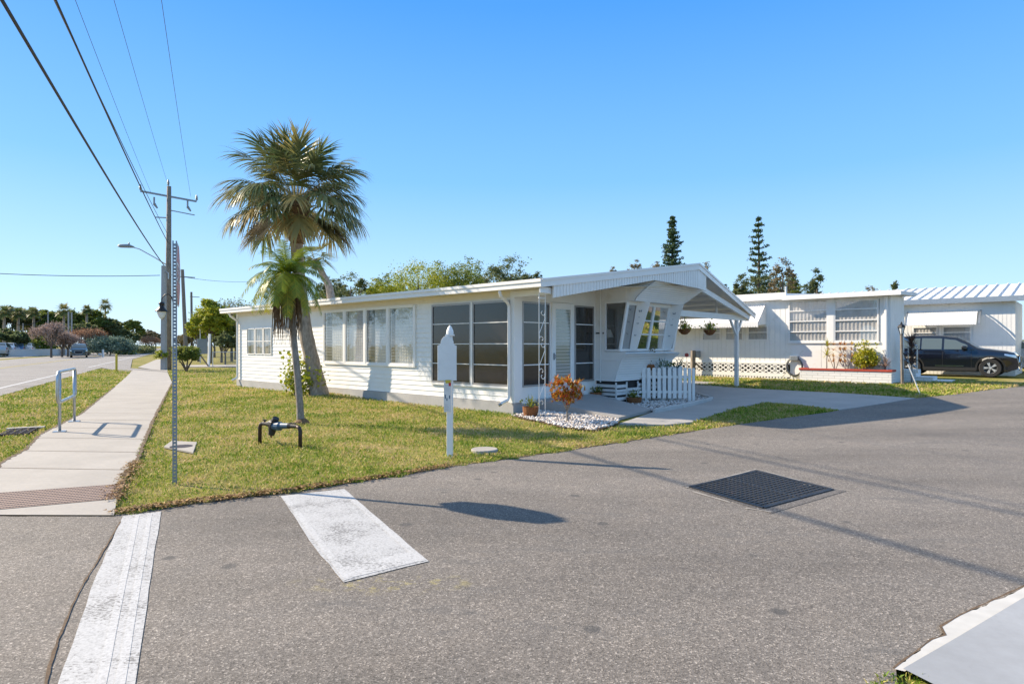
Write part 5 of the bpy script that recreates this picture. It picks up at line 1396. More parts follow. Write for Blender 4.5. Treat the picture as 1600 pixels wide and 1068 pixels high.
# far carport home at the right edge
e = empty('far_carport_home', (CX, CY, 0), ANG, 'pale home with shaded carport at the far right edge behind the bushes', 'mobile home')
q = MB(); q.box(34, 40, -16.5, -9, .2, 4.2); q.build('wall', M['siding'], e); q = MB(); q.box(30.5, 40.5, -17, -8.6, 4.2, 4.4); q.build('roof', M['roof'], e)
q = MB(); q.box(30.6, 30.75, -9.0, -8.85, .2, 4.2); q.build('post', M['white'], e); q = MB(); q.box(33.9, 33.99, -11.5, -10.4, 1.2, 2.4); q.build('window', M['carglass'], e)
X, Y = at(1597, 540, 34).x, 34
e = empty('lime_shrub', (X, Y, .25), 0, 'bright lime shrub at the right edge beyond the black car', 'shrub'); V, F, T = [], [], []; r = random.Random(3)
for k in range(60): d = Vector((r.gauss(0, 1), r.gauss(0, 1), r.gauss(0, 1))).normalized()*r.uniform(.4, 1); leafcloud(V, F, T, (d.x*.6, d.y*.6, .9+d.z*.7), 14, .14, (.1, .1, .1), r)
np_mesh('foliage', V, F, M['brightleaf'], e, T)

# ================================================================== VEHICLES
def lerp_tab(tab, x):
    if x <= tab[0][0]: return tab[0][1]
    for i in range(len(tab)-1):
        if x <= tab[i+1][0]:
            t_ = (x - tab[i][0]) / (tab[i+1][0] - tab[i][0]); t_ = t_*t_*(3-2*t_) * .5 + t_ * .5
            return tab[i][1] + t_*(tab[i+1][1]-tab[i][1])
    return tab[-1][1]
def make_car(name, label, paint, loc, rz_, L=4.6, W=.92, top=None, belt=1.10, wheels=(.87, 3.6), wr=.375, grp=None, detail=True, scale=1, simple_parts=False):
    """x from 0 (front bumper) to L (rear), local; forward = -x"""
    e = empty(name, loc, rz_, label, 'car', grp); e.scale = (scale,)*3
    top = top or [(0, .66), (.04, .88), (.14, 1.0), (.5, 1.08), (1.12, 1.15), (1.28, 1.19), (1.78, 1.50), (2.05, 1.64), (2.6, 1.71), (3.2, 1.72), (3.9, 1.68), (4.2, 1.60), (4.40, 1.36), (4.54, 1.15), (4.59, .9), (4.62, .6)]
    def zt(x): return lerp_tab(top, x)
    def halfw(x):
        f = min(1, max(0, x / .55)); g_ = min(1, max(0, (L - x) / .45))
        return W * (.70 + .30 * math.sin(f * math.pi / 2) ** .8) * (.84 + .16 * math.sin(g_ * math.pi / 2) ** .8)
    def zb(x):
        b0 = .24 + .10 * max(0, 1 - x / .3) + .10 * max(0, 1 - (L - x) / .3)
        for wx in wheels:
            d = abs(x - wx); R_ = wr + .06
            if d < R_: b0 = max(b0, wr + math.sqrt(R_*R_ - d*d))
        return b0
    def side(x, z):
        w_ = halfw(x); k = .045 * ((z - .68) / .42) ** 2 + .018 * math.sin((z - .3) * 9)
        y = w_ * (1 - k)
        if z > belt: y = w_ * .965 - (z - belt) * .36
        return y
    xs = sorted(set([round(v_, 4) for v_ in list(np.linspace(0, .3, 9)) + list(np.linspace(.3, L-.3, 74)) + list(np.linspace(L-.3, L, 9))] + [w_+s*(wr+.06) for w_ in wheels for s in (-1, -.97, .97, 1)]))
    NS = 14; NT = 7; V = []; F = []
    for x in xs:
        T_ = zt(x); B_ = min(zb(x), T_ - .06); rr = min(.10, (T_ - B_) * .3); sec = []
        for k in range(NS + 1):
            z = B_ + (T_ - rr - B_) * k / NS; sec.append((side(x, z), z))
        ys, zs_ = sec[-1]
        for k in range(1, 5):
            a = k * math.pi / 8; sec.append((ys - rr * 1.1 * (1 - math.cos(a)), zs_ + rr * .9 * math.sin(a)))
        y_e, z_e = sec[-1]
        for k in range(1, NT + 1):
            q_ = k / NT; sec.append((y_e * (1 - q_), z_e + (T_ + .012 - z_e) * math.sin(q_ * math.pi / 2)))
        n = len(sec)
        V.append(sec)
    vv = []; ff = []
    for i, x in enumerate(xs):
        sec = V[i]; row = [(x, -y, z) for y, z in sec] + [(x, y, z) for y, z in sec[-2::-1]]
        vv += row
    m_ = len(V[0]) * 2 - 1
    for i in range(len(xs)-1):
        for k in range(m_-1): ff.append((i*m_+k, i*m_+k+1, (i+1)*m_+k+1, (i+1)*m_+k))
        ff.append((i*m_+m_-1, i*m_, (i+1)*m_, (i+1)*m_+m_-1))
    mb = MB(); mb.v = vv; mb.f = ff + [tuple(range(m_)), tuple((len(xs)-1)*m_ + k for k in range(m_))][:]; mb.m = [0]*len(mb.f)
    body = mb.build('body', M[paint], e, smooth=True)
    md = body.modifiers.new('e', 'EDGE_SPLIT'); md.split_angle = R(38)
    # side windows
    def sidepatch(nm, xa, xb, za_f, zb_f, mat, off=.006, s=1, par=e, nx=14, nz=5):
        q = MB()
        for i in range(nx):
            for j in range(nz):
                pt = []
                for (di, dj) in ((0, 0), (1, 0), (1, 1), (0, 1)):
                    x = xa + (xb-xa)*(i+di)/nx; z0_, z1_ = za_f(x), max(zb_f(x), za_f(x) + .002); z = z0_ + (z1_-z0_)*(j+dj)/nz; pt.append((x, s*(side(x, z)+off), z))
                q.face(pt)
        return q.build(nm, M[mat], par, smooth=True)
    roofz = lambda x: zt(x) - .13
    glass_sets = ((1.62, 2.42), (2.50, 3.22), (3.28, 3.95)) if L > 4.3 else ((1.5, 2.3), (2.38, 3.2))
    for s in (-1, 1):
        for (xa, xb) in glass_sets:
            sidepatch('side_window', xa, xb, lambda x: belt + .02 + (.05*max(0, (x-3.3)/.6)), lambda x: min(roofz(x), 2), 'carglass', s=s)
        if detail:
            
            sidepatch('sill_trim', wheels[0]+wr+.08, wheels[1]-wr-.08, lambda x: .24, lambda x: .38, 'carplastic', .012, s, nz=2)
            sidepatch('sill_accent', wheels[0]+wr+.5, wheels[1]-wr-.5, lambda x: .42, lambda x: .45, 'chrome', .014, s, nz=1)
            for xh in (2.22, 3.1): sidepatch('door_handle', xh, xh+.2, lambda x: 1.0, lambda x: 1.03, paint, .03, s, nz=1, nx=2)
            for xd in (1.48, 2.46, 3.3): sidepatch('door_gap', xd, xd+.012, lambda x: .4, lambda x: belt, 'carplastic', .004, s, nz=6, nx=1)
            q = MB(); yy = side(1.75, 1.06) ; q.box(1.62, 1.80, s*yy if s > 0 else -(yy+.2), (yy+.2) if s > 0 else -yy, 1.11, 1.27); q.build('mirror', M[paint], e, bevel=.04)
            for wx in wheels:
                q = MB(); n_ = 18; R1, R2 = wr + .055, wr + .115
                for i in range(n_):
                    a, b2 = math.pi*(-.06 + 1.12*i/n_), math.pi*(-.06 + 1.12*(i+1)/n_); pt = []
                    for (aa, rr) in ((a, R1), (b2, R1), (b2, R2), (a, R2)):
                        x, z = wx + rr*math.cos(aa), wr + rr*math.sin(aa); x = min(max(x, .02), L-.02); z = max(z, .25); pt.append((x, s*(side(x, z)+.008), z))
                    q.face(pt)
                q.build('wheel_arch_trim', M['carplastic'], e)
        sidepatch('headlight', .06, .42, lambda x: .76 + .30*x, lambda x: .89 + .14*x, 'lamp', .008, s, nx=6, nz=2)
        sidepatch('tail_light', L-.42, L-.10, lambda x: .86, lambda x: 1.06, 'tail', .008, s, nx=6, nz=2)
    # windscreen and rear glass following the top surface
    def toppatch(nm, xa, xb, mat, wfrac=.80, off=.006):
        q = MB(); n_ = 10; ny = 10
        for i in range(n_):
            for j in range(ny):
                pt = []
                for (di, dj) in ((0, 0), (1, 0), (1, 1), (0, 1)):
                    x = xa + (xb-xa)*(i+di)/n_; T_ = zt(x); rr = .1; ys = side(x, T_-rr) - .08; yy = (-1 + 2*(j+dj)/ny) * ys; q_ = abs(yy)/max(ys, .01)
                    z_e = T_ - rr + rr*.9*math.sin(math.pi/2); z = z_e + (T_ + .012 - z_e)*math.cos(q_*math.pi/2) + off; pt.append((x-.004, yy, z))
                q.face(pt)
        return q.build(nm, M[mat], e, smooth=True)
    toppatch('windscreen', 1.34, 2.02, 'carglass'); toppatch('rear_window', L-.55, L-.22, 'carglass')
    # front grille, bumper
    if detail:
        q = MB(); q.box(-.012, .03, -.42, .42, .54, .88); q.build('grille', M['carplastic'], e, bevel=.02)
        q = MB(); q.tube([(-.02, -.30, .46), (-.02, -.44, .62), (-.015, -.42, .82), (-.01, 0, .86), (-.015, .42, .82), (-.02, .44, .62), (-.02, .30, .46), (-.02, 0, .44), (-.02, -.30, .46)], .016, 6); q.build('grille_surround', M['chrome'], e)
        q = MB(); q.tube([(-.0, -.66, .36), (-.02, -.4, .30), (-.03, 0, .29), (-.02, .4, .30), (0, .66, .36)], .018, 6); q.build('bumper_trim', M['chrome'], e)
    for wx in wheels:
        for s in (-1, 1):
            yw = s * (halfw(wx) - .12); q = MB()
            q.lathe([(wr*.60, -.10), (wr*.93, -.105), (wr, -.08), (wr, .08), (wr*.93, .105), (wr*.60, .10)], 32); o = q.build('wheel', M['rubber'], e, smooth=False); o.rotation_euler = (R(90), 0, 0); o.location = (wx, yw, wr)
            q = MB(); fz_ = -s * .085
            q.lathe([(wr*.64, fz_), (wr*.60, fz_), (wr*.58, fz_*.6), (0, fz_*.55)], 28, m=1)
            for k in range(5):
                a = k*2*math.pi/5
                for da in (-.13, .13): q.bar((wr*.10*math.cos(a), wr*.10*math.sin(a), fz_*.95), (wr*.60*math.cos(a+da), wr*.60*math.sin(a+da), fz_*.95), wr*.10, .02, up=(0, 0, 1))
            q.lathe([(wr*.15, fz_), (0, fz_*1.05)], 12); q.lathe([(wr*.66, fz_*1.0), (wr*.60, fz_*1.1), (wr*.58, fz_*.7)], 28)
            q.build('rim', [M['rimsilver'], M['carplastic']], o)
    q = MB(); q.box(.35, L-.35, -W*.72, W*.72, .20, .55); q.build('underbody', M['carplastic'], e)
    return e
# black car: front tip at world (22.9,27.9), body axis along +u from the front
fx, fy = 22.5, 27.7
make_car('parked_car', 'black sport utility car parked side on before the rear white home', 'carblack', (fx, fy, float(gz(fx, fy)) + .0), math.atan2(UY, UX), scale=1.10)
p = at(1598, 530, 33)
make_car('parked_pickup', 'silver vehicle partly seen at the right edge behind the black car', 'carsilver', (p.x + 1.2, 34, .26), R(200), detail=False, scale=1.12)
sx, sy = P(133, 558)
make_car('approaching_car', 'dark green sport utility car driving towards the viewer on the main road', 'cargreen', (sx + .6, sy - 2.2, 0), math.atan2(MD.y, MD.x) + R(6), scale=1.13)
far = Vector((-110, 128))
# parked cars behind the white wall
cols = ['carsilver', 'carwhite', 'carblue', 'carwhite', 'carsilver', 'carblack']
names = ['silver car first from the left behind the low white wall', 'white car second from the left behind the low white wall', 'steel blue car third from the left behind the low white wall', 'white car fourth from the left behind the low white wall', 'silver car rightmost of the row behind the low white wall']
for i, (px, lab) in enumerate(zip((8, 20, 34, 47, 60), names)):
    q = at(px, 540, 96 + i * 4.2); make_car('parked_car', lab, cols[i], (q.x, q.y, .15), R(-60), detail=False, grp='cars parked behind the white wall', scale=1.15)
q = at(193, 540, 128); make_car('parked_car', 'maroon car far off beside the mailbox on the left roadside', 'carred', (q.x, q.y, 0), R(100), detail=False, scale=1.1)
# white boundary wall
A_ = at(-60, 540, 84); B_ = at(113, 540, 112); dw = (B_ - A_); e = tag(MB().box(0, 1, 0, 1, 0, 1) and empty('boundary_wall', (A_.x, A_.y, 0), math.atan2(dw.y, dw.x)), 'low white boundary wall in front of the parked car row', 'wall')
q = MB(); q.box(0, dw.length, -.1, .1, 0, 1.05); q.build('wall', M['greywhite'], e)
q = MB()
q.box(0, dw.length, -.14, .14, 1.051, 1.12); q.build('cap', M['white'], e)

# ================================================================== STREET FURNITURE
# stop sign, seen nearly edge-on
X, Y = P(273, 753); e = empty('stop_sign', (X, Y, 0), 0, 'octagonal sign seen edge-on atop a tall perforated steel post', 'road sign')
ph = 2.92; q = MB(); w_ = .026
va = math.atan2(Y, X) # view azimuth
# perforated post: front plate with gaps between holes, side lips
n = int(ph / .0254 / 1.5)
fa_ = va - math.pi/2
def pm(a): return Matrix.Rotation(a, 4, 'Z')
Mx = pm(fa_)
q.box(-w_, -.010, -.006, 0, -.2, ph, M=Mx); q.box(.010, w_, -.006, 0, -.2, ph, M=Mx)
z = 0
while z < ph - .03: q.box(-.010, .010, -.0055, -.0005, z, z+.030, M=Mx); z += .042
q.box(-w_, -w_+.006, 0, .03, -.2, ph, M=Mx); q.box(w_-.006, w_, 0, .03, -.2, ph, M=Mx)
q.build('post', M['galvdark'], e)
na = va - math.pi/2 - R(3.0)   # sign normal points right of the view
Sx = Matrix.Translation((math.cos(na)*.035, math.sin(na)*.035, 2.50)) @ pm(na) @ Matrix.Rotation(R(90), 4, 'Y')
def oct_(r_, t0, t1, m_, name, par):
    q = MB(); pts = [(r_*math.cos(R(22.5+45*k)), r_*math.sin(R(22.5+45*k))) for k in range(8)]; q.prism(pts, 'z', t0, t1); q.v = [tuple(Sx @ Vector(v_)) for v_ in q.v]; return q.build(name, M[m_], par)
pl_ = oct_(.405, 0, .003, 'galv', 'sign_plate', e); oct_(.403, .0035, .005, 'white', 'sign_border', pl_); oct_(.380, .0055, .007, 'signred', 'sign_face', pl_)
tcv = bpy.data.curves.new('txt', 'FONT'); tcv.body = 'STOP'; tcv.size = .33; tcv.align_x = 'CENTER'; tcv.align_y = 'CENTER'; tcv.extrude = .0008
to = bpy.data.objects.new('txt', tcv); COL.objects.link(to); dg = bpy.context.evaluated_depsgraph_get(); me = bpy.data.meshes.new_from_object(to.evaluated_get(dg)); bpy.data.objects.remove(to)
me.transform(Sx @ Matrix.Translation((0, 0, .009)) @ Matrix.Rotation(R(90), 4, 'Z')); link_mesh('lettering', me, M['white'], pl_)
# blank realtor sign on white post
X, Y = P(703, 711); e = empty('yard_sign', (X, Y, 0), R(-8), 'white wooden yard sign post with pointed finial and blank shaped board', 'sign')
k = Y / FOC
q = MB(); q.box(-.042, .042, -.042, .042, -.1, 1.72); q.build('post', M['white'], e, bevel=.006)
q = MB(); q.box(-.034, .034, -.034, .034, 1.72, 1.80); q.lathe([(.045, 1.80), (.058, 1.84), (.052, 1.88), (.03, 1.93), (.0, 1.965)], 12); q.box(-.058, .058, -.058, .058, 1.80, 1.825); q.build('finial', M['white'], e)
bw = .145; q = MB(); ol = [(-bw, .0), (bw, .0), (bw, .52), (bw-.035, .535)] + [(.10*math.cos(a), .55 + .12*math.sin(a)) for a in np.linspace(0, math.pi, 10)] + [(-bw+.035, .535), (-bw, .52)]
q.prism([(x, z + 1.13) for x, z in ol], 'y', -.068, -.046); q.v = [(x - .03, y, z) for x, y, z in q.v]; q.build('board', M['signwhite'], e, bevel=.004)
q = MB(); q.box(-.075, .035, -.075, -.062, .66, 1.12); fl = q.build('flyer', M['flyer'], e)
r = random.Random(4); q = MB()
for zz in list(np.arange(.69, .78, .02)) + list(np.arange(.98, 1.06, .02)): q.box(-.065, -.065+r.uniform(.05, .09), -.077, -.0755, zz, zz+.006)
q.build('flyer_print', M['galv'], fl)
q = MB(); q.box(-.06, -.045, -.077, -.0755, .86, .92); q.box(-.035, -.02, -.077, -.0755, .83, .87); q.box(.005, .02, -.077, -.0755, .86, .91); q.build('flyer_figure', M['bluepaint'], fl)
q = MB(); q.box(-.05, .03, -.078, -.0755, 1.09, 1.14); q.build('flyer_ribbon', M['yellow'], fl); q = MB(); q.box(-.0, .035, -.079, -.0785, 1.05, 1.10); q.build('flyer_corner', M['signred'], fl)
# bollard style loop rail
A_ = Vector((*P(93, 675), .012)); B_ = Vector((*P(116, 659), .012)); e = empty('loop_rail', A_, math.atan2((B_-A_).y, (B_-A_).x), 'galvanised steel loop rail standing at the sidewalk edge', 'rail'); Lr = (B_-A_).length
def rrect(x0, x1, z0, z1, r_, n_=6):
    pts = []
    for (cx, cz, a0) in ((x1-r_, z1-r_, 0), (x0+r_, z1-r_, 90), (x0+r_, z0+r_, 180), (x1-r_, z0+r_, 270)):
        for k_ in range(n_+1): a = R(a0 + 90*k_/n_); pts.append((cx + r_*math.cos(a), 0, cz + r_*math.sin(a)))
    return pts + [pts[0]]
q = MB(); q.tube(rrect(-.22, Lr+.16, .56, 1.14, .16), .030, 10, cap=False); q.build('loop', M['galv'], e, smooth=True)
for x in (0, Lr):
    q = MB(); q.tube([(x, 0, 0), (x, 0, 1.12)], .028, 10); o = q.build('post', M['galv'], e, smooth=True); q = MB(); q.box(x-.10, x+.10, -.10, .10, 0, .014); q.build('base_plate', M['galv'], o)
# backflow preventer
A_ = Vector((*P(406, 691), 0)); B_ = Vector((*P(469, 698), 0)); e = empty('backflow_valve', A_, math.atan2((B_-A_).y, (B_-A_).x), 'black and blue pipe valve assembly on two bent pipes in the lawn', 'water valve'); L_ = (B_-A_).length; H_ = .33
q = MB(); q.tube([(0, 0, -.05), (0, 0, H_-.07), (.02, 0, H_-.02), (.07, 0, H_)], .032, 9); q.build('pipe', M['rustpipe'], e, smooth=True)
q = MB(); q.tube([(L_, 0, -.05), (L_, 0, H_-.07), (L_-.02, 0, H_-.02), (L_-.07, 0, H_)], .032, 9); q.build('pipe', M['rustpipe'], e, smooth=True)
q = MB(); q.tube([(.07, 0, H_), (.20, 0, H_), (.21, 0, H_)], [.03, .032, .045], 10); q.tube([(.12, 0, H_-.0), (.12, 0, H_+.06)], .018, 6); q.box(.08, .17, -.012, .012, H_+.055, H_+.07); q.build('ball_valve', M['iron'], e)
q = MB(); q.tube([(L_-.07, 0, H_), (L_-.20, 0, H_), (L_-.26, 0, H_)], [.032, .036, .05], 10); q.box(L_-.24, L_-.10, -.012, .012, H_+.04, H_+.055); q.build('ball_valve', M['iron'], e)
q = MB(); q.tube([(.21, 0, H_), (.30, 0, H_+.01), (.36, 0, H_)], [.05, .075, .085], 12); q.tube([(.33, 0, H_), (.40, 0, H_+.11)], [.075, .055], 10); q.tube([(.34, 0, H_+.02), (.31, -.02, H_-.18)], [.08, .05], 10); q.build('valve_body', M['iron'], e, smooth=False)
q = MB(); q.tube([(.36, 0, H_-.02), (.50, 0, H_-.02), (.54, 0, H_-.01), (L_-.24, 0, H_)], [.075, .075, .05, .045], 12); q.build('check_valve', M['bluepaint'], e)
q = MB(); q.tube([(-.05, .28, .06), (.30, -.02, H_-.20)], .018, 6); q.build('drain_pipe', M['coco'], e)
# small concrete covers
hp = [P(256, 697), P(270, 690), P(308, 691), P(304, 708), P(259, 708)]
e = empty('utility_cover', (*P(283, 698), 0), 0, 'square concrete utility cover set in the lawn by the perforated post', 'utility cover')
q = MB(); cx0, cy0 = P(283, 698); pts = [(x-cx0, y-cy0) for x, y in (P(256, 698), P(302, 707), P(308, 691), P(268, 689))]; q.prism(pts, 'z', -.02, .012); q.build('slab', M['sidewalk'], e, bevel=.005)
q = MB(); q.lathe([(0, .017), (.16, .017), (.17, .016), (.17, .01)], 18); q.build('lid', M['rustpipe'], e)
cx0, cy0 = P(757, 704); e = empty('valve_cover', (cx0, cy0, 0), 0, 'flat pale concrete meter lid in the lawn right of the yard sign', 'utility cover'); q = MB(); q.lathe([(0, .035), (.20, .035), (.21, .025), (.21, -.02)], 20); q.build('lid', M['sidewalk'], e)
cx0, cy0 = P(30, 675); e = empty('drain_grate', (cx0, cy0, 0), math.atan2(MD.y, MD.x), 'rusty drain grate in the verge left of the loop rail', 'grate')
q = MB()
for kx in range(9): q.box(-.5+kx*.12, -.47+kx*.12, -.22, .22, .02, .035)
for ky in range(4): q.box(-.5, .49, -.22+ky*.13, -.20+ky*.13, .021, .034)
q.build('grate', M['rustpipe'], e); q = MB(); q.box(-.5, .5, -.23, .23, -.02, .015); q.build('pit', M['dark'], e); q = MB(); q.box(.52, .66, -.3, .3, -.02, .03); q.build('kerb_edge', M['edging'], e)
# storm grate
g4 = [Vector((*P(*p_), 0)) for p_ in ((1078, 761), (1182, 736), (1301, 765), (1193, 794))]
e = empty('storm_grate', (*P(1188, 764), 0), 0, 'black cast iron storm drain grate in the asphalt', 'grate'); o0 = e.location.copy()
u_ = (g4[3] - g4[0]); v_ = (g4[1] - g4[0]); q = MB()
def gp_(a, b_, z=0): p_ = g4[0]*(1-a)*(1-b_) + g4[3]*a*(1-b_) + g4[1]*(1-a)*b_ + g4[2]*a*b_; return p_ - Vector(o0) + Vector((0, 0, z))
for k in range(17):
    t_ = (k + .5) / 17; q.bar(gp_(t_, 0, .009), gp_(t_, 1, .009), .020, .006)
for k in range(17):
    t_ = (k + .5) / 17; q.bar(gp_(0, t_, .0085), gp_(1, t_, .0085), .020, .004)
for a, b_ in (((0, 0), (1, 0)), ((1, 0), (1, 1)), ((1, 1), (0, 1)), ((0, 1), (0, 0)), ((0, .5), (1, .5))): q.bar(gp_(*a, .0095), gp_(*b_, .0095), .035, .008)
q.build('grate', M['wornsteel'], e)
q = MB(); q.face([gp_(0, 0, .0055), gp_(1, 0, .0055), gp_(1, 1, .0055), gp_(0, 1, .0055)]); q.build('pit', M['dark'], e)
for (a, b_, sd_) in (((1072, 762), (1182, 733), 3), ((1182, 733), (1250, 751), 4), ((1082, 768), (1140, 785), 5), ((1165, 794), (1205, 800), 6), ((1255, 757), (1330, 767), 7)):
    o = strip('asphalt_rim', [P(*a), P(*b_)], .022, .012, sd_, .006); o.data.materials[0] = M['sidewalk']
# tactile paving
tp4 = [P(-40, 801), P(-10, 772), P(196, 757), P(178, 781)]; sheet('tactile_paving', tp4, .017, M['tactile'], cut=0)
A_, B_, C_, D_ = [Vector((*p_, 0)) for p_ in tp4]; e = tag(empty('tactile_domes', (0, 0, .017)), 'brick red truncated domes on the sidewalk crossing pad', 'tactile paving')
q = MB()
for i in range(46):
    for j in range(9):
        a, b_ = (i+.5)/46, (j+.5)/9; p_ = A_.lerp(D_, a).lerp(B_.lerp(C_, a), b_); q.lathe([(.014, 0), (.009, .006), (0, .006)], 6, (p_.x, p_.y, 0))
q.build('domes', M['tactile'], e)

# poles
PW = (-23.95, 43.57)
e = empty('utility_pole', (*PW, 0), 0, 'tall weathered wooden utility pole with steel crossarm and insulators', 'utility pole')
q = MB(); q.tube([(0, 0, -.1), (.02, 0, 7), (.05, 0, 12.75)], [.21, .18, .14], 12); q.build('pole', M['wood'], e, smooth=True)
ca = math.atan2(MN.y, MN.x); cv = Vector((math.cos(ca), math.sin(ca), 0)); base = Vector((.05, 0, 12.0))
a1, a2 = base - cv*1.72 + Vector((0, 0, .22)), base + cv*1.72 + Vector((0, 0, -.12))
q = MB(); q.bar(a1, a2, .10, .12); q.build('crossarm', M['galvdark'], e)
def insul(p_, up=1):
    q = MB(); q.lathe([(.03, 0), (.05, .05), (.09, .10), (.06, .14), (.09, .2), (.06, .25), (.07, .3), (.03, .42), (0, .44)], 10, (p_.x, p_.y, p_.z) if up > 0 else (p_.x, p_.y, p_.z-.44)); q.build('insulator', M['galvdark'], e)
insul(a1 + Vector((0, 0, .05))); insul(a2 + Vector((0, 0, .05))); insul(Vector((0, 0, 12.8)))
for s, zz in ((-.9, -.3), (1.15, -.35)):
    p_ = base + cv*s + Vector((0, 0, -.1)); q = MB(); q.tube([p_, p_ + Vector((0, 0, -.45))], .06, 8); q.tube([p_ + Vector((0, 0, -.45)), p_ + cv*.2 + Vector((0, 0, -.75))], [.10, .05], 8); q.build('fuse_switch', M['galvdark'], e)
q = MB(); q.bar(base + Vector((0, 0, -.9)), base + cv*1.6 + Vector((0, 0, -1.1)), .06); q.build('lower_arm', M['galvdark'], e)
q = MB(); q.bar((-.9, 0, 10.6), (.1, 0, 10.55), .07); q.build('bracket', M['galvdark'], e)
e = empty('street_light', (*PW, 0), 0, 'cobra head street light on a long arm fixed to the wooden pole', 'street light')
q = MB(); q.tube([(-.15, 0, 7.3), (-.8, -.2, 7.75), (-1.7, -.5, 8.3), (-2.1, -.65, 8.42)], .035, 8); q.build('arm', M['galv'], e, smooth=True)
q = MB(); q.tube([(-2.0, -.62, 8.42), (-2.3, -.72, 8.48), (-2.8, -.9, 8.46), (-2.95, -.94, 8.44)], [.05, .13, .12, .03], 10); q.tube([(-2.3, -.72, 8.55), (-2.3, -.72, 8.72)], .05, 6); q.build('lamp_head', M['galvdark'], e, smooth=True)
PC = (at(256, 540, 42.6).x, 42.6)
e = empty('concrete_pole', (*PC, 0), 0, 'shorter square concrete pole beside the wooden utility pole', 'utility pole')
q = MB(); q.hexa([(-.15, -.15, -.1), (.15, -.15, -.1), (.15, .15, -.1), (-.15, .15, -.1), (-.11, -.11, 7.1), (.11, -.11, 7.1), (.11, .11, 7.1), (-.11, .11, 7.1)]); q.build('pole', M['concpole'], e)
q = MB(); q.tube([(.13, 0, 6.7), (.3, 0, 6.6), (.3, 0, 6.2)], .04, 6); q.build('cable_guard', M['galv'], e)
e = empty('lantern_light', (*PC, 0), 0, 'black bell shaped decorative lantern hanging from a curved arm on the pole', 'street light')
q = MB(); q.tube([(.75, -.2, 2.6), (.75, -.2, 4.6), (.68, -.2, 4.95), (.45, -.2, 5.15), (.2, -.2, 5.1), (.0, -.2, 4.85), (-.02, -.2, 4.6)], .035, 8); q.v = [(x, y-.05, z) for x, y, z in q.v]; q.build('arm', M['black'], e, smooth=True)
q = MB(); q.lathe([(0, 4.62), (.12, 4.6), (.2, 4.5), (.12, 4.42), (.14, 4.3), (.24, 4.15), (.38, 4.02), (.40, 3.96), (.30, 3.97)], 18, (-.02, -.25, 0)); q.build('lamp_hood', M['black'], e, smooth=True)
q = MB(); q.lathe([(.27, 3.97), (.26, 3.8), (.18, 3.62), (.08, 3.48), (0, 3.46)], 18, (-.02, -.25, 0)); q.build('lamp_glass', M['frost'], e, smooth=True)
for (px, top_, Yd, lab, lean) in ((291, 421, 88, 'distant wooden utility pole with side arm beyond the near poles', -6), (300, 456, 135, 'farther wooden utility pole beyond the yellow green tree', -1)):
    b_ = at(px, 540, Yd); e = empty('utility_pole', (b_.x, b_.y, 0), 0, lab, 'utility pole'); zt_ = CH + (HOR - top_)/FOC*Yd
    q = MB(); q.tube([(0, 0, 0), (lean/FOC*Yd, 0, zt_)], [.30, .22], 8); q.build('pole', M['wood'], e); q = MB(); tpx = lean/FOC*Yd; q.bar((tpx-.3, 0, zt_-1.0), (tpx+1.6, .3, zt_-1.1), .14); q.build('crossarm', M['galvdark'], e)
for (px, ty, Yd, lab) in ((107, 487, 96, 'leftmost pale bare pole standing in front of the far trees'), (112, 488, 104, 'bare pole just right of the leftmost one before far trees'), (75, 486, 110, 'thin pale pole at the far left tree line'), (36, 505, 108, 'short pale pole above the parked cars')):
    b_ = at(px, 540, Yd); e = empty('far_pole', (b_.x, b_.y, 0), 0, lab, 'pole'); q = MB(); q.tube([(0, 0, 0), (0, 0, CH + (HOR-ty)/FOC*Yd)], [.13, .10], 8); q.build('pole', M['concpole'], e)

# wires
def wire(name, a, b_, sag, rad, label, grp=None):
    a = Vector(a); b_ = Vector(b_); pts = []
    for k in range(49):
        s = k / 48; p_ = a.lerp(b_, s); p_.z -= sag * 4 * s * (1 - s); pts.append(p_)
    q = MB(); q.tube(pts, rad, 6); return tag(q.build(name, M['wire']), label, 'cable', grp)
DW = Vector((.433, -.90, 0)); LW = 62
def W0(px, py, Y): return at(px, py, Y)
for (px, py, Y, rad, sag, lab, dirx) in ((256, 414, 42.6, .030, .5, 'thick lowest black cable running overhead from the concrete pole', (.438, -.9)),
        (262, 378, 43.5, .024, .5, 'black cable bundle running overhead from the middle of the wooden pole', (.433, -.9)),
        (236, 301, 42.6, .008, .5, 'thin wire overhead from the left insulator of the crossarm', (.440, -.9)),
        (261, 284, 43.5, .008, .5, 'thin wire overhead from the top insulator of the wooden pole', (.433, -.9)),
        (298, 307, 44.4, .008, .5, 'thin rightmost wire overhead from the right insulator', (.433, -.9))):
    a = W0(px, py, Y); b_ = a + Vector((*dirx, 0)).normalized() * LW; wire('power_line', a, b_, sag, rad, lab)
a = W0(262, 366, 43.5); wire('power_line', a, a + Vector((.425, -.9, 0)).normalized()*LW, .5, .014, 'thinner cable just above the black cable bundle')
wire('power_line', W0(-60, 424, 40), W0(250, 430, 42.5), .15, .022, 'dark level cable from the left edge to the concrete pole')
wire('power_line', W0(262, 428, 43.5), W0(420, 437, 60), .35, .014, 'thin cable from the pole to behind the palm crown')
wire('power_line', W0(14, 502, 105), W0(75, 490, 108), 1.2, .06, 'pale sagging cable before the far left trees')
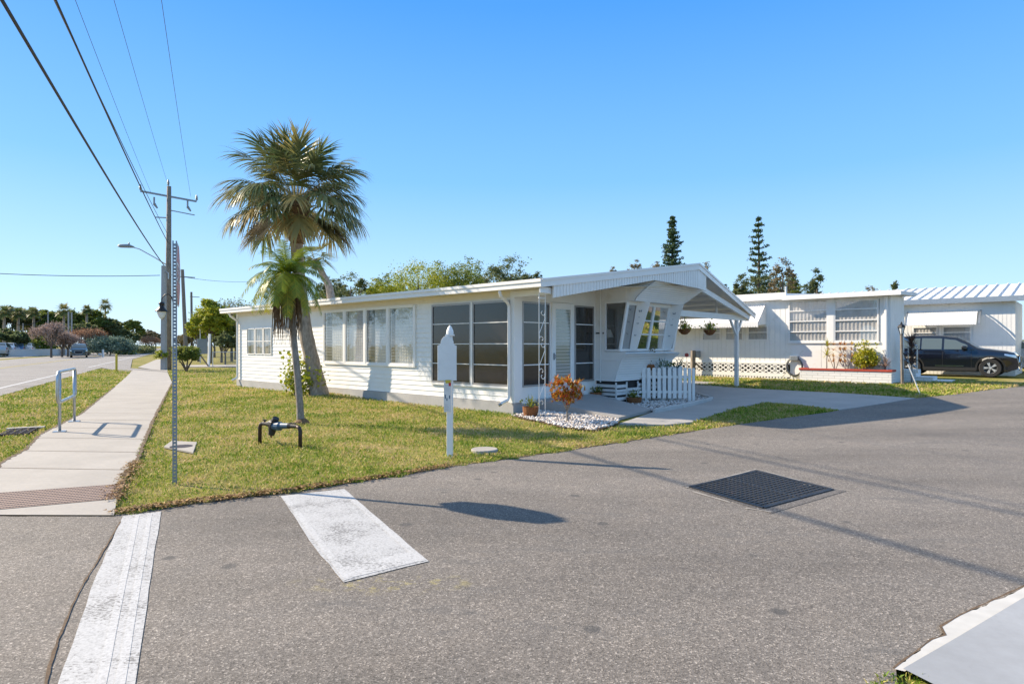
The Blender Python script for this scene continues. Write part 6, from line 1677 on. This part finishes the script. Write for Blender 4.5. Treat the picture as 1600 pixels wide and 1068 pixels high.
# small things
X, Y = P(182, 580); e = empty('marker_post', (X, Y, 0), 0, 'thin yellow marker post in the verge grass', 'marker post'); q = MB(); q.tube([(0, 0, 0), (0, 0, 1.05)], .07, 8); q.build('post', M['yellow'], e); q = MB(); q.tube([(0, 0, 1.05), (0, 0, 1.15)], [.07, .02], 8); q.build('cap', M['yellow'], e)
b_ = at(251, 549, 95); e = empty('traffic_cone', (b_.x, b_.y, 0), 0, 'small orange traffic cone far down the road', 'traffic cone'); q = MB(); q.lathe([(.3, 0), (.3, .05), (.2, .06), (.05, .9), (0, .9)], 10); q.build('cone', M['orange'], e)
b_ = at(313, 567, 60); e = empty('street_name_sign', (b_.x, b_.y, 0), 0, 'green street name sign on a thin post before the yellow green tree', 'street sign'); q = MB(); q.tube([(0, 0, 0), (0, 0, 3.3)], .05, 6); q.build('post', M['galv'], e); q = MB(); q.box(-.45, .45, -.01, .01, 3.3, 3.55); q.build('name_plate', M['signgreen'], e); q = MB(); q.box(-.01, .01, -.4, .4, 3.56, 3.8); q.build('name_plate', M['signgreen'], e)
b_ = at(326, 570, 50); e = empty('white_board_sign', (b_.x, b_.y, 0), R(60), 'white slanted post with dark panel beyond the lawn', 'sign'); q = MB(); q.bar((0, 0, 0), (.1, 0, 2.6), .14); q.build('post', M['white'], e); q = MB(); q.box(-1.0, -.1, -.03, .03, 1.0, 2.2); q.build('panel', M['galvdark'], e); q = MB(); q.bar((.0, 0, 0), (-.9, -.3, .9), .08); q.build('brace', M['wood'], e)
b_ = at(208, 545, 120); e = empty('mailbox_cabinet', (b_.x, b_.y, 0), 0, 'dark grey roadside cabinet beyond the hedge', 'cabinet'); q = MB(); q.box(-.5, .5, -.4, .4, 0, 1.6); q.box(-.6, .6, -.5, .5, 1.6, 1.75); q.build('cabinet', M['galvdark'], e)
b_ = at(161, 555, 92); e = empty('small_white_sign', (b_.x, b_.y, 0), 0, 'small white post by the far roadside hedge', 'marker post'); q = MB(); q.box(-.1, .1, -.1, .1, 0, 1.1); q.box(-.7, -.1, -.02, .02, .25, .55); q.build('post', M['white'], e)
# chain link fence at the far end of the home
fq_ = at(338, 540, 50); e = empty('chain_link_fence', (fq_.x+1.2, 50, 0), .15, 'low chain link fence beyond the far corner of the long home', 'fence')
q = MB(); q.tube([(-1.4, 0, 1.15), (4, 0, 1.15)], .03, 6); q.build('rail', M['galv'], e)
for x in (-1.4, .4, 2.2, 4): q = MB(); q.tube([(x, 0, 0), (x, 0, 1.2)], .035, 6); q.build('post', M['galv'], e)
q = MB()
for k in range(54): x = -1.4 + k*.1; q.bar((x, 0, 0), (min(4, x+1.1), 0, 1.1), .008); q.bar((x, 0, 1.1), (min(4, x+1.1), 0, 0), .008)
q.build('mesh', M['galvdark'], e)

# ================================================================== TREES
def crown(parts, leaf, mat, parent, seed, asp=.5, shell=.55, name='crown'):
    """parts: (centre, radii, clumps, leaves per clump)"""
    g_ = np.random.default_rng(seed); VV = []; TT = []
    for (c, rad, nc, nl) in parts:
        c = np.array(c); rad = np.array(rad)
        d = g_.normal(size=(nc, 3)); d /= np.linalg.norm(d, axis=1)[:, None]; d[:, 2] = np.where(d[:, 2] < -.5, -d[:, 2], d[:, 2])
        rr = g_.uniform(shell, 1.0, nc) ** .7; cc = c + d * rad * rr[:, None] * (1 + .14 * g_.normal(size=(nc, 1)))
        cr = np.mean(rad) * g_.uniform(.14, .30, nc)
        cen = np.repeat(cc, nl, 0); crr = np.repeat(cr, nl)
        o = g_.normal(size=(nc*nl, 3)) * .55; p_ = cen + o * crr[:, None] * np.array([1.15, 1.15, .75])
        n = len(p_); a = g_.normal(size=(n, 3)); a[:, 2] *= .6; a /= np.linalg.norm(a, axis=1)[:, None]
        b_ = g_.normal(size=(n, 3)); b_ -= (b_*a).sum(1)[:, None]*a; b_ /= np.linalg.norm(b_, axis=1)[:, None]
        s = leaf * g_.uniform(.6, 1.3, n)[:, None]
        V = np.stack([p_ - a*s*.5, p_ + b_*s*asp*.5, p_ + a*s*.5, p_ - b_*s*asp*.5], 1); VV.append(V.reshape(-1, 3))
        tt = np.clip(np.repeat(g_.normal(.45, .2, nc), nl) + g_.normal(0, .13, n), 0, 1); TT.append(np.repeat(tt, 4))
    V = np.concatenate(VV); F = np.arange(len(V)).reshape(-1, 4)
    return np_mesh(name, V, F, M[mat], parent, np.concatenate(TT))
def tree(px, Y, top, wpx, label, mat='gleaf', leaf=None, dens=1.0, base=None, cat='tree', name='tree', seed=None, bottom=None, gappy=False, group=None, sub=None):
    b_ = at(px, 540, Y); seed = seed or int(px*7 + Y); r = random.Random(seed)
    zt_ = CH + (HOR - top)/FOC*Y; rad = wpx/FOC*Y/2; zb_ = base if base is not None else max(.8, zt_*.22)
    e = empty(name, (b_.x, b_.y, 0), 0, label, cat, group); m_ = MB()
    leaf = leaf or max(.10, .0030*Y)
    zc = (zt_+zb_)/2; rz__ = (zt_-zb_)/2; tr = max(.07, zt_*.022)
    m_.tube([(0, 0, -.3), (r.uniform(-.1, .1), 0, zb_*.8), (r.uniform(-.2, .2)*rad*.3, 0, zc), (r.uniform(-.2, .2)*rad*.3, 0, zc + rz__*.55)], [tr*1.3, tr, tr*.6, tr*.2], 8)
    parts = []; nb_ = 9 if not gappy else 7
    for k in range(nb_):
        a = k*2.4 + r.random(); el = r.uniform(-.25, .8); q = r.uniform(.5, .75)
        c = Vector((math.cos(a)*rad*q*math.cos(el), math.sin(a)*rad*q*math.cos(el), zc + rz__*.72*math.sin(el)))
        m_.tube([(0, 0, zb_*.8 + (zc-zb_*.8)*r.random()*.6), c*.5 + Vector((0, 0, zc*.3 + .1*rz__)), c], [tr*.5, tr*.3, tr*.08], 6)
        sc = r.uniform(.30, .48) * (.72 if gappy else 1)
        parts.append((tuple(c), (rad*sc, rad*sc, rz__*sc*.9), int(16*dens), 42))
    parts.append(((0, 0, zc + rz__*.50), (rad*.45, rad*.45, rz__*.46), int(20*dens), 42))
    if not gappy: parts.append(((0, 0, zc), (rad*.72, rad*.72, rz__*.75), int(36*dens), 42))
    m_.build('trunk', M['bark'], e); crown(parts, leaf, mat, e, seed); return e
def bare_tree(px, Y, top, wpx, label, seed, mat='bareleaf', nl=5):
    b_ = at(px, 540, Y); r = random.Random(seed); zt_ = CH + (HOR-top)/FOC*Y; rad = wpx/FOC*Y/2; e = empty('bare_tree', (b_.x, b_.y, 0), 0, label, 'tree'); m_ = MB()
    m_.tube([(0, 0, 0), (0, 0, zt_*.35)], [.16, .11], 7); m_.build('trunk', M['bark'], e); m_ = MB(); V, F, T = [], [], []
    def br(p_, d, l, rad_, dep):
        p2 = p_ + d*l; m_.bar(p_, p2, rad_*2, rad_*2)
        if dep == 0: leafcloud(V, F, T, p2, nl, .26, (.2, .2, .2), r, asp=.22); return
        for k in range(3): dd = (d + Vector((r.gauss(0, .5), r.gauss(0, .5), r.gauss(.1, .35)))).normalized(); br(p2, dd, l*r.uniform(.65, .85), rad_*.6, dep-1)
    for k in range(7):
        a = k*.9; br(Vector((0, 0, zt_*.3)), Vector((math.cos(a)*rad*.5, math.sin(a)*rad*.5, zt_*.35)).normalized(), zt_*.22, .05, 4)
    m_.build('branches', M['bark'], e); np_mesh('crown', V, F, M[mat], e, T)
# behind the long home
tree(548, 48, 420, 84, 'dark loose leaved tree just right of the palm behind the roof', 'darkleaf', gappy=True, dens=.8)
tree(655, 52, 408, 170, 'broad bright green tree behind the middle of the roof', 'brightleaf', dens=1.9)
tree(722, 55, 406, 130, 'olive green tree beside the broad bright one behind the roof', 'gleaf', dens=1.6)
tree(596, 50, 430, 70, 'low bright bush like tree behind the roof beside the dark tree', 'brightleaf')
tree(795, 62, 399, 110, 'spreading dark oak with gaps rising behind the roof', 'darkleaf', gappy=True, dens=1.8)
tree(752, 60, 424, 40, 'small dusky tree between the olive tree and the spreading oak', 'duskleaf', gappy=True)
tree(840, 66, 420, 26, 'small dark tree top at the right of the spreading oak', 'darkleaf', gappy=True)
tree(958, 75, 413, 18, 'tiny dusky tree top above the low roof slope', 'duskleaf', gappy=True)
tree(992, 78, 404, 42, 'airy dusky tree left of the conical pine', 'duskleaf', gappy=True)
tree(1026, 80, 403, 34, 'pale airy tree touching the conical pine', 'duskleaf', gappy=True, dens=.7)
tree(1102, 78, 410, 22, 'small brownish tree top just right of the roof ridge', 'duskleaf', gappy=True)
tree(1133, 82, 443, 22, 'low dark tree above the carport slope', 'darkleaf')
tree(1158, 80, 422, 44, 'dark gappy tree left of the tall slender pine', 'darkleaf', gappy=True, dens=1.0)
tree(1222, 78, 398, 52, 'tall sparse tree with yellowish lower crown right of the slender pine', 'duskleaf', gappy=True, dens=.7)
tree(1236, 82, 428, 40, 'dense yellowish tree below the tall sparse one', 'gleaf')
tree(1277, 80, 417, 36, 'dark green tree with two clumps above the neighbour roof', 'darkleaf', gappy=True)
tree(1262, 84, 440, 60, 'low spreading tree behind the neighbour roof', 'darkleaf')
tree(1362, 86, 443, 46, 'low sparse dusky tree above the neighbour roof corner', 'duskleaf', gappy=True, dens=.6)
tree(1398, 84, 437, 20, 'small grey green tree top left of the ribbed metal roof', 'darkleaf', gappy=True)
tree(1420, 84, 447, 14, 'tiny tree top at the start of the ribbed metal roof', 'darkleaf', gappy=True)
# Norfolk pines
def pine(px, Y, top, wpx, label, dense, seed):
    b_ = at(px, 540, Y); r = random.Random(seed); zt_ = CH + (HOR-top)/FOC*Y; R0 = wpx/FOC*Y/2; e = empty('norfolk_pine', (b_.x, b_.y, 0), 0, label, 'pine tree'); m_ = MB(); m_.tube([(0, 0, 0), (.1, 0, zt_*.6), (0, 0, zt_)], [.35, .2, .04], 8); m_.build('trunk', M['bark'], e)
    V, F, T = [], [], []; z = zt_*.30; m_ = MB(); k0 = 0
    while z < zt_ - .3:
        f = (zt_ - z)/(zt_*.70); rad = R0 * (min(1, (f*1.5)**.75) if dense else min(1, (f*2.0)**.8)*(1 - .45*max(0, f-.6)/.4)) * r.uniform(.78, 1.08)
        if z < zt_*.36: rad *= .7
        for k in range(6 if dense else 5):
            a = k*6.283/(6 if dense else 5) + k0 + r.uniform(-.15, .15); rr_ = rad*r.uniform(.5, 1.12)
            if r.random() < .12: continue
            tip = Vector((math.cos(a)*rr_, math.sin(a)*rr_, z + rr_*.22 + r.uniform(-.1, .1))); m_.bar((0, 0, z), tip, .05)
            n_ = 11
            for s in np.linspace(.2, 1, n_):
                p_ = Vector((0, 0, z)).lerp(tip, float(s)); leafcloud(V, F, T, p_, 7 if dense else 6, .30, (.10, .10, .07), r, up=.8, asp=.28)
        k0 += .5; z += zt_*(.027 if dense else .042)
    m_.build('branches', M['bark'], e); np_mesh('crown', V, F, M['pineleaf'], e, T)
pine(1050, 85, 337, 50, 'dense dark conical pine rising behind the roof ridge', True, 3)
pine(1185, 88, 337, 46, 'tall slender pine with open tiers behind the carport', False, 4)

# left background belt across the road
tl = [(-18, 112, 478, 50, 'darkleaf'), (20, 115, 478, 58, 'darkleaf'), (48, 120, 480, 50, 'darkleaf'), (78, 118, 484, 46, 'gleaf'), (108, 122, 482, 56, 'gleaf'), (140, 124, 482, 60, 'gleaf'), (168, 126, 495, 52, 'darkleaf'), (12, 100, 515, 60, 'darkleaf'), (60, 128, 500, 60, 'duskleaf'), (128, 116, 503, 60, 'darkleaf'), (186, 130, 510, 44, 'darkleaf'), (207, 150, 498, 34, 'gleaf'), (196, 140, 517, 40, 'darkleaf'), (228, 175, 515, 34, 'duskleaf'), (243, 190, 520, 24, 'duskleaf'), (-70, 110, 470, 70, 'darkleaf')]
tlab = ['dark tree at the left edge', 'dark broad tree second from the left', 'dark tree above the row of parked cars', 'olive tree behind the pale poles', 'olive tree behind the two bare poles', 'big round olive tree in the middle of the belt', 'dark tree sloping down towards the road', 'low dark tree right above the parked cars', 'dusky tree behind the parked cars', 'dark lower tree behind the approaching car', 'dark round tree by the road bend', 'umbrella shaped olive tree standing alone', 'low dark tree below the umbrella shaped one', 'brown grey tree far down the road', 'small far tree next to the concrete pole', 'dark tree outside the left edge']
for i, (px, Y, top, wd, mt) in enumerate(tl):
    if px < -40: continue
    tree(px, Y, top, wd, tlab[i] + ' across the road', mt, seed=900+i, dens=.8, leaf=.5)
for i, (px, Y, tp_, wd, lab, mt) in enumerate(((80, 88, 505, 46, 'bare pinkish tree with dark trunk beside the white wall', 'bareleaf'), (97, 92, 518, 40, 'lower bare tree right of the pinkish one', 'bareleaf'), (138, 104, 510, 56, 'rust coloured bare tree behind the approaching car', 'redleaf'), (236, 150, 525, 30, 'rust red small tree by the concrete pole', 'redleaf'), (106, 94, 524, 26, 'thin bare sapling behind the wall end', 'bareleaf'))): bare_tree(px, Y, tp_, wd, lab, 50+i, mt)
# distant palms
def far_palm(px, Y, top, label, rad, seed):
    b_ = at(px, 540, Y); zt_ = CH + (HOR-top)/FOC*Y; e = empty('far_palm', (b_.x, b_.y, 0), 0, label, 'palm tree'); q = MB(); q.tube([(0, 0, 0), (.1, 0, zt_-rad)], [.3, .18], 7); q.build('trunk', M['palmbark'], e); V, F, T = [], [], []; r = random.Random(seed)
    for k in range(26): fan_frond(V, F, T, (.1, 0, zt_-rad), k*2.4, R(80-110*k/26), rad*.42, rad*.55, r, .8, 14, .07, 1.2)
    np_mesh('crown', V, F, M['palmleaf'], e, T)
far_palm(164, 150, 464, 'tall lone palm standing above the far tree belt', 2.0, 1)
far_palm(99, 108, 471, 'tall palm above the tree belt by the bare poles', 1.7, 2); far_palm(135, 120, 474, 'shorter palm poking from the olive trees', 1.3, 3); far_palm(6, 104, 474, 'palm at the left edge above parked cars', 1.6, 4); far_palm(28, 106, 477, 'palm second from the left edge', 1.5, 5); far_palm(52, 110, 477, 'palm third from the left edge', 1.4, 6)
# hedges
def hedge(px, Y, wd, dp, h, label, mat, seed, leaf=.3):
    b_ = at(px, 540, Y); e = empty('hedge', (b_.x, b_.y, 0), math.atan2(MD.y, MD.x), label, 'hedge'); crown([((0, 0, h*.5), (dp/2, wd/2, h*.5), 90, 60), ((0, 0, h*.4), (dp/2.6, wd/2.5, h*.4), 70, 60)], leaf, mat, e, seed, name='foliage'); m_ = MB(); m_.tube([(0, 0, -.1), (0, 0, h*.4)], [.08, .05], 6); m_.build('stem', M['bark'], e)
hedge(172, 104, 7, 7, 2.9, 'large blue green bush beside the approaching car', 'greyleaf', 1, .35); hedge(196, 118, 3, 12, 1.3, 'low clipped hedge along the road bend', 'gleaf', 2); hedge(226, 140, 3, 18, 1.3, 'long dark hedge far down the road', 'darkleaf', 3)
for i, (px, lab) in enumerate(((5, 'leftmost bright low bush behind parked cars'), (30, 'second bright low bush behind parked cars'), (58, 'third bright low bush behind parked cars'))): hedge(px, 110, 6, 6, 3.0, lab, 'gleaf', 10+i, .35)
# near-right of the road: trees left of the home
tree(328, 60, 466, 62, 'yellow green tree rising left of the long home', 'brightleaf', leaf=.24, dens=1.7)
tree(346, 62, 492, 46, 'bright green tree touching the far eave of the home', 'gleaf', leaf=.22, dens=1.2)
tree(300, 95, 515, 40, 'small olive tree behind the roadside shrub', 'duskleaf')
tree(284, 110, 522, 26, 'small dusky tree right of the poles', 'duskleaf')
tree(352, 56, 520, 40, 'low dark green tree by the chain link fence', 'darkleaf', leaf=.2)
tree(368, 75, 480, 50, 'dusky tree partly hidden by the home eave', 'gleaf', leaf=.25)
tree(335, 90, 492, 60, 'dark backdrop tree behind the yellow green one', 'gleaf')
bare_tree(362, 66, 468, 26, 'leafless branching tree above the far eave', 70, 'gleaf', 1)
tree(310, 66, 488, 40, 'bright low tree at the left of the yellow green one', 'brightleaf', leaf=.24, dens=1.2)
tree(520, 62, 430, 70, 'dark low tree just behind the leaning palm trunk', 'darkleaf', dens=1.2)
tree(602, 60, 424, 90, 'olive tree filling the gap left of the bright green tree', 'gleaf', dens=1.4)
tree(775, 70, 415, 130, 'wide low dark tree under the spreading oak', 'darkleaf', dens=1.5)
tree(1190, 90, 428, 120, 'low band tree behind the slender pine', 'darkleaf', dens=1.2)
tree(1012, 88, 416, 70, 'low dusky tree behind the airy ones', 'duskleaf', dens=1.0)
X, Y = P(291, 580); e = empty('roadside_shrub', (X, Y, 0), 0, 'dark leafy multi stem shrub right of the perforated post', 'shrub'); m_ = MB(); r = random.Random(3)
for k in range(7): a = k*.9; m_.tube([(0, 0, 0), (.2*math.cos(a), .2*math.sin(a), .4), (.5*math.cos(a), .5*math.sin(a), .9)], [.06, .05, .02], 6)
m_.build('trunk', M['bark'], e); crown([((0, 0, 1.05), (.78, .78, .55), 60, 50), ((.1, 0, .9), (.5, .5, .4), 30, 40)], .16, 'gleaf', e, 5)
X, Y = P(270, 577); e = empty('small_lime_shrub', (X-.2, Y-1.0, 0), 0, 'small lime green shrub at the foot of the utility poles', 'shrub'); crown([((0, 0, .95), (.4, .4, .38), 30, 40)], .14, 'brightleaf', e, 6, name='foliage'); m_ = MB(); m_.tube([(0, 0, 0), (0, 0, .8)], [.04, .03], 6); m_.build('stem', M['white'], e)

for i, (X_, Y_, h_, lab) in enumerate(((-46, 26, 9, 'large street tree across the road beyond the left edge'), (-44, 8, 8, 'second street tree across the road beyond the left edge'), (-40, -8, 10, 'third street tree across the road beyond the left edge'), (-58, 44, 10, 'street tree across the road just outside the left edge'))):
    e = empty('tree', (X_, Y_, 0), 0, lab, 'tree'); m_ = MB(); m_.tube([(0, 0, 0), (.2, .1, h_*.5), (0, 0, h_*.8)], [.3, .2, .08], 8); m_.build('trunk', M['bark'], e)
    crown([((0, 0, h_*.6), (h_*.5, h_*.5, h_*.36), 60, 50), ((0, 0, h_*.55), (h_*.3, h_*.3, h_*.28), 40, 50)], .32, 'gleaf', e, 300+i)
